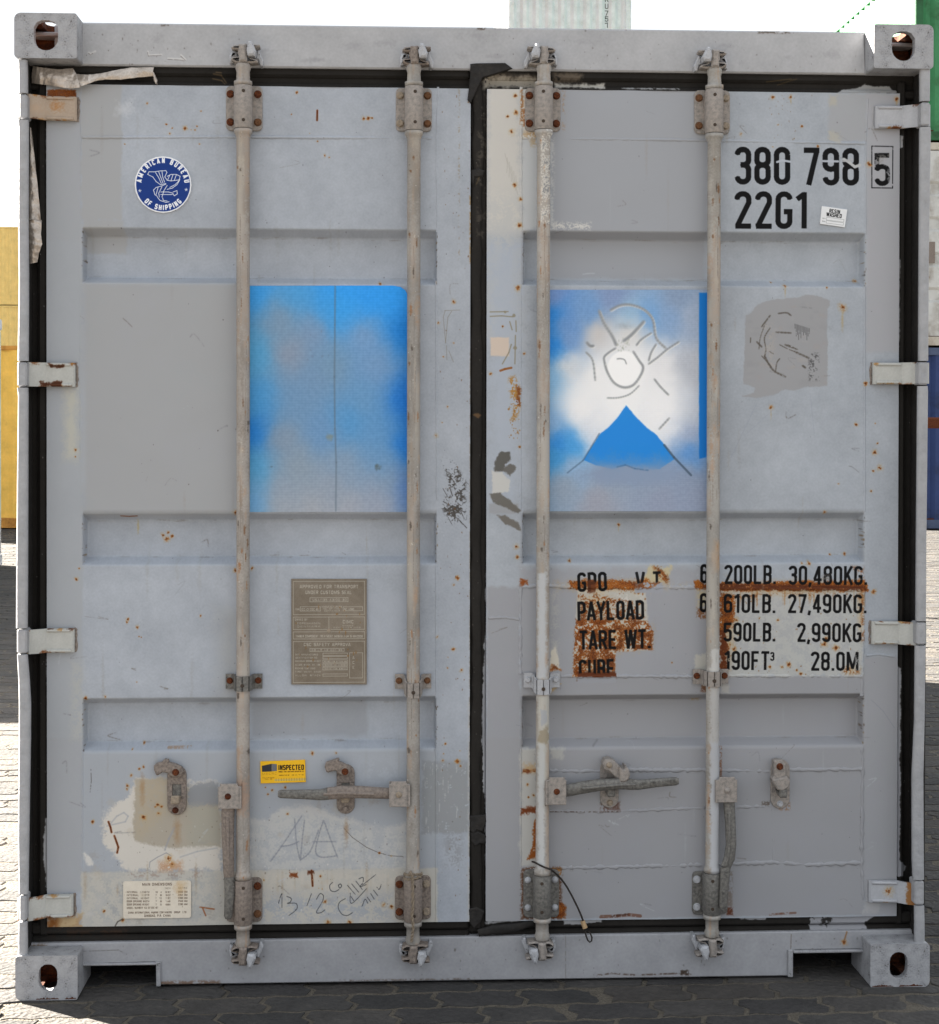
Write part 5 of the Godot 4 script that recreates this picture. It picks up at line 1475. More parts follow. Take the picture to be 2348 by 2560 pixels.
# ---------------------------------------------------------------- rubber seals
func make_gaskets():
	canvas(-1.21, 0.11, 1.21, 2.49, 500, Vector3(40, 38, 36), 0.5)
	# dust and overspray on the rubber
	for k in [[V(0.0116,2.4659), V(0.1629,2.4501)], [V(0.2051,2.4716), V(0.2828,2.4480)]]:
		rect(k[0], k[1], Vector3(128, 116, 102), 0.7, 0.006, 0.01, 0.7)
	rect(V(-0.0094,2.4166), V(0.0299,2.0149), Vector3(96, 90, 82), 0.5, 0.004, 0.01, 0.42)
	rect(V(0.0169,2.4589), V(0.1594,2.4290), Vector3(196, 190, 178), 0.75, 0.006, 0.01, 0.7)
	rect(V(0.2087,2.4454), V(0.3429,2.4311), Vector3(200, 198, 192), 0.9, 0.003, 0.006, 0.75)
	rect(V(0.3889,2.4351), V(0.5478,2.4281), Vector3(176, 178, 180), 0.8, 0.002, 0.004, 0.6)
	patch([V(0.9825,2.4242), V(0.9968,2.4349), V(1.0470,2.4443), V(1.0614,2.4516), V(1.1009,2.4467), V(1.1297,2.4488), V(1.1477,2.4331), V(1.1478,2.4253)], Vector3(168, 170, 172), 0.95, 0.001, 0.003)
	patch([V(1.1500,2.3126), V(1.1644,2.3092), V(1.1628,2.2773), V(1.1502,2.2736)], Vector3(172, 174, 177), 0.95, 0.001, 0.003)
	patch([V(1.1448,0.8780), V(1.1566,0.8548), V(1.1652,0.8509), V(1.1634,0.6235), V(1.1618,0.5387), V(1.1462,0.5388)], Vector3(164, 166, 171), 0.95, 0.001, 0.004)
	patch([V(1.1408,0.6561), V(1.1604,0.6560), V(1.1649,0.5358), V(1.1618,0.3225), V(1.1874,0.2970), V(1.1777,0.2757), V(1.1385,0.2762)], Vector3(160, 162, 168), 0.95, 0.001, 0.004)
	patch([V(0.0243,1.1120), V(0.0186,1.0510), V(0.0244,1.0052), V(0.0151,0.8602), V(0.0116,0.7075), V(0.0137,0.5470), V(0.0347,0.5468), V(0.0338,1.1120)], Vector3(168, 170, 175), 0.95, 0.001, 0.005)
	patch([V(0.0098,0.6650), V(0.0157,0.5462), V(0.0217,0.3930), V(0.0259,0.1629), V(0.0412,0.1627), V(0.0404,0.6647)], Vector3(166, 168, 173), 0.95, 0.001, 0.006)
	patch([V(0.0221,0.1629), V(0.1218,0.1789), V(0.1218,0.1674), V(0.0221,0.1591)], Vector3(170, 172, 176), 0.9, 0.001, 0.004, 0.7)
	patch([V(0.2351,0.1724), V(0.3411,0.1733), V(0.3411,0.1587), V(0.2371,0.1543)], Vector3(172, 174, 178), 0.95, 0.001, 0.004)
	patch([V(0.6976,0.1733), V(0.7949,0.1740), V(0.7910,0.1624), V(0.7404,0.1611), V(0.7015,0.1663)], Vector3(168, 170, 175), 0.95, 0.001, 0.004)
	patch([V(0.9158,0.1763), V(1.1036,0.1719), V(1.0684,0.1491), V(1.0763,0.1276), V(0.9159,0.1278)], Vector3(160, 162, 167), 0.95, 0.001, 0.004)
	patch([V(0.9138,0.1705), V(0.9783,0.1658), V(0.9745,0.1348), V(0.9159,0.1317)], Vector3(40, 38, 36), 0.9, 0.001, 0.004, 0.45)
	patch([V(-1.1589,0.4586), V(-1.1496,0.4547), V(-1.1516,0.2655), V(-1.1572,0.2656), V(-1.1664,0.3830)], Vector3(170, 172, 176), 0.95, 0.001, 0.004)
	patch([V(-1.1531,0.6136), V(-1.1438,0.6135), V(-1.1458,0.4585), V(-1.1552,0.4586)], Vector3(150, 150, 152), 0.9, 0.001, 0.005, 0.5)
	patch([V(-1.1579,0.8995), V(-1.1494,0.8994), V(-1.1496,0.6702), V(-1.1559,0.6703)], Vector3(168, 170, 175), 0.9, 0.001, 0.003, 0.7)
	patch([V(-1.1579,2.3071), V(-1.1510,2.3071), V(-1.1513,2.0069), V(-1.1558,2.0068)], Vector3(166, 170, 176), 0.9, 0.001, 0.003, 0.6)
	patch([V(1.1477,1.9716), V(1.1574,1.9717), V(1.1565,1.7247), V(1.1488,1.7170)], Vector3(168, 170, 174), 0.95, 0.001, 0.003, 0.75)
	for k in [[V(-0.7123,2.4574), V(-0.6915,2.4542), V(-0.6777,2.4335)], [V(-0.7157,2.4469), V(-0.6915,2.4420), V(-0.6812,2.4300)], [V(-0.7054,2.4616), V(-0.6915,2.4604)]]:
		line(k, 0.003, Vector3(104, 88, 66), 0.8)
	for k in [[V(0.7892,2.4538), V(0.8285,2.4578), V(0.8570,2.4616)], [V(0.8213,2.4471), V(0.8713,2.4618)], [V(-0.0178,2.1995), V(0.0120,2.1998)], [V(-0.0160,2.1890), V(0.0050,2.1910), V(-0.0055,2.1646)]]:
		line(k, 0.0022, Vector3(96, 80, 54), 0.7)
	rect(V(-1.1517,0.1614), V(-0.9421,0.1377), Vector3(82, 58, 44), 0.5, 0.008, 0.012, 0.5)
	patch([V(-0.0151,1.5440), V(0.0003,1.5484), V(0.0091,1.5418), V(0.0003,1.5352)], Vector3(110, 84, 58), 0.8, 0.002, 0.003)
	specks(V(-1.2, 0.2), V(-1.15, 2.4), 60, 0.0006, 0.0016, Vector3(190, 190, 188), 0.8)
	specks(V(-0.02, 0.2), V(0.02, 2.4), 60, 0.0006, 0.0014, Vector3(150, 144, 136), 0.7)
	specks(V(1.16, 0.2), V(1.2, 2.4), 30, 0.0006, 0.0014, Vector3(180, 178, 172), 0.7)
	var gm := finish("seal_rubber", 0.7)
	var zb := -0.108
	# each seal: a flat web with a raised lip
	for k in [[-1.2, 2.4215, -0.02, 2.475], [0.0235, 2.4215, 1.2, 2.475]]:
		begin()
		quad(Vector3(k[0], k[1], zb), Vector3(k[2], k[1], zb), Vector3(k[2], k[3], zb + 0.006), Vector3(k[0], k[3], zb + 0.006))
		block(Vector3(k[0], k[1] - 0.012, zb), Vector3(k[2], k[1] + 0.012, ZD - 0.010), 0.005)
		block(Vector3(k[0], k[1] + 0.030, zb), Vector3(k[2], k[3] + 0.01, ZD - 0.013), 0.007)
		part("door_seal", gm, box_root)
	for k in [[-1.2, 0.122, -0.02, 0.170], [0.0235, 0.122, 1.2, 0.170]]:
		begin()
		quad(Vector3(k[0], k[1], zb), Vector3(k[2], k[1], zb), Vector3(k[2], k[3], zb), Vector3(k[0], k[3], zb))
		block(Vector3(k[0], k[1] + 0.022, zb), Vector3(k[2], k[3] + 0.006, ZD - 0.008), 0.006)
		block(Vector3(k[0], k[1] - 0.01, zb), Vector3(k[2], k[1] + 0.018, ZD - 0.014), 0.006)
		part("door_seal", gm, box_root)
	for k in [[-1.2, -1.152], [1.152, 1.2]]:
		begin()
		quad(Vector3(k[0], 0.12, zb), Vector3(k[1], 0.12, zb), Vector3(k[1], 2.475, zb), Vector3(k[0], 2.475, zb))
		block(Vector3(k[0] if k[0] > 0 else -1.180, 0.14, zb), Vector3(1.176 if k[0] > 0 else k[1], 2.46, ZD - 0.006), 0.008)
		part("door_seal", gm, box_root)
	begin()
	block(Vector3(-0.026, 0.128, -0.125), Vector3(0.0295, 2.462, ZD - 0.012), 0.01)
	var lip := []
	for k in 60:
		lip.append([Vector3(-0.0035 + rng.randf_range(-0.0022, 0.0022) + 0.002 * sin(k * 0.35), 2.44 - k * 2.29 / 59.0, -0.094), 0.0155 + rng.randf_range(-0.0028, 0.0028), 0.0125])
	bar(lip, 14, 0.7)
	part("door_seal", gm, box_root)
	# frayed bits of rubber
	for o in [[V(-0.0205,0.4547), V(0.0235,0.4581), V(0.0255,0.4389), V(0.0140,0.4122), V(-0.0013,0.4162), V(-0.0108,0.4010), V(-0.0196,0.4164)], [V(-0.0185,0.4087), V(0.0026,0.4123), V(0.0255,0.4006), V(0.0217,0.3776), V(0.0064,0.3797), V(-0.0050,0.3703), V(-0.0173,0.3857)], [V(-0.0239,0.2019), V(-0.0010,0.2073), V(0.0201,0.1955), V(0.0106,0.1669), V(-0.0085,0.1480), V(-0.0200,0.1635)], [V(-0.0185,2.2030), V(0.0015,2.2085), V(0.0173,2.2016), V(0.0121,2.1858), V(-0.0090,2.1839), V(-0.0118,2.1576), V(-0.0178,2.1715)]]:
		begin()
		prism(o, -0.098, ZD + 0.002, 0.003)
		part("seal_flap", M.rubber, box_root)
	# torn corner of the centre seal at the header
	begin()
	prism([V(-0.0218,2.4882), V(-0.0060,2.4901), V(0.0713,2.4921), V(0.0924,2.4773), V(0.0116,2.4519), V(0.0011,2.4307), V(-0.0216,2.3815), V(-0.0297,2.3919), V(-0.0228,2.4515)], -0.09, ZD + 0.006, 0.002)
	part("seal_flap", M.rubber, box_root)
	# loose end of the lower seal
	begin()
	bar([[Vector3(V(0.0030,0.1363).x, V(0.0030,0.1363).y, -0.082), 0.010, 0.006], [Vector3(V(0.0451,0.1453).x, V(0.0451,0.1453).y, -0.079), 0.013, 0.008], [Vector3(V(0.1065,0.1503).x, V(0.1065,0.1503).y, -0.082), 0.012, 0.008], [Vector3(V(0.1525,0.1612).x, V(0.1525,0.1612).y, -0.086), 0.008, 0.006]], 12)
	part("seal_flap", M.rubber, box_root)

# ---------------------------------------------------------------- hinges
func make_hinges():
	# [left-top, right-bottom, tint: 0 grey, 1 whitish with rust, 2 rusty beige]
	var list := [[V(-1.2063,2.3876), V(-1.0713,2.3220), 2], [V(-1.2070,1.6802), V(-1.0761,1.6144), 1], [V(-1.2068,0.9717), V(-1.0788,0.9057), 1], [V(-1.2097,0.2598), V(-1.0825,0.1970), 1], [V(1.0828,2.3866), V(1.2117,2.3235), 0], [V(1.0789,1.6876), V(1.2113,1.6267), 1], [V(1.0784,0.9810), V(1.2065,0.9167), 1], [V(1.0734,0.2701), V(1.2050,0.2091), 0]]
	for k in list:
		var lo := Vector2(k[0].x, k[1].y)
		var hi := Vector2(k[1].x, k[0].y)
		var left := lo.x < 0.0
		canvas(lo.x - 0.005, lo.y - 0.005, hi.x + 0.005, hi.y + 0.005, 900, [Vector3(174, 176, 181), Vector3(180, 181, 177), Vector3(172, 156, 140)][k[2]])
		var tip := hi.x if left else lo.x
		var root := lo.x if left else hi.x
		var inw := -1.0 if left else 1.0
		for j in (16 if k[2] else 6):
			var p := Vector2(rng.randf_range(lo.x, hi.x), lo.y if rng.randf() < 0.5 else hi.y)
			if rng.randf() < 0.3:
				p = Vector2(root, rng.randf_range(lo.y, hi.y))
			spot(p, rng.randf_range(0.004, 0.014), rng.randf_range(0.003, 0.009), [Vector3(120, 70, 36), Vector3(170, 120, 62), Vector3(80, 44, 26)][j % 3], 0.75, 0.9, 0.3)
		if k[2] == 2:
			spot(V(-1.1218,2.3593), 0.02, 0.02, Vector3(170, 104, 44), 0.6, 0.6, 0.1)
			spot(V(-1.1732,2.3518), 0.03, 0.022, Vector3(190, 164, 140), 0.6, 0.6, 0.1)
		if k == list[1]:
			rect(V(-1.1413,1.6750), V(-1.1036,1.6661), Vector3(78, 44, 26), 0.95, 0.002, 0.005)
			rect(V(-1.1654,1.6289), V(-1.1105,1.6151), Vector3(76, 42, 26), 0.95, 0.002, 0.006)
		if k == list[3]:
			rect(V(-1.2095,0.2549), V(-1.1983,0.1980), Vector3(150, 90, 36), 0.8, 0.004, 0.006)
		if k == list[7]:
			rect(V(1.1699,0.2700), V(1.2047,0.2055), Vector3(150, 104, 60), 0.95, 0.002, 0.006)
			rust(V(1.1237,0.2415), 0.011)
		var hm := finish("hinge_paint", 0.6)
		begin()
		# blade: leaves the lug near the front, bends back to lie on the door
		var prof := [[root, -0.040], [root - inw * 0.016, -0.036], [root - inw * 0.036, -0.046], [root - inw * 0.056, -0.062], [tip + inw * 0.004, -0.066], [tip, -0.070]]
		var t := 0.010
		for i in prof.size() - 1:
			var a: Array = prof[i]
			var b: Array = prof[i + 1]
			var f0 := Vector3(a[0], lo.y + 0.001, a[1])
			var f1 := Vector3(b[0], lo.y + 0.001, b[1])
			var up := Vector3(0, hi.y - lo.y - 0.002, 0)
			var bk := Vector3(0, 0, -t)
			var mid := (f0 + f1) * 0.5 + up * 0.5 + bk * 0.5
			quad_out(f0, f1, f1 + up, f0 + up, mid)
			quad_out(f0 + up, f1 + up, f1 + up + bk, f0 + up + bk, mid)
			quad_out(f0, f1, f1 + bk, f0 + bk, mid)
			if i == prof.size() - 2:
				quad_out(f1, f1 + up, f1 + up + bk, f1 + bk, mid)
		# pressed ribs along both edges
		for e in [lo.y + 0.006, hi.y - 0.006]:
			tube([Vector3(root - inw * 0.058, e, -0.061), Vector3(root - inw * 0.075, e, -0.0615), Vector3(tip + inw * 0.008, e, -0.0655)], 0.0042, 8)
		part("hinge", hm, box_root)
		begin()
		lathe(root + inw * 0.003, -0.045, [[lo.y + 0.002, 0.011], [hi.y - 0.002, 0.011]], 14)
		part("hinge_pin", hm, box_root)
		begin()
		bead([Vector2(tip - inw * 0.001, lo.y), Vector2(tip - inw * 0.003, lo.y + 0.012), Vector2(tip - inw * 0.003, hi.y - 0.012), Vector2(tip - inw * 0.001, hi.y)], ZD, 0.003, 0.4)
		part("weld_bead", M.galv_brown if k[2] else M.frame, box_root)

# ---------------------------------------------------------------- stickers, plates and the blue panels
func sheet(called: String, m: Material, outline: Array, z := 0.0014, parent: Node = box_root) -> MeshInstance3D:
	begin()
	prism(outline, ZD - 0.004, ZD + z + 0.0035, 0.0004)
	return part(called, m, parent)

func dyed(points: Array, lo: Vector2, hi: Vector2, s: float, soft := 0.010):
	# cloudy mix of the listed dyes: [across, down, red, green, blue], woven grain on top
	canvas(lo.x, lo.y, hi.x, hi.y, s, Vector3(150, 160, 175), 0.0)
	var n := points.size()
	var i := 0
	for y in th:
		for x in tw:
			var u := x / float(tw)
			var v := y / float(th)
			var c := Vector3.ZERO
			var ws := 0.0
			var j := (y % 2048) * 1024 + x
			u += (NM[j] - 128) * 0.00012
			v += (NM[j + 200] - 128) * 0.0001
			for k in n:
				var p: Array = points[k]
				var du: float = u - p[0]
				var dv: float = v - p[1]
				var d := du * du + dv * dv * 1.6 + soft
				var w := 1.0 / (d * d)
				c += Vector3(p[2], p[3], p[4]) * w
				ws += w
			c /= ws
			var g: float = (NF[j] - 128) * 0.05 + (4.0 if y % 3 == 0 else 0.0) + (2.0 if x % 4 == 0 else 0.0)
			T[i] = clampi(int(c.x + g), 0, 255)
			T[i + 1] = clampi(int(c.y + g), 0, 255)
			T[i + 2] = clampi(int(c.z + g), 0, 255)
			i += 3

func make_decals():
	# faded blue panel on the left door
	var lo: Vector2 = V(-0.6155,1.2792)
	var hi: Vector2 = V(-0.1818,1.8903)
	dyed([[0.02, 0.02, 62, 158, 232], [0.3, 0.04, 76, 156, 216], [0.5, 0.1, 70, 155, 220], [0.56, 0.1, 56, 162, 242], [0.6, 0.03, 50, 158, 246], [0.9, 0.05, 50, 158, 246], [0.98, 0.2, 30, 128, 216], [0.98, 0.5, 30, 118, 212], [0.98, 0.7, 30, 122, 216], [0.97, 0.9, 90, 132, 196], [0.03, 0.3, 85, 163, 212], [0.03, 0.5, 75, 153, 212], [0.02, 0.65, 35, 128, 216], [0.03, 0.8, 85, 163, 212], [0.03, 0.95, 110, 168, 216], [0.2, 0.16, 126, 150, 174], [0.25, 0.3, 140, 150, 168], [0.4, 0.2, 130, 150, 178], [0.4, 0.4, 116, 148, 182], [0.3, 0.5, 112, 148, 184], [0.5, 0.35, 118, 150, 178], [0.7, 0.22, 122, 156, 196], [0.78, 0.35, 118, 154, 194], [0.7, 0.5, 106, 152, 194], [0.62, 0.6, 84, 150, 204], [0.78, 0.65, 98, 150, 198], [0.45, 0.65, 108, 148, 190], [0.2, 0.68, 135, 150, 168], [0.3, 0.8, 140, 155, 170], [0.6, 0.8, 134, 156, 180], [0.8, 0.75, 110, 152, 192], [0.85, 0.87, 130, 155, 180], [0.2, 0.98, 160, 165, 174], [0.4, 0.99, 162, 166, 174], [0.6, 0.99, 162, 166, 176], [0.8, 0.98, 158, 164, 178], [0.5, 0.9, 146, 158, 174], [0.2, 0.9, 146, 158, 174], [0.8, 0.92, 148, 158, 176], [0.5, 0.03, 54, 156, 238], [0.75, 0.05, 50, 156, 244]], lo, hi, 440)
	line([V(-0.3851,1.8920), V(-0.3858,1.7837), V(-0.3870,1.6439), V(-0.3856,1.5040), V(-0.3820,1.4130), V(-0.3830,1.2835)], 0.0042, Vector3(96, 112, 124), 0.55, 0.2)
	specks(V(-0.4645,1.7694), V(-0.4017,1.6858), 22, 0.001, 0.004, Vector3(112, 132, 158), 0.6)
	spot(V(-0.2740,1.4043), 0.010, 0.010, Vector3(92, 104, 104), 0.8, 0.9, 0.2)
	spot(V(-0.5547,1.4032), 0.006, 0.003, Vector3(90, 104, 112), 0.8, 0.9, 0.2)
	spot(V(-0.3998,1.4812), 0.012, 0.012, Vector3(140, 138, 110), 0.5, 0.9, 0.1)
	var m := finish("blue_panel_dye", 0.6)
	sheet("blue_panel", m, [V(-0.6132,1.8872), V(-0.2308,1.8900), V(-0.2098,1.8866), V(-0.1976,1.8783), V(-0.1906,1.8668), V(-0.1899,1.2797), V(-0.6131,1.2802)]).set_meta("label", "faded cloudy blue painted panel with a vertical seam")
	# blue panel with the white disc and triangle on the right door
	lo = V(0.1925,1.2780)
	hi = V(0.6279,1.8852)
	dyed([[0.02, 0.03, 120, 150, 202], [0.4, 0.03, 130, 150, 188], [0.8, 0.04, 135, 155, 183], [0.02, 0.12, 45, 138, 222], [0.1, 0.15, 110, 150, 203], [0.25, 0.1, 115, 155, 203], [0.02, 0.25, 40, 138, 226], [0.12, 0.22, 120, 155, 203], [0.3, 0.2, 196, 190, 186], [0.5, 0.12, 150, 184, 212], [0.62, 0.12, 120, 164, 212], [0.75, 0.12, 135, 165, 203], [0.88, 0.12, 160, 175, 198], [0.5, 0.2, 205, 201, 197], [0.02, 0.4, 140, 188, 226], [0.12, 0.35, 214, 217, 221], [0.3, 0.4, 234, 234, 235], [0.5, 0.35, 246, 246, 247], [0.7, 0.35, 225, 225, 228], [0.88, 0.35, 185, 190, 200], [0.2, 0.55, 243, 241, 242], [0.45, 0.5, 250, 250, 250], [0.7, 0.55, 244, 244, 247], [0.88, 0.55, 195, 202, 214], [0.03, 0.62, 150, 185, 222], [0.05, 0.68, 45, 138, 222], [0.15, 0.7, 70, 158, 226], [0.25, 0.62, 225, 228, 235], [0.3, 0.68, 215, 222, 234], [0.75, 0.62, 225, 230, 239], [0.88, 0.65, 165, 178, 203], [0.88, 0.72, 95, 150, 212], [0.03, 0.75, 70, 155, 216], [0.15, 0.8, 150, 180, 212], [0.4, 0.84, 146, 160, 180], [0.1, 0.88, 148, 162, 180], [0.6, 0.86, 144, 158, 180], [0.85, 0.85, 142, 156, 180], [0.3, 0.95, 156, 160, 174], [0.7, 0.95, 146, 156, 178], [0.9, 0.94, 146, 158, 182]], lo, hi, 520, 0.004)
	for k in [[V(0.3952,1.6637), 0.15, 0.16, 0.8], [V(0.3954,1.5976), 0.17, 0.09, 0.85], [V(0.2803,1.5841), 0.085, 0.085, 0.75], [V(0.5108,1.5890), 0.085, 0.11, 0.7], [V(0.3512,1.5225), 0.06, 0.05, 0.7], [V(0.4710,1.5139), 0.06, 0.06, 0.7]]:
		spot(k[0], k[1], k[2], Vector3(244, 244, 245), k[3], 0.15, 0.1)
	var wh := Vector3(250, 250, 250)
	var gr := Vector3(138, 142, 146)
	spot(V(0.3952,1.6703), 0.047, 0.049, wh, 1.0, 0.02, 0.9)
	for k in [[[V(0.3774,1.6945), V(0.3863,1.6954), V(0.3974,1.6923), V(0.4027,1.6813)], 0.0022], [[V(0.3442,1.6811), V(0.3509,1.6591), V(0.3687,1.6306), V(0.3953,1.6174), V(0.4219,1.6241), V(0.4418,1.6506), V(0.4484,1.6727), V(0.4373,1.6903), V(0.4217,1.7144)], 0.0045], [[V(0.3442,1.6811), V(0.3420,1.6988), V(0.3552,1.7120), V(0.3729,1.7231)], 0.004], [[V(0.3511,1.5887), V(0.3821,1.5896), V(0.4131,1.5998), V(0.4375,1.6219)], 0.003], [[V(0.3284,1.8242), V(0.3418,1.7912), V(0.3640,1.7561), V(0.3751,1.7319)], 0.006], [[V(0.4503,1.7961), V(0.4304,1.7740), V(0.4127,1.7563), V(0.3950,1.7430)], 0.006], [[V(0.3594,1.8265), V(0.3859,1.8398), V(0.4170,1.8409), V(0.4525,1.8270), V(0.4747,1.8006), V(0.4837,1.7522), V(0.5105,1.7236)], 0.005], [[V(0.2954,1.7382), V(0.3043,1.7294), V(0.3131,1.7295)], 0.005], [[V(0.2933,1.7118), V(0.3110,1.6898), V(0.3178,1.6370)], 0.004], [[V(0.5460,1.7414), V(0.5149,1.7214), V(0.4883,1.6992), V(0.4639,1.6815)], 0.004], [[V(0.4838,1.7345), V(0.4705,1.7124), V(0.4639,1.6903)], 0.004], [[V(0.4796,1.6397), V(0.4974,1.6177), V(0.5175,1.5978)], 0.004], [[V(0.4704,1.7653), V(0.4438,1.7476), V(0.4305,1.7321)], 0.004], [[V(0.4933,1.5051), V(0.5199,1.5338)], 0.004]]:
		brush(k[0].map(func(v): return v + V(0.0022, -0.0022)), k[1], Vector3(246, 244, 240), 0.6, 0.2)  # pale offset strokes paint an embossed highlight beside the lines
		brush(k[0], k[1] * 1.2, gr, 0.62, 0.22)
	spot(V(0.3949,1.7848), 0.03, 0.012, Vector3(150, 160, 170), 0.5, 0.4, 0.1)
	specks(V(0.3774,1.7165), V(0.4105,1.7519), 26, 0.0015, 0.004, Vector3(168, 172, 160), 0.6)
	patch([V(0.4012,1.5702), V(0.3756,1.5336), V(0.3557,1.5115), V(0.3314,1.4926), V(0.3115,1.4652), V(0.2851,1.4211), V(0.3205,1.4070), V(0.3648,1.3969), V(0.4047,1.4071), V(0.4491,1.3947), V(0.4936,1.3969), V(0.5335,1.4234), V(0.5090,1.4610), V(0.4844,1.4896), V(0.4577,1.5095), V(0.4266,1.5403)], Vector3(40, 138, 224), 0.98, 0.0015, 0.0015)
	patch([V(0.3116,1.4189), V(0.5157,1.4190), V(0.5335,1.4168), V(0.4847,1.3770), V(0.3383,1.3771)], Vector3(126, 152, 186), 0.7, 0.03, 0.02)
	for k in [V(0.3383,1.3815), V(0.4048,1.3793), V(0.4803,1.3815)]:
		spot(k, 0.10, 0.034, Vector3(140, 156, 182), 0.85, 0.3, 0.1)
	line([V(0.5067,1.4610), V(0.5335,1.4278), V(0.5804,1.3792)], 0.006, Vector3(70, 88, 106), 0.75, 0.1)
	line([V(0.3292,1.4917), V(0.2851,1.4189), V(0.2431,1.3859)], 0.004, Vector3(80, 104, 130), 0.6, 0.2)
	line([V(0.3781,1.4013), V(0.4003,1.4070), V(0.4269,1.3969), V(0.4625,1.3925)], 0.004, Vector3(70, 110, 150), 0.6, 0.3)
	patch([V(0.5999,1.8762), V(0.6279,1.8763), V(0.6292,1.4434), V(0.6203,1.4292), V(0.6047,1.4248), V(0.6012,1.4248)], Vector3(28, 122, 208), 0.97, 0.0015, 0.001)
	m = finish("disc_panel_dye", 0.6)
	sheet("blue_panel", m, [V(0.1940,1.8807), V(0.6266,1.8830), V(0.6283,1.2806), V(0.1951,1.2811)]).set_meta("label", "blue and white panel with a disc above a blue triangle")
	# round blue sticker with an eagle
	var c: Vector2 = V(-0.8442,2.1565)
	var r := 0.0755
	canvas(c.x - r - 0.002, c.y - r - 0.002, c.x + r + 0.002, c.y + r + 0.002, 1700, Vector3(232, 234, 238), 0.3)
	spot(c, r * 0.955, r * 0.955, Vector3(28, 58, 128), 1.0, 0.0, 0.985)
	var white := Vector3(236, 238, 242)
	ring_text("AMERICAN BUREAU", c, r * 0.76, 176.0, 4.0, 0.0135, white, false)
	ring_text("OF SHIPPING", c, r * 0.905, 222.0, 318.0, 0.0135, white, true)
	for s in [-1.0, 1.0]:
		var p := c + V(s * r * 0.815, -r * 0.2 + (0.002 if s > 0 else -0.002))
		for k in 5:
			var a := TAU * k / 5.0 + PI / 2
			line([p, p + V(cos(a), sin(a)) * 0.004], 0.0014, white, 0.9)
	for g in [[V(-0.8849,2.1832), V(-0.8814,2.1902), V(-0.8677,2.1903), V(-0.8504,2.1929), V(-0.8366,2.1937), V(-0.8339,2.1889), V(-0.8394,2.1767), V(-0.8332,2.1681), V(-0.8228,2.1664), V(-0.8073,2.1683), V(-0.7994,2.1701)], [V(-0.8849,2.1832), V(-0.8711,2.1764), V(-0.8625,2.1643), V(-0.8504,2.1558), V(-0.8366,2.1594)], [V(-0.8642,2.1886), V(-0.8556,2.1748), V(-0.8487,2.1593)], [V(-0.8556,2.1904), V(-0.8504,2.1766), V(-0.8442,2.1603)], [V(-0.8470,2.1915), V(-0.8449,2.1766), V(-0.8401,2.1628)], [V(-0.8332,2.1785), V(-0.8228,2.1838), V(-0.8090,2.1839), V(-0.7987,2.1788), V(-0.8021,2.1666), V(-0.8125,2.1561), V(-0.8263,2.1490)], [V(-0.8263,2.1820), V(-0.8315,2.1698)], [V(-0.8176,2.1835), V(-0.8228,2.1681)], [V(-0.8090,2.1822), V(-0.8142,2.1682)], [V(-0.8004,2.1683), V(-0.8073,2.1561), V(-0.8194,2.1473), V(-0.8332,2.1438)], [V(-0.8366,2.1576), V(-0.8487,2.1523), V(-0.8625,2.1487), V(-0.8694,2.1417), V(-0.8659,2.1296), V(-0.8591,2.1245)], [V(-0.8573,2.1488), V(-0.8625,2.1296)], [V(-0.8470,2.1506), V(-0.8556,2.1332), V(-0.8539,2.1228)], [V(-0.8332,2.1542), V(-0.8418,2.1402), V(-0.8470,2.1228)], [V(-0.8504,2.1367), V(-0.8297,2.1368), V(-0.8177,2.1335)], [V(-0.8504,2.1297), V(-0.8332,2.1299), V(-0.8194,2.1300)], [V(-0.8177,2.1369), V(-0.8073,2.1405), V(-0.8063,2.1318), V(-0.8142,2.1266), V(-0.8177,2.1317)], [V(-0.8591,2.1227), V(-0.8522,2.1141), V(-0.8366,2.1090), V(-0.8280,2.1108)], [V(-0.8453,2.1211), V(-0.8435,2.1142), V(-0.8332,2.1125)]]:
		line(g, 0.0017, white, 0.95)
	m = finish("eagle_sticker_print", 0.45)
	sheet("round_sticker", m, arc(c.x, c.y, r, r, 0, 345, 23)).set_meta("label", "round dark blue sticker with a white eagle and lettering")
	# data plate
	lo = V(-0.5020,0.8159)
	hi = V(-0.2996,1.0996)
	canvas(lo.x, lo.y, hi.x, hi.y, 1300, Vector3(124, 115, 103), 1.2)
	var pale := Vector3(176, 172, 162)
	for k in [[V(-0.4968,1.0040), V(-0.3056,1.0933)], [V(-0.4968,0.9637), V(-0.3055,0.9972)], [V(-0.4968,0.9385), V(-0.3055,0.9576)], [V(-0.4967,0.8211), V(-0.3054,0.9316)], [V(-0.4522,1.0385), V(-0.3500,1.0493)], [V(-0.4780,1.0137), V(-0.4243,1.0250)], [V(-0.3629,1.0139), V(-0.3108,1.0246)], [V(-0.4521,0.9046), V(-0.3603,0.9126)], [V(-0.4172,0.8932), V(-0.3516,0.8999)], [V(-0.4172,0.8848), V(-0.3516,0.8911)], [V(-0.4172,0.8739), V(-0.3516,0.8816)], [V(-0.4172,0.8645), V(-0.3516,0.8711)], [V(-0.4172,0.8546), V(-0.3516,0.8620)], [V(-0.4172,0.8378), V(-0.3515,0.8437)], [V(-0.3456,0.8325), V(-0.3107,0.9004)]]:
		line([k[0], V(k[1].x, k[0].y), k[1], V(k[0].x, k[1].y), k[0]], 0.0014, pale, 0.8, 0.15)
	line([V(-0.4013,0.9976), V(-0.4012,0.9633)], 0.0014, pale, 0.8)
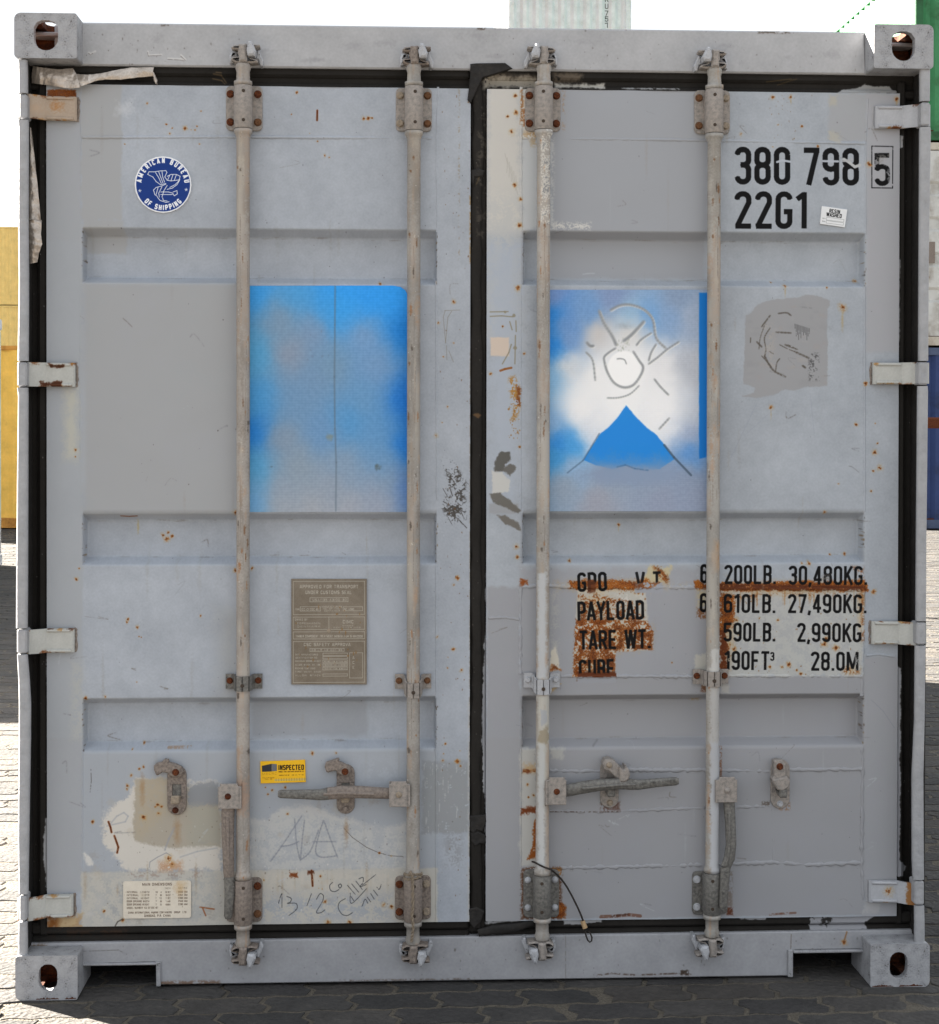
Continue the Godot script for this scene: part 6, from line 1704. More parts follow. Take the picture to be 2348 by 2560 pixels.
	for k in [["APPROVED FOR TRANSPORT", V(-0.4794,1.0750), V(-0.3224,1.0745), 26], ["UNDER CUSTOMS SEAL", V(-0.4641,1.0595), V(-0.3398,1.0591), 26], ["USA/135-A3/00-30", V(-0.4452,1.0405), V(-0.3538,1.0402), 18], ["TYPE", V(-0.4912,1.0155), V(-0.4794,1.0155), 14], ["1CC-CF20C-87", V(-0.4766,1.0154), V(-0.4271,1.0152), 16], ["MANUFACTURERS", V(-0.4208,1.0229), V(-0.3664,1.0227), 13], ["NO. OF THE", V(-0.4173,1.0180), V(-0.3719,1.0178), 11], ["CONTAINER", V(-0.4138,1.0124), V(-0.3719,1.0122), 11], ["SCZU380", V(-0.3601,1.0157), V(-0.3335,1.0156), 15], ["OWNED BY", V(-0.4926,0.9882), V(-0.4592,0.9881), 15], ["COPENHAGEN", V(-0.4870,0.9784), V(-0.4243,0.9781), 13], ["DENMARK", V(-0.4870,0.9700), V(-0.4243,0.9697), 13], ["CIMC", V(-0.3642,0.9799), V(-0.3349,0.9798), 26], ["QINGDAO", V(-0.3649,0.9722), V(-0.3363,0.9721), 9], ["CONTAINER MFG", V(-0.3894,0.9674), V(-0.3160,0.9671), 9], ["TIMBER COMPONENT TREATMENT", V(-0.4905,0.9427), V(-0.3907,0.9422), 18], ["IM/BASILEUM SI-84/2006", V(-0.3873,0.9422), V(-0.3104,0.9418), 18], ["CSC SAFETY APPROVA", V(-0.4689,0.9194), V(-0.3432,0.9188), 24], ["GB-LR AB-001-36", V(-0.4480,0.9063), V(-0.3649,0.9059), 13], ["DATE MANUFACTURED", V(-0.4919,0.8943), V(-0.4312,0.8940), 12], ["IDENTIFICATION NO.", V(-0.4919,0.8859), V(-0.4312,0.8856), 12], ["MAXIMUM GROSS WEIGHT", V(-0.4919,0.8768), V(-0.4228,0.8764), 12], ["ALLOW. STACK. WT. 1.8G", V(-0.4919,0.8670), V(-0.4228,0.8666), 12], ["RACKING TEST LOAD", V(-0.4919,0.8572), V(-0.4382,0.8569), 12], ["FIRST MAINT. EXAM", V(-0.4919,0.8481), V(-0.4228,0.8477), 12], ["ALLOW. STACK", V(-0.4919,0.8383), V(-0.4228,0.8378), 12], ["30480 KGS 67200LBS", V(-0.4144,0.8757), V(-0.3537,0.8753), 10], ["192000 KG 423280", V(-0.4144,0.8662), V(-0.3537,0.8659), 10], ["15240 KGS 33600", V(-0.4144,0.8564), V(-0.3536,0.8560), 10]]:
		text(k[0], k[1], k[2], k[3] / 3.08 / 940.0, pale, 0.85, 0.15)
	for k in [["A", 928], ["C", 966], ["E", 1004]]:
		text(k[0], V(-0.3378,1.2042) - V(0, k[1] / 3.08 / 940.0), V(-0.3323,1.2042) - V(0, k[1] / 3.08 / 940.0), 0.0075, pale, 0.8, 0.15)
	for j in 26:
		spot(Vector2(rng.randf_range(V(-0.4906,1.2045).x, V(-0.3162,1.2042).x), rng.randf_range(V(-0.6401,0.8552).y, V(-0.6401,1.0301).y)), rng.randf_range(0.001, 0.003), rng.randf_range(0.002, 0.007), Vector3(134, 96, 52), 0.7, 0.7, 0.2)
	m = finish("data_plate_print", 0.5)
	m.metallic = 0.25
	var plate := sheet("data_plate", m, [V(-0.5021,1.1003), V(-0.2996,1.0996), V(-0.2994,0.8146), V(-0.5020,0.8159)], 0.002)
	begin()
	disc(Vector3(V(-0.4012,0.9612).x, V(-0.4012,0.9612).y, ZD + 0.005), 0.006, 0.002)
	part("rivet", M.bolt_pale, plate)
	# yellow inspection sticker
	var q := [V(-0.5853,0.6088), V(-0.4650,0.6119), V(-0.4631,0.5521), V(-0.5841,0.5494)]
	canvas(q[0].x - 0.003, q[2].y - 0.008, q[2].x + 0.003, q[1].y + 0.004, 1800, Vector3(236, 184, 40), 0.4)
	patch([V(-0.5811,0.5973), V(-0.5547,0.6028), V(-0.5547,0.5819), V(-0.5804,0.5813)], Vector3(52, 54, 60), 1.0, 0.0006, 0.0003)
	patch([V(-0.5547,0.6028), V(-0.5411,0.6015), V(-0.5407,0.5836), V(-0.5547,0.5819)], Vector3(96, 98, 104), 1.0, 0.0006, 0.0003)
	for k in 5:
		line([V(-0.5532,0.6016) + V(k * 0.0024, 0), V(-0.5532,0.5834) + V(k * 0.0024, 0)], 0.0006, Vector3(150, 150, 152), 0.8)
	text("INSPECTED", V(-0.5365,0.5851), V(-0.4681,0.5857), 0.0136, Vector3(44, 32, 22), 1.0, 0.2)
	text("MIDDLE EAST CONTAINER REPAIR CO LLC", V(-0.5358,0.5790), V(-0.4681,0.5796), 0.0034, Vector3(96, 62, 20), 0.9, 0.2)
	text("MECRC", V(-0.5804,0.5722), V(-0.5407,0.5730), 0.0062, Vector3(190, 140, 40), 0.9, 0.15)
	text("INSPECTED BY", V(-0.5350,0.5695), V(-0.5067,0.5700), 0.0028, Vector3(110, 76, 26), 0.8, 0.2)
	text("DATE", V(-0.5010,0.5700), V(-0.4677,0.5708), 0.0028, Vector3(110, 76, 26), 0.8, 0.2)
	text("TELEPHONE", V(-0.5796,0.5631), V(-0.5471,0.5635), 0.0026, Vector3(110, 76, 26), 0.8, 0.2)
	text("FAX NO", V(-0.5728,0.5592), V(-0.5532,0.5598), 0.0026, Vector3(110, 76, 26), 0.8, 0.2)
	line([V(-0.5445,0.5582), V(-0.4650,0.5597)], 0.006, Vector3(206, 180, 104), 0.9, 0.2)
	for k in 12:
		var p: Vector2 = V(-0.5426,0.5551).lerp(V(-0.4661,0.5563), k / 11.0)
		line([p, p + V(0, 0.008)], 0.0008, Vector3(120, 90, 36), 0.8)
	m = finish("inspection_print", 0.4)
	sheet("inspection_sticker", m, q).set_meta("label", "small yellow sticker reading INSPECTED")
	# white card with the main dimensions
	q = [V(-0.9518,0.2896), V(-0.7700,0.2897), V(-0.7696,0.1886), V(-0.9489,0.1894)]
	canvas(q[0].x - 0.004, q[3].y - 0.004, q[1].x + 0.004, q[1].y + 0.005, 1600, Vector3(214, 206, 192), 0.8)
	var brown := Vector3(92, 78, 66)
	text("MAIN DIMENSIONS", V(-0.9001,0.2776), V(-0.8212,0.2774), 0.0072, brown, 0.9, 0.16)
	text("INCH", V(-0.8400,0.2678), V(-0.8249,0.2676), 0.0045, brown, 0.6, 0.16)
	text("METRIC", V(-0.8039,0.2681), V(-0.7798,0.2678), 0.0045, brown, 0.6, 0.16)
	for k in [["INTERNAL  LENGTH", 1082, "19' 4", "9/32", "5900 MM"], ["INTERNAL  WIDTH", 1104, "7  8", "19/32", "2352 MM"], ["INTERNAL  HEIGHT", 1126, "7  10", "7/32", "2393 MM"], ["DOOR OPENING WIDTH", 1148, "7  8", "1/8", "2340 MM"], ["DOOR OPENING HEIGHT", 1171, "7  5", "49/64", "2280 MM"]]:
		var dy: float = (k[1] - 1082) / 2.838 / 940.0
		text(k[0], V(-0.9413,0.2584) - V(0, dy), V(-0.8813,0.2577) - V(0, dy), 0.005, brown, 0.8, 0.17)
		text(k[2], V(-0.8655,0.2575) - V(0, dy), V(-0.8482,0.2573) - V(0, dy), 0.0048, brown, 0.6, 0.17)
		text(k[3], V(-0.8385,0.2571) - V(0, dy), V(-0.8249,0.2570) - V(0, dy), 0.0048, brown, 0.6, 0.17)
		text(k[4], V(-0.8046,0.2575) - V(0, dy), V(-0.7798,0.2572) - V(0, dy), 0.0048, brown, 0.8, 0.17)
	text("MODEL NUMBER 1CC-CF20C-87", V(-0.9410,0.2159), V(-0.8580,0.2156), 0.0048, brown, 0.75, 0.17)
	text("CHINA INTERNATIONAL MARINE CONTAINERS (GROUP) LTD", V(-0.9376,0.2030), V(-0.7828,0.2025), 0.005, brown, 0.85, 0.17)
	text("QINGDAO, P.R. CHINA", V(-0.8948,0.1937), V(-0.8246,0.1935), 0.0058, brown, 0.9, 0.17)
	spot(V(-0.7993,0.2726), 0.02, 0.035, Vector3(196, 160, 110), 0.5, 0.6, 0.1)
	spot(V(-0.9008,0.2549), 0.012, 0.012, Vector3(206, 196, 178), 0.7, 0.6, 0.1)
	specks(V(-0.9496,0.1910), V(-0.7730,0.2875), 26, 0.0006, 0.0018, Vector3(120, 96, 70), 0.7)
	m = finish("dimension_print", 0.5)
	sheet("dimension_card", m, rounded(V(q[0].x + 0.001, q[3].y), V(q[1].x, q[1].y), 0.006)).set_meta("label", "cream card with rows of small dimensions in print")
	# small white sticker, a little askew
	q = [V(0.9378,2.1131), V(1.0081,2.1041), V(1.0011,2.0555), V(0.9329,2.0646)]
	canvas(q[3].x - 0.004, q[2].y - 0.004, q[1].x + 0.004, q[0].y + 0.004, 1800, Vector3(226, 228, 230), 0.3)
	text("RESIN", V(0.9579,2.0959), V(0.9873,2.0923), 0.0098, Vector3(30, 30, 32), 1.0, 0.2)
	text("WASHED", V(0.9500,2.0856), V(0.9917,2.0806), 0.0105, Vector3(30, 30, 32), 1.0, 0.2)
	for k in [[V(0.9515,2.0828), V(0.9989,2.0764), V(0.9978,2.0697), V(0.9504,2.0753)], [V(0.9501,2.0736), V(0.9975,2.0675), V(0.9968,2.0612), V(0.9494,2.0668)]]:
		line(k + [k[0]], 0.0008, Vector3(120, 122, 126), 0.9)
	text("DATE", V(0.9393,2.0784), V(0.9479,2.0771), 0.003, Vector3(130, 132, 136), 0.8, 0.2)
	text("SIGN", V(0.9386,2.0706), V(0.9472,2.0693), 0.003, Vector3(130, 132, 136), 0.8, 0.2)
	m = finish("resin_print", 0.45)
	sheet("washed_sticker", m, q).set_meta("label", "small white sticker reading RESIN WASHED")

func ring_text(s: String, c: Vector2, r: float, a0: float, a1: float, h: float, col: Vector3, inward: bool):
	var total := -0.12
	for ch in s:
		total += glyph_width(ch) + 0.12
	var x := 0.0
	for ch in s:
		var w := glyph_width(ch)
		var a := deg_to_rad(lerpf(a0, a1, (x + w / 2) / total))
		var out := V(cos(a), sin(a))
		var up := -out if inward else out
		var right := V(up.y, -up.x)
		for g in glyph(ch):
			line(g.map(func(v): return c + out * r + up * v.y * h + right * (v.x - w / 2) * h * 1.25), h * 0.23, col, 1.0, 0.0, true)
		x += w + 0.12

# ---------------------------------------------------------------- locking bars
func bolt(p: Vector3, m: Material, parent: Node, r := 0.0085, round_head := false):
	begin()
	if round_head:
		dome(p, r, 0.007)
	else:
		disc(p, r * 1.15, 0.0015)
		hex_head(p + Vector3(0, 0, 0.001), r, 0.0075, rng.randf() * 1.0)
	part("bolt", m, parent)

func cam_shapes(bx: float, y: float, mir: float, flip: float, tint: Material, parent: Node):
	# cam and keeper; drawn for the top of the first bar and mirrored for the others
	var k := 0.000147
	var P := func(u: float, v: float) -> Vector2: return Vector2(bx + mir * (u - 490.0) * k, y - flip * (v - 380.0) * k)
	begin()
	var o := []
	for v in [[365, 545], [290, 505], [282, 470], [312, 440], [420, 432], [402, 372], [405, 312], [300, 302], [278, 275], [325, 232], [500, 214], [700, 208], [792, 214], [794, 256], [722, 276], [604, 292], [592, 418], [645, 462], [756, 490], [762, 536], [642, 552], [612, 548]]:
		o.append(P.call(v[0], v[1]))
	prism(o, -0.066, -0.030, 0.004, true)
	prism([P.call(430, 540), P.call(425, 220), P.call(560, 215), P.call(575, 540)], -0.03, -0.020, 0.005)
	part("cam", tint, parent)
	begin()
	o = []
	for v in [[600, 182], [656, 180], [700, 262], [738, 360], [712, 436], [588, 440], [568, 330]]:
		o.append(P.call(v[0], v[1]))
	prism(o, -0.07, -0.014, 0.005)
	o = []
	for v in [[735, 292], [770, 286], [852, 470], [836, 560], [790, 566], [752, 452], [712, 440]]:
		o.append(P.call(v[0], v[1]))
	prism(o, ZD - 0.01, -0.055, 0.003)
	part("cam_keeper", M.keeper, parent)
	begin()
	o = []
	for v in [[268, 318], [330, 302], [385, 340], [380, 410], [320, 440], [300, 520], [245, 530], [236, 400]]:
		o.append(P.call(v[0], v[1]))
	prism(o, ZD - 0.01, -0.046, 0.006)
	part("cam_keeper", M.keeper, parent)

func make_bars():
	# x of the axis, heights of the top bearing and the bottom bearing (middle), clamp height, mirror
	var bars := [
		{x = -0.6283, top = [V(-0.6318,2.4218), V(-0.6318,2.3019)], low = [V(-0.6347,0.2960), V(-0.6346,0.1771)], clamp_y = V(-0.6315,0.8257).y, mir = 1.0, side = -1.0, house = [V(-0.6260,2.4165), V(-0.6260,2.3015), V(-0.6288,0.3015), V(-0.6288,0.1811)], cams = [V(-0.6270,2.4990), V(-0.6298,0.0999)]},
		{x = -0.1743, top = [V(-0.1752,2.4215), V(-0.1751,2.3043)], low = [V(-0.1738,0.2959), V(-0.1737,0.1775)], clamp_y = V(-0.1733,0.8229).y, mir = 1.0, side = -1.0, house = [V(-0.1758,2.4195), V(-0.1757,2.3007), V(-0.1744,0.3003), V(-0.1743,0.1825)], cams = [V(-0.1758,2.4992), V(-0.1741,0.0977)]},
		{x = 0.1738, top = [V(0.1773,2.4255), V(0.1775,2.3078)], low = [V(0.1760,0.3092), V(0.1762,0.1784)], clamp_y = V(0.1761,0.8241).y, mir = -1.0, side = 1.0, house = [V(0.1717,2.4235), V(0.1719,2.3063), V(0.1704,0.3037), V(0.1707,0.1887)], cams = [V(0.1725,2.5035), V(0.1718,0.1015)]},
		{x = 0.6352, top = [V(0.6376,2.4242), V(0.6380,2.3058)], low = [V(0.6472,0.2993), V(0.6476,0.1810)], clamp_y = V(0.6446,0.8310).y, mir = -1.0, side = 1.0, house = [V(0.6256,2.4201), V(0.6259,2.3013), V(0.6351,0.3047), V(0.6354,0.1913)], cams = [V(0.6273,2.4994), V(0.6377,0.1036)]}]
	var bz := -0.045
	for n in 4:
		var b: Dictionary = bars[n]
		var x: float = b.x
		# zinc, dirt and leftover paint of this bar
		canvas(x - 0.03, 0.05, x + 0.03, 2.56, 800, [Vector3(158, 152, 146), Vector3(150, 146, 141), Vector3(164, 160, 155), Vector3(158, 155, 150)][n], 1.5)
		for j in 130:
			var p := Vector2(x + rng.randf_range(-0.02, 0.02), rng.randf_range(0.1, 2.5))
			spot(p, rng.randf_range(0.002, 0.009), rng.randf_range(0.008, 0.06), [Vector3(178, 152, 130), Vector3(128, 120, 112), Vector3(190, 184, 174), Vector3(140, 130, 120), Vector3(182, 146, 118)][j % 5], rng.randf_range(0.2, 0.55), 0.7, 0.1)
		for j in 9:
			var p := Vector2(x + rng.randf_range(-0.012, 0.012), rng.randf_range(0.3, 2.3))
			spot(p, rng.randf_range(0.010, 0.022), rng.randf_range(0.08, 0.22), [Vector3(140, 136, 130), Vector3(176, 160, 146), Vector3(184, 178, 168)][j % 3], 0.55, 0.6, 0.1)
		for j in 26:
			var p := Vector2(x + rng.randf_range(-0.014, 0.016), rng.randf_range(0.3, 2.3))
			spot(p, rng.randf_range(0.0015, 0.004), rng.randf_range(0.004, 0.02), [Vector3(112, 76, 50), Vector3(78, 70, 64), Vector3(150, 104, 70)][j % 3], 0.7, 0.8, 0.3)
		for j in 12:
			var p := Vector2(x + rng.randf_range(-0.012, 0.014), rng.randf_range(0.3, 2.2))
			line([p, p + V(rng.randf_range(-0.002, 0.002), -rng.randf_range(0.03, 0.16))], 0.0012, Vector3(96, 88, 82), 0.5, 0.45)
		specks(V(x - 0.02, 0.2), V(x + 0.02, 2.4), 90, 0.0006, 0.0018, Vector3(222, 218, 210), 0.7)
		specks(V(x - 0.02, 0.2), V(x + 0.02, 2.4), 60, 0.0006, 0.0018, Vector3(92, 80, 70), 0.7)
		if n == 2:
			rect(V(0.1629,2.4186), V(0.1989,2.0540), Vector3(222, 220, 214), 0.85, 0.002, 0.006, 0.52)
			rect(V(0.1650,2.2853), V(0.1955,2.0160), Vector3(132, 134, 136), 0.85, 0.002, 0.006, 0.4)
			rect(V(0.1914,2.2786), V(0.1955,2.0160), Vector3(196, 160, 134), 0.5, 0.003, 0.004, 0.7)
			line([V(0.1887,2.4066), V(0.1877,2.3662), V(0.1863,2.3452)], 0.0028, Vector3(176, 64, 58), 0.8, 0.3)
			rect(V(0.1580,1.1192), V(0.1815,0.8363), Vector3(184, 187, 190), 0.9, 0.004, 0.006)
			rect(V(0.1606,0.7906), V(0.1944,0.5530), Vector3(186, 184, 176), 0.85, 0.003, 0.006)
			patch([V(0.1664,0.7523), V(0.1817,0.7484), V(0.1837,0.7216), V(0.1665,0.7064)], Vector3(166, 168, 172), 0.9, 0.001, 0.004)
			patch([V(0.1607,0.6950), V(0.1818,0.7063), V(0.1914,0.6756), V(0.1819,0.6565), V(0.1608,0.6682)], Vector3(146, 134, 112), 0.7, 0.003, 0.008)
			rect(V(0.1592,0.6600), V(0.1772,0.3222), Vector3(186, 187, 186), 0.9, 0.003, 0.006)
			rect(V(0.1823,0.6598), V(0.1937,0.3220), Vector3(176, 156, 138), 0.6, 0.004, 0.006)
		if n == 3:
			rect(V(0.6271,0.9115), V(0.6524,0.8500), Vector3(196, 196, 194), 0.8, 0.003, 0.006)
			rect(V(0.6255,0.8061), V(0.6571,0.5509), Vector3(180, 180, 180), 0.7, 0.003, 0.006, 0.7)
			rect(V(0.6263,0.6601), V(0.6553,0.2935), Vector3(176, 178, 182), 0.92, 0.003, 0.006)
			rect(V(0.6359,1.2023), V(0.6554,1.1257), Vector3(186, 150, 116), 0.5, 0.01, 0.01)
		if n == 0:
			rect(V(-0.6474,0.5698), V(-0.6164,0.4844), Vector3(170, 126, 100), 0.4, 0.01, 0.02)
		var bm := finish("bar_zinc", 0.6)
		bm.metallic = 0.1
		var top_hi: float = b.top[0].y
		var top_lo: float = b.top[1].y
		var low_hi: float = b.low[0].y
		var low_lo: float = b.low[1].y
		begin()
		var lean := 0.0035 if n == 3 else (-0.002 if n == 2 else 0.0)
		var h0: float = b.house[0].y
		var h1: float = b.house[1].y
		var h2: float = b.house[2].y
		var h3: float = b.house[3].y
		lathe(x, bz, [[h3 - 0.060, 0.0175], [h3 - 0.050, 0.0208], [h3 - 0.040, 0.0175], [h3 - 0.014, 0.0172], [h3 - 0.012, 0.0238], [h3 - 0.001, 0.0238], [h3 - 0.0005, 0.019], [h2 + 0.0005, 0.019], [h2 + 0.001, 0.0225], [h2 + 0.011, 0.0225], [h2 + 0.020, 0.0182], [0.6, 0.0178], [1.2, 0.0178], [1.8, 0.0178], [h1 - 0.024, 0.0178], [h1 - 0.014, 0.0215], [h1 - 0.011, 0.0242], [h1 - 0.001, 0.0242], [h1 - 0.0005, 0.019], [h0 + 0.0005, 0.019], [h0 + 0.001, 0.0242], [h0 + 0.011, 0.0242], [h0 + 0.013, 0.0185], [h0 + 0.036, 0.0175], [h0 + 0.046, 0.0205], [h0 + 0.056, 0.0195], [h0 + 0.060, 0.015]], 28)
		var rod := part("locking_bar", bm, box_root)
		# bearings
		for e in 2:
			var hi: float = [top_hi, low_hi][e]
			var lo: float = [top_lo, low_lo][e]
			begin()
			prism(rounded(V(x - 0.0485, lo), V(x + 0.0485, hi), 0.013), ZD - 0.003, ZD + 0.008, 0.002)
			var ht: float = b.house[2 * e].y
			var hb: float = b.house[2 * e + 1].y
			lathe(x, bz, [[hb + 0.001, 0.0236], [hb + 0.003, 0.0246], [ht - 0.003, 0.0246], [ht - 0.001, 0.0236]], 28)
			block(Vector3(x - 0.0235, maxf(lo, hb) + 0.004, ZD), Vector3(x + 0.0235, minf(hi, ht) - 0.004, bz - 0.004), 0.002)
			part("bearing_bracket", [M.galv, M.galv, M.galv, M.galv, M.galv_brown, M.galv_brown, M.steel, M.steel][n + 4 * e], rod)
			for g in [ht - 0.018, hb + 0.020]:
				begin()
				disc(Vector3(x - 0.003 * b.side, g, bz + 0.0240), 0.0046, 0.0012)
				part("hole_shade_disc", M.hole_shade, rod)  # dark disc paints the shaded hole in the housing
			for sx in [-1.0, 1.0]:
				for sy in [-1.0, 1.0]:
					if (n == 0 and e == 1 and sx < 0) or (n == 3 and e == 1 and sx > 0):
						continue
					var mm: Material = M.rust
					if n == 1 and e == 0:
						mm = M.bolt_pale if sx < 0 else M.bolt_brown
					elif n == 1 and sx > 0:
						mm = M.bolt_pale
					elif n == 3 and e == 0:
						mm = M.bolt_pale if sx > 0 else M.bolt_brown
					elif n >= 2 and e == 1:
						mm = M.keeper
					elif n == 0 and sx > 0 and sy < 0:
						mm = M.bolt_brown
					bolt(Vector3(x + sx * 0.0365, (hi + lo) / 2 + sy * 0.0375, ZD + 0.008), mm, rod, 0.0092, n == 2 and e == 1)
		cam_shapes(x, b.cams[0].y, b.mir, 1.0, [M.galv, M.galv_brown, M.galv, M.galv][n], rod)
		cam_shapes(x, b.cams[1].y, b.mir, -1.0, M.galv_brown if n < 2 else M.galv, rod)
		# saddle clamp half way up
		var cy: float = b.clamp_y
		var sag: float = [0.0, 0.018, 0.012, 0.0][n]
		begin()
		var path := [[-0.049, ZD + 0.004, 0.0], [-0.027, ZD + 0.004, 0.0], [-0.0215, ZD + 0.014, 0.1], [-0.0205, bz, 0.5], [-0.0145, bz + 0.0145, 1.0], [0.0, bz + 0.0205, 1.0], [0.0145, bz + 0.0145, 1.0], [0.0205, bz, 0.5], [0.0215, ZD + 0.014, 0.1], [0.027, ZD + 0.004, 0.0], [0.049, ZD + 0.004, 0.0]]
		for i in path.size() - 1:
			var a: Array = path[i]
			var c: Array = path[i + 1]
			var p0 := Vector3(x + a[0], cy - sag * a[2] + 0.020, a[1])
			var p1 := Vector3(x + c[0], cy - sag * c[2] + 0.020, c[1])
			var dn := Vector3(0, -0.040, 0)
			var nn := (p1 - p0).cross(Vector3.UP).normalized() * -0.004
			if nn.dot(Vector3((p0.x + p1.x) * 0.5 - x, 0, 0.01)) < 0.0 and i > 1 and i < 8:
				nn = -nn
			elif nn.z < 0 and (i < 2 or i > 7):
				nn = -nn
			var mid := (p0 + p1 + dn) * 0.5 + nn * 0.5
			quad_out(p0, p1, p1 + dn, p0 + dn, mid)
			quad_out(p0 + nn, p1 + nn, p1 + dn + nn, p0 + dn + nn, mid)
			quad_out(p0, p1, p1 + nn, p0 + nn, mid)
			quad_out(p0 + dn, p1 + dn, p1 + dn + nn, p0 + dn + nn, mid)
		part("guide_clamp", [M.steel, M.galv, M.keeper, M.galv][n], rod)
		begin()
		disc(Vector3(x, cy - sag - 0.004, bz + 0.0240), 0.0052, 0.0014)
		part("hole_shade_disc", M.hole_shade, rod)  # dark disc paints the shaded hole in the clamp
		for sx in [-1.0, 1.0]:
			bolt(Vector3(x + sx * 0.038, cy + 0.002, ZD + 0.007), [M.rust, M.bolt_brown, M.keeper, M.rust][n], rod, 0.0078)
	# handle hubs and handles
	var rods := box_root.get_children().filter(func(o): return str(o.name).begins_with("locking_bar"))
	var hubs := [[V(-0.6911,0.5618), V(-0.6341,0.4953)], [V(-0.2387,0.5641), V(-0.1864,0.4963)], [V(0.1839,0.5710), V(0.2357,0.4975)], [V(0.6430,0.5680), V(0.6975,0.4995)]]
	for n in 4:
		var h: Array = hubs[n]
		begin()
		var lo := Vector2(h[0].x, h[1].y)
		var hi := Vector2(h[1].x, h[0].y)
		var nx := 0.008
		prism([V(lo.x, lo.y), V(hi.x, lo.y), V(hi.x, hi.y - nx), V(hi.x - nx * 0.6, hi.y - nx * 0.8), V(hi.x - nx * 0.9, hi.y), V(lo.x + nx * 0.9, hi.y), V(lo.x + nx * 0.6, hi.y - nx * 0.8), V(lo.x, hi.y - nx)], -0.024, -0.018, 0.0015, true)
		prism([V(lo.x, lo.y), V(hi.x, lo.y), V(hi.x, hi.y - nx), V(lo.x, hi.y - nx)], -0.060, -0.054, 0.001, true)
		var inner_x := hi.x if n < 2 else lo.x
		block(Vector3(inner_x - 0.004, lo.y, -0.06), Vector3(inner_x + 0.004, hi.y - nx, -0.018), 0.001)
		part("handle_hub", [M.galv, M.galv, M.galv, M.galv][n], rods[n])
		var pc := (lo + hi) * 0.5 + V(0, -0.001)
		if n == 0:
			pc = V(-0.6657,0.5287)
		bolt(Vector3(pc.x, pc.y, -0.018), [M.dark, M.bolt_pale, M.rust, M.galv][n], rods[n], 0.0085, true)
	var Z := func(v: Vector2, z: float) -> Vector3: return Vector3(v.x, v.y, z)
	# hanging handle of the first bar
	begin()
	bar([[Z.call(V(-0.6647,0.5142), -0.04), 0.017, 0.010], [Z.call(V(-0.6679,0.4822), -0.04), 0.0175, 0.010], [Z.call(V(-0.6682,0.4293), -0.038), 0.0165, 0.012], [Z.call(V(-0.6662,0.3769), -0.034), 0.0155, 0.013], [Z.call(V(-0.6649,0.3241), -0.032), 0.0145, 0.011], [Z.call(V(-0.6639,0.3112), -0.032), 0.0135, 0.007]], 18, 0.9)
	tube([Z.call(V(-0.6675,0.4697), -0.026), Z.call(V(-0.6659,0.4124), -0.021), Z.call(V(-0.6638,0.3485), -0.021), Z.call(V(-0.6632,0.3207), -0.025)], 0.0045, 8)
	part("handle", M.galv_brown, rods[0])
	begin()
	bar([[Z.call(V(-0.6639,0.3112), -0.032), 0.0135, 0.007], [Z.call(V(-0.6629,0.2597), -0.033), 0.0132, 0.007], [Z.call(V(-0.6662,0.2060), -0.034), 0.0112, 0.007], [Z.call(V(-0.6667,0.1985), -0.034), 0.008, 0.005]], 18, 0.8)
	ridges("SAEJIN", V(-0.6580,0.3044), V(-0.6590,0.2585), 0.0095, -0.0268, 0.0014, 0.0008)
	ridges("NIJEAS", V(-0.6654,0.2511), V(-0.6664,0.2085), 0.0090, -0.0268, 0.0014, 0.0008)
	part("grip", M.steel, rods[0])
	# handle of the second bar, in its catch
	begin()
	bar([[Z.call(V(-0.2259,0.5283), -0.04), 0.016, 0.010], [Z.call(V(-0.2473,0.5285), -0.04), 0.0150, 0.010], [Z.call(V(-0.2740,0.5307), -0.036), 0.0155, 0.012], [Z.call(V(-0.3166,0.5347), -0.030), 0.0165, 0.013], [Z.call(V(-0.3644,0.5356), -0.028), 0.0172, 0.013], [Z.call(V(-0.4017,0.5315), -0.029), 0.0165, 0.011]], 18, 0.9)
	tube([Z.call(V(-0.2792,0.5303), -0.0245), Z.call(V(-0.3269,0.5336), -0.017), Z.call(V(-0.3693,0.5352), -0.0165), Z.call(V(-0.4120,0.5308), -0.023)], 0.005, 8)
	part("handle", M.galv_brown, rods[1])
	begin()
	bar([[Z.call(V(-0.4017,0.5315), -0.029), 0.0165, 0.011], [Z.call(V(-0.4209,0.5280), -0.031), 0.0150, 0.007], [Z.call(V(-0.4657,0.5287), -0.034), 0.0128, 0.007], [Z.call(V(-0.5275,0.5299), -0.036), 0.0112, 0.007], [Z.call(V(-0.5349,0.5300), -0.036), 0.008, 0.005]], 18, 0.8)
	ridges("HH 05", V(-0.5271,0.5271), V(-0.4857,0.5288), 0.0095, -0.0293, 0.0014, 0.0008)
	ridges("SOJHHH", V(-0.4740,0.5212), V(-0.4230,0.5218), 0.0095, -0.0268, 0.0014, 0.0008)
	part("grip", M.steel, rods[1])
	# handle of the third bar, to the right, in its catch
	begin()
	bar([[Z.call(V(0.2205,0.5284), -0.04), 0.017, 0.010], [Z.call(V(0.2475,0.5325), -0.04), 0.0165, 0.010], [Z.call(V(0.2848,0.5406), -0.036), 0.0170, 0.012], [Z.call(V(0.3273,0.5481), -0.030), 0.0160, 0.013], [Z.call(V(0.3757,0.5513), -0.028), 0.0150, 0.013], [Z.call(V(0.4139,0.5483), -0.030), 0.0148, 0.010]], 18, 0.9)
	tube([Z.call(V(0.2780,0.5391), -0.024), Z.call(V(0.3257,0.5457), -0.017), Z.call(V(0.3741,0.5497), -0.0165), Z.call(V(0.4216,0.5497), -0.024)], 0.0045, 8)
	part("handle", M.steel, rods[2])
	begin()
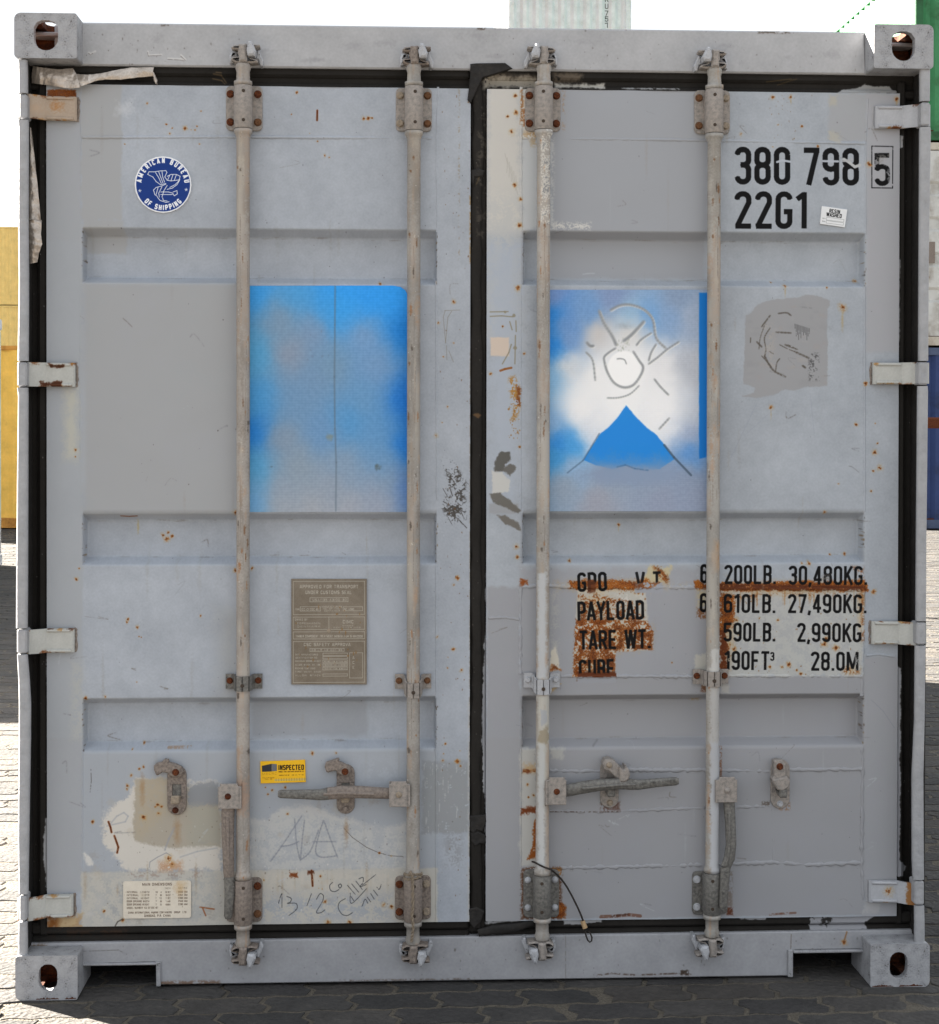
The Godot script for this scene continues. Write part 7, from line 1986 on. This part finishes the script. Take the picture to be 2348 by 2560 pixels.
	bar([[Z.call(V(0.4139,0.5483), -0.030), 0.0148, 0.010], [Z.call(V(0.4327,0.5464), -0.033), 0.0135, 0.007], [Z.call(V(0.4799,0.5507), -0.036), 0.0120, 0.007], [Z.call(V(0.5345,0.5541), -0.038), 0.0112, 0.007], [Z.call(V(0.5422,0.5540), -0.038), 0.008, 0.005]], 18, 0.8)
	ridges("SAE JIN", V(0.4323,0.5428), V(0.4789,0.5467), 0.0095, -0.0268, 0.0014, 0.0008)
	ridges("NIJEAS", V(0.4865,0.5466), V(0.5331,0.5516), 0.0095, -0.0300, 0.0014, 0.0008)
	part("grip", M.steel, rods[2])
	# hanging handle of the fourth bar
	begin()
	bar([[Z.call(V(0.6789,0.5122), -0.04), 0.016, 0.010], [Z.call(V(0.6800,0.4883), -0.04), 0.0155, 0.010], [Z.call(V(0.6826,0.4372), -0.036), 0.0145, 0.012], [Z.call(V(0.6837,0.3846), -0.030), 0.0142, 0.013], [Z.call(V(0.6786,0.3479), -0.026), 0.0150, 0.011], [Z.call(V(0.6674,0.3237), -0.024), 0.0138, 0.007]], 18, 0.9)
	tube([Z.call(V(0.6767,0.4674), -0.024), Z.call(V(0.6765,0.4098), -0.017), Z.call(V(0.6742,0.3562), -0.0155), Z.call(V(0.6672,0.3286), -0.018)], 0.0042, 8)
	part("handle", M.steel, rods[3])
	begin()
	bar([[Z.call(V(0.6674,0.3237), -0.024), 0.0138, 0.007], [Z.call(V(0.6649,0.2897), -0.022), 0.0130, 0.007], [Z.call(V(0.6603,0.2255), -0.020), 0.0110, 0.007], [Z.call(V(0.6592,0.2136), -0.020), 0.008, 0.005]], 18, 0.8)
	ridges("HH05", V(0.6633,0.3141), V(0.6602,0.2731), 0.0090, -0.0152, 0.0014, 0.0008)
	ridges("50HH", V(0.6569,0.2601), V(0.6538,0.2191), 0.0090, -0.0138, 0.0014, 0.0008)
	part("grip", M.steel, rods[3])

# ---------------------------------------------------------------- handle catches
func make_catches():
	var Z := func(v: Vector2, z: float) -> Vector3: return Vector3(v.x, v.y, z)
	var list := [[V(-0.8334,0.5999), V(-0.7823,0.4670), M.galv_brown], [V(-0.3802,0.5993), V(-0.3317,0.4657), M.galv_brown], [V(0.3337,0.6063), V(0.3843,0.4749), M.galv], [V(0.8018,0.6034), V(0.8542,0.4681), M.galv]]
	for n in 4:
		var k: Array = list[n]
		var lo := Vector2(k[0].x, k[1].y)
		var hi := Vector2(k[1].x, k[0].y)
		var mx := (lo.x + hi.x) / 2
		begin()
		# back plate with a slot, in four pieces round the opening, and the tongue below it
		var s0 := lo.y + 0.050
		var s1 := hi.y - 0.050
		prism(arc(mx, hi.y - (hi.x - lo.x) / 2, (hi.x - lo.x) / 2, (hi.x - lo.x) / 2, 0, 180, 10) + [V(lo.x, s1), V(hi.x, s1)], ZD - 0.002, ZD + 0.007, 0.0015)
		prism([V(hi.x, s0), V(lo.x, s0)] + arc(mx, lo.y + (hi.x - lo.x) / 2, (hi.x - lo.x) / 2, (hi.x - lo.x) / 2, 180, 360, 10), ZD - 0.002, ZD + 0.007, 0.0015)
		prism([V(lo.x, s0), V(lo.x + 0.0135, s0), V(lo.x + 0.0135, s1), V(lo.x, s1)], ZD - 0.002, ZD + 0.007, 0.0008)
		prism([V(hi.x - 0.0135, s0), V(hi.x, s0), V(hi.x, s1), V(hi.x - 0.0135, s1)], ZD - 0.002, ZD + 0.007, 0.0008)
		var plate := part("handle_catch", k[2], box_root)
		begin()
		block(Vector3(mx - 0.011, s0 - 0.010, ZD), Vector3(mx + 0.011, s0 + 0.002, -0.040), 0.002)
		block(Vector3(mx - 0.011, s0 - 0.012, -0.044), Vector3(mx + 0.011, s0 + 0.010, -0.036), 0.003)
		part("tongue", M.bolt_pale if n < 2 else M.steel, plate)
		begin()
		block(Vector3(lo.x + 0.010, s0 - 0.002, ZD - 0.006), Vector3(hi.x - 0.010, s1 + 0.002, ZD + 0.0022), 0.001)
		part("slot_shade_plate", M.steel, plate)  # added dark plate, paints the shade of a deeper slot
		var o := []
		if n == 0:
			o = [V(-0.8278,0.6197), V(-0.8267,0.6118), V(-0.8069,0.6062), V(-0.7929,0.5990), V(-0.7883,0.5857), V(-0.7945,0.5740), V(-0.8084,0.5710), V(-0.8224,0.5742), V(-0.8317,0.5837), V(-0.8441,0.5854), V(-0.8565,0.5769), V(-0.8604,0.5777), V(-0.8665,0.5918), V(-0.8670,0.6028), V(-0.8580,0.6105), V(-0.8472,0.6120), V(-0.8379,0.6205)]
		elif n == 1:
			o = [V(-0.3730,0.6193), V(-0.3725,0.6100), V(-0.3551,0.6023), V(-0.3438,0.5935), V(-0.3413,0.5797), V(-0.3500,0.5705), V(-0.3625,0.5706), V(-0.3725,0.5762), V(-0.3837,0.5863), V(-0.4024,0.5802), V(-0.4074,0.5828), V(-0.4119,0.5966), V(-0.4086,0.6078), V(-0.3949,0.6127), V(-0.3800,0.6176)]
		elif n == 2:
			o = [V(0.3354,0.6028), V(0.3409,0.6149), V(0.3543,0.6170), V(0.3676,0.6103), V(0.3788,0.5980), V(0.3877,0.5913), V(0.3933,0.5923), V(0.3948,0.6001), V(0.4033,0.5922), V(0.4073,0.5778), V(0.4033,0.5645), V(0.3933,0.5580), V(0.3789,0.5581), V(0.3711,0.5670), V(0.3543,0.5827), V(0.3399,0.5884)]
		else:
			o = [V(0.8040,0.6038), V(0.8116,0.6082), V(0.8268,0.6060), V(0.8375,0.5944), V(0.8376,0.5642), V(0.8468,0.5520), V(0.8438,0.5354), V(0.8271,0.5235), V(0.8118,0.5275), V(0.7996,0.5464), V(0.7980,0.5555), V(0.8041,0.5630)]
		begin()
		prism(o, ZD + 0.009, [-0.058, -0.058, -0.030, -0.046][n], 0.003)
		if n == 2:
			prism(o.slice(4, 13), -0.034, -0.014, 0.004)
		if n == 3:
			prism(o.slice(4, 11), -0.050, -0.036, 0.004)
			disc(Vector3(V(0.8228,0.5438).x, V(0.8228,0.5438).y, -0.0365), 0.006, 0.0012)
		part("latch", [M.galv_brown, M.galv_brown, M.galv, M.galv][n], plate)
		var bp: Vector2 = [V(-0.8084,0.5859), V(-0.3570,0.5836), V(0.3521,0.6016), V(0.8193,0.5900)][n]
		begin()
		disc(Vector3(bp.x, bp.y, [-0.058, -0.058, -0.030, -0.046][n]), 0.0115, 0.002)
		part("washer", k[2], plate)
		bolt(Vector3(bp.x, bp.y, [-0.056, -0.056, -0.028, -0.044][n]), [M.rust, M.rust, M.bolt_pale, M.rust][n], plate, 0.0082, n == 2)
		var b2: Vector2 = [V(-0.8115,0.4803), V(-0.3557,0.4804), V(0.3602,0.4897), V(0.8270,0.4820)][n]
		bolt(Vector3(b2.x, b2.y, ZD + 0.007), [M.dark, M.galv_brown, M.bolt_pale, M.keeper][n], plate, 0.0075)

# ---------------------------------------------------------------- peeling foil tape
func ribbon(rows: Array, thick := 0.0006):
	st.set_smooth_group(1)
	for i in rows.size() - 1:
		var a: Vector3 = rows[i][0]
		var b: Vector3 = rows[i][1]
		var c: Vector3 = rows[i + 1][1]
		var d: Vector3 = rows[i + 1][0]
		for k in 4:
			var t0 := k / 4.0
			var t1 := (k + 1) / 4.0
			var bow := func(t: float, i_: int) -> Vector3: return Vector3(0, 0, 0.006 * sin(PI * t) + 0.0016 * sin(i_ * 2.3 + t * 5.0))
			var p0: Vector3 = a.lerp(b, t0) + bow.call(t0, i)
			var p1: Vector3 = a.lerp(b, t1) + bow.call(t1, i)
			var p2: Vector3 = d.lerp(c, t1) + bow.call(t1, i + 1)
			var p3: Vector3 = d.lerp(c, t0) + bow.call(t0, i + 1)
			quad(p1, p2, p3, p0)
			var z := Vector3(0, 0, -thick)
			quad(p0 + z, p3 + z, p2 + z, p1 + z)
	st.set_smooth_group(-1)

func finer(rows: Array, n: int) -> Array:
	var out := []
	for i in rows.size() - 1:
		for k in n:
			var t := k / float(n)
			out.append([rows[i][0].lerp(rows[i + 1][0], t), rows[i][1].lerp(rows[i + 1][1], t)])
	out.append(rows[-1])
	return out

func make_tape():
	var Z := func(v: Vector2, z: float) -> Vector3: return Vector3(v.x, v.y, z)
	begin()
	ribbon(finer([[Z.call(V(-1.1885,2.4691), -0.080), Z.call(V(-1.1920,2.4242), -0.080)], [Z.call(V(-1.1738,2.4649), -0.068), Z.call(V(-1.1675,2.4196), -0.070)], [Z.call(V(-1.1589,2.4631), -0.070), Z.call(V(-1.1463,2.4174), -0.070)], [Z.call(V(-1.1179,2.4573), -0.062), Z.call(V(-1.1099,2.4090), -0.056)], [Z.call(V(-1.0805,2.4621), -0.066), Z.call(V(-1.0835,2.4050), -0.052)], [Z.call(V(-1.0710,2.4467), -0.066), Z.call(V(-1.0576,2.4083), -0.050)]], 4))
	ribbon(finer([[Z.call(V(-1.0731,2.4471), -0.068), Z.call(V(-1.0601,2.4105), -0.054)], [Z.call(V(-1.0467,2.4448), -0.064), Z.call(V(-1.0371,2.4178), -0.050)], [Z.call(V(-1.0265,2.4465), -0.066), Z.call(V(-1.0186,2.4281), -0.060)], [Z.call(V(-0.9999,2.4518), -0.070), Z.call(V(-0.9957,2.4331), -0.066)], [Z.call(V(-0.9663,2.4607), -0.074), Z.call(V(-0.9550,2.4340), -0.068)], [Z.call(V(-0.9292,2.4683), -0.078), Z.call(V(-0.9110,2.4409), -0.072)], [Z.call(V(-0.8693,2.4705), -0.080), Z.call(V(-0.8704,2.4457), -0.076)]], 4))
	ribbon(finer([[Z.call(V(-0.8734,2.4603), -0.078), Z.call(V(-0.8679,2.4551), -0.078)], [Z.call(V(-0.8684,2.4335), -0.074), Z.call(V(-0.8591,2.4353), -0.074)], [Z.call(V(-0.8646,2.4259), -0.074), Z.call(V(-0.8591,2.4215), -0.074)]], 3))
	part("foil_tape", M.foil, box_root).set_meta("label", "torn silver foil tape peeling off the seal under the top beam")
	begin()
	ribbon(finer([[Z.call(V(-1.1936,2.3053), -0.082), Z.call(V(-1.1977,2.3053), -0.082)], [Z.call(V(-1.1853,2.2342), -0.080), Z.call(V(-1.1996,2.2337), -0.078)], [Z.call(V(-1.1757,2.1441), -0.078), Z.call(V(-1.1997,2.1430), -0.072)], [Z.call(V(-1.1676,2.0577), -0.078), Z.call(V(-1.1993,2.0565), -0.070)], [Z.call(V(-1.1655,2.0598), -0.078), Z.call(V(-1.1979,2.0585), -0.070)], [Z.call(V(-1.1672,2.0215), -0.076), Z.call(V(-1.1968,2.0204), -0.068)], [Z.call(V(-1.1632,1.9952), -0.072), Z.call(V(-1.1950,1.9925), -0.066)], [Z.call(V(-1.1727,1.9696), -0.076), Z.call(V(-1.1967,1.9654), -0.070)], [Z.call(V(-1.1777,1.9475), -0.080), Z.call(V(-1.1965,1.9413), -0.078)]], 4))
	part("foil_tape", M.foil, box_root).set_meta("label", "long silver tape strip hanging loose beside the left post")

# ==================================================================== the yard behind
# a container of length L and height H; its near end stands at z = 0 of its own node and it runs back
func yard_box(label: String, at: Vector3, turn: float, L: float, H: float, paint: Material, trim: Material, doors: bool, group: String) -> Node3D:
	var o := thing("shipping_container", label, "shipping container", at, turn, group)
	var W := 1.219
	for s in [-1.0, 1.0]:
		for z in [0.0, -L + 0.178]:
			for y in [0.0, H - 0.118]:
				begin()
				block(Vector3(s * (W - 0.162), y, z), Vector3(s * W, y + 0.118, z - 0.178), 0.012)
				part("corner_casting", trim, o)
			begin()
			block(Vector3(s * (W - 0.12), 0.118, z - 0.02), Vector3(s * (W - 0.006), H - 0.118, z - 0.15), 0.01)
			part("corner_post", trim, o)
		begin()
		corrugated(Vector3(s * (W - 0.006), 0.15, -0.15), Vector3(0, 0, -1), Vector3.UP, Vector3(s, 0, 0), L - 0.3, H - 0.2)
		part("side_wall", paint, o)
		begin()
		block(Vector3(s * (W - 0.07), 0.015, -0.178), Vector3(s * (W - 0.002), 0.16, -L + 0.178), 0.006)
		part("bottom_rail", trim, o)
		begin()
		block(Vector3(s * (W - 0.07), H - 0.075, -0.178), Vector3(s * (W - 0.001), H - 0.012, -L + 0.178), 0.006)
		part("top_rail", trim, o)
	begin()
	block(Vector3(-W + 0.02, H - 0.04, -0.06), Vector3(W - 0.02, H - 0.028, -L + 0.05), 0.003)
	part("roof", paint, o)
	begin()
	block(Vector3(-W + 0.06, 0.12, -0.06), Vector3(W - 0.06, 0.16, -L + 0.05), 0.003)
	part("floor", M.inner, o)
	begin()
	corrugated(Vector3(-W + 0.1, 0.14, -L + 0.04), Vector3.RIGHT, Vector3.UP, Vector3(0, 0, -1), 2 * W - 0.2, H - 0.2, 0.25)
	part("end_wall", paint, o)
	for k in [["sill_beam", 0.015, 0.14], ["header_beam", H - 0.12, H - 0.014]]:
		begin()
		block(Vector3(-W + 0.12, k[1], -0.04), Vector3(W - 0.12, k[2], -0.12), 0.006)
		part(k[0], trim, o)
	if not doors:
		begin()
		corrugated(Vector3(-W + 0.12, 0.13, -0.045), Vector3.RIGHT, Vector3.UP, Vector3(0, 0, 1), 2 * W - 0.24, H - 0.24, 0.2495, 0.055, 0.07)
		part("end_wall", paint, o)
	else:
		for s in [-1.0, 1.0]:
			begin()
			var ys := [0.15, 0.62, 0.66, 0.80, 0.84, 1.12, 1.16, 1.30, 1.34, 1.62, 1.66, 1.80, 1.84, 2.12, 2.16, 2.30, 2.34, H - 0.13]
			for i in ys.size() - 1:
				var d0 := 0.03 if i % 4 in [2, 3] else 0.0
				var d1 := 0.03 if (i + 1) % 4 in [2, 3] else 0.0
				var x0: float = minf(s * 0.01, s * (W - 0.115))
				var x1: float = maxf(s * 0.01, s * (W - 0.115))
				quad(Vector3(x0, ys[i], -0.05 - d0), Vector3(x1, ys[i], -0.05 - d0), Vector3(x1, ys[i + 1], -0.05 - d1), Vector3(x0, ys[i + 1], -0.05 - d1))
			var d := part("door", paint, o)
			for bx in [0.28, 0.78]:
				begin()
				lathe(s * bx, -0.02, [[0.04, 0.018], [H - 0.05, 0.018]], 10)
				part("locking_bar", trim, d)
	return o

func make_yard():
	# near yellow container, its long side to us, and the three-high yellow stack behind it
	yard_box("yellow container with a rusty roof rail standing on the paving, side on", Vector3(-4.9, 0, -19.5), PI / 2 + 0.02, 6.058, 2.591, M.yellow, M.yellow_rail, false, "").position = Vector3(-2.9, 0, -19.55)
	var names := ["pale yellow container at the bottom of the three-high stack", "pale yellow container in the middle of the three-high stack", "pale yellow container on top of the three-high stack"]
	for k in 3:
		yard_box(names[k], Vector3(-9.0, k * 2.9, -56.2), PI / 2, 12.19, 2.896, M.yellow_pale, M.yellow_pale, false, "stacked yellow containers")
	# grey container at the left whose far corner just shows
	yard_box("light grey container whose far corner shows beside the yellow one", Vector3(-5.59, 0, -6.63), 0.0, 6.058, 2.591, M.far_grey, M.far_grey, false, "")
	# pale stack seen over the roof
	var pale := ["pale grey container at the bottom of the four-high stack behind", "second pale grey container up in the four-high stack behind", "third pale grey container up in the four-high stack behind", "pale grey corrugated container marked U 751, top of the four-high stack"]
	for k in 4:
		var o := yard_box(pale[k], Vector3(3.18, k * 2.594, -26.8), 0.0, 6.058, 2.591, M.pale, M.pale, false, "pale stack over the roof")
		if k == 3:
			begin()
			var x := 0.735
			for g in [["R", 2.02], ["U", 1.885], ["7", 1.75], ["5", 1.635], ["1", 1.515]]:
				ridges(g[0], V(x - 0.038, g[1]), V(x + 0.038, g[1]), 0.098, -0.099, 0.014, 0.0015)
			part("lettering", M.ink, o)
	# stack at the right: blue, white and green
	var X := 8.297
	yard_box("blue container at the bottom of the mixed stack", Vector3(X + 0.03, 0, -17.8), 0.0, 6.058, 2.591, M.blue, M.blue_rail, false, "mixed stack")
	var w := yard_box("dirty white container between the blue and the green one", Vector3(X - 0.01, 2.594, -17.8), 0.0, 6.058, 2.896, M.white, M.white_rail, true, "mixed stack")
	yard_box("green corrugated container on top of the white one", Vector3(X, 5.493, -17.8), 0.0, 12.19, 2.591, M.green, M.green_rail, false, "mixed stack")
	begin()
	block(Vector3(-1.02, 1.18, -0.055), Vector3(-0.9, 1.48, -0.046), 0.002)
	part("data_plate", M.galv_brown, w)
	begin()
	block(Vector3(-1.08, 0.30, -0.055), Vector3(-0.8, 0.46, -0.046), 0.002)
	part("notice", M.white, w)
	# rusty rail in front of the blue container
	var r := thing("barrier_rail", "rusty brown steel rail in front of the blue container", "railing", Vector3(4.6, 0, -8.0))
	begin()
	block(Vector3(-0.95, 1.475, -0.03), Vector3(3.0, 1.562, 0.03), 0.012)
	part("rail", M.rust, r)
	for x in [-0.8, 1.2, 2.9]:
		begin()
		block(Vector3(x - 0.03, -0.02, -0.028), Vector3(x + 0.03, 1.475, 0.028), 0.006)
		part("post", M.rust, r)

# ==================================================================== things that hang on the bars
func make_loose_things():
	var Z := func(v: Vector2, z: float) -> Vector3: return Vector3(v.x, v.y, z)
	var s := thing("cable_seal", "cut wire cable seal with a looped end hanging from the bar", "cable seal", Vector3(0.176, 0.34, -0.045))
	var at := s.position
	var curve := Curve3D.new()
	for p in [Z.call(V(0.1476,0.3347), -0.060), Z.call(V(0.1550,0.3364), -0.044), Z.call(V(0.1630,0.3361), -0.024), Z.call(V(0.1791,0.3302), -0.018), Z.call(V(0.1956,0.3222), -0.024), Z.call(V(0.2113,0.3060), -0.04), Z.call(V(0.2266,0.2878), -0.05), Z.call(V(0.2412,0.2673), -0.053), Z.call(V(0.2565,0.2399), -0.055), Z.call(V(0.2701,0.2119), -0.056), Z.call(V(0.2791,0.1919), -0.057), Z.call(V(0.2864,0.1728), -0.058)]:
		curve.add_point(p - at)
	var pts := []
	for i in curve.point_count:
		var prev := curve.get_point_position(maxi(i - 1, 0))
		var next := curve.get_point_position(mini(i + 1, curve.point_count - 1))
		curve.set_point_in(i, (prev - next) / 6.0)
		curve.set_point_out(i, (next - prev) / 6.0)
	for v in curve.tessellate(4, 3.0):
		pts.append(v)
	begin()
	tube(pts, 0.0026, 8)
	part("cable", M.cable, s)
	begin()
	bar([[Z.call(V(0.2846,0.1728), -0.058) - at, 0.0065, 0.005], [Z.call(V(0.2918,0.1532), -0.058) - at, 0.0070, 0.005]], 12)
	part("crimp_sleeve", M.brass, s)
	begin()
	var loop := []
	for v in [V(0.2918,0.1461), V(0.2945,0.1309), V(0.2990,0.1201), V(0.3044,0.1146), V(0.3092,0.1182), V(0.3102,0.1271), V(0.3070,0.1361), V(0.3016,0.1442)]:
		loop.append(Z.call(v, -0.058) - at)
	tube(loop, 0.0022, 8)
	part("loop", M.cable, s)
	# rope tied round the second bar
	var rp := thing("rope", "brown twisted rope tied round the bar, tail hanging down", "rope", Vector3(-0.1743, 0.33, -0.045))
	at = rp.position
	begin()
	for k in [[V(-0.1718,0.3097).y, 0.0], [V(-0.1718,0.3035).y, 0.5]]:
		strand_pair(func(t: float) -> Vector3: return Vector3(-0.1743 + 0.0225 * cos(t * TAU), k[0] + 0.004 * sin(t * TAU + k[1] * 4.0), -0.045 + 0.0225 * sin(t * TAU)) - at, 0.145, 60, 0.0032)
	part("coil", M.rope, rp)
	begin()
	var tail := [Z.call(V(-0.1825,0.3233), -0.019), Z.call(V(-0.1787,0.3181), -0.013), Z.call(V(-0.1759,0.3078), -0.014), Z.call(V(-0.1756,0.2892), -0.0145), Z.call(V(-0.1748,0.2584), -0.0145), Z.call(V(-0.1748,0.2276), -0.0145), Z.call(V(-0.1778,0.2060), -0.0150), Z.call(V(-0.1747,0.1861), -0.0145), Z.call(V(-0.1747,0.1649), -0.018), Z.call(V(-0.1769,0.1470), -0.021), Z.call(V(-0.1787,0.1347), -0.021)]
	strand_pair(func(t: float) -> Vector3:
		var f := t * (tail.size() - 1)
		var i := mini(int(f), tail.size() - 2)
		return tail[i].lerp(tail[i + 1], f - i) - at, 0.19, 90, 0.0034)
	part("tail", M.rope, rp)

# two strands laid round each other along a path
func strand_pair(path: Callable, length: float, n: int, r: float):
	for s in 2:
		var pts := []
		for i in n + 1:
			var t := i / float(n)
			var p: Vector3 = path.call(t)
			var d: Vector3 = (path.call(minf(t + 0.01, 1.0)) - path.call(maxf(t - 0.01, 0.0))).normalized()
			var u := d.cross(Vector3(0.3, 0.2, 0.93)).normalized()
			var v := d.cross(u)
			var a := t * length / 0.012 * TAU * 0.5 + s * PI
			pts.append(p + (u * cos(a) + v * sin(a)) * r * 0.62)
		tube(pts, r * 0.72, 6)
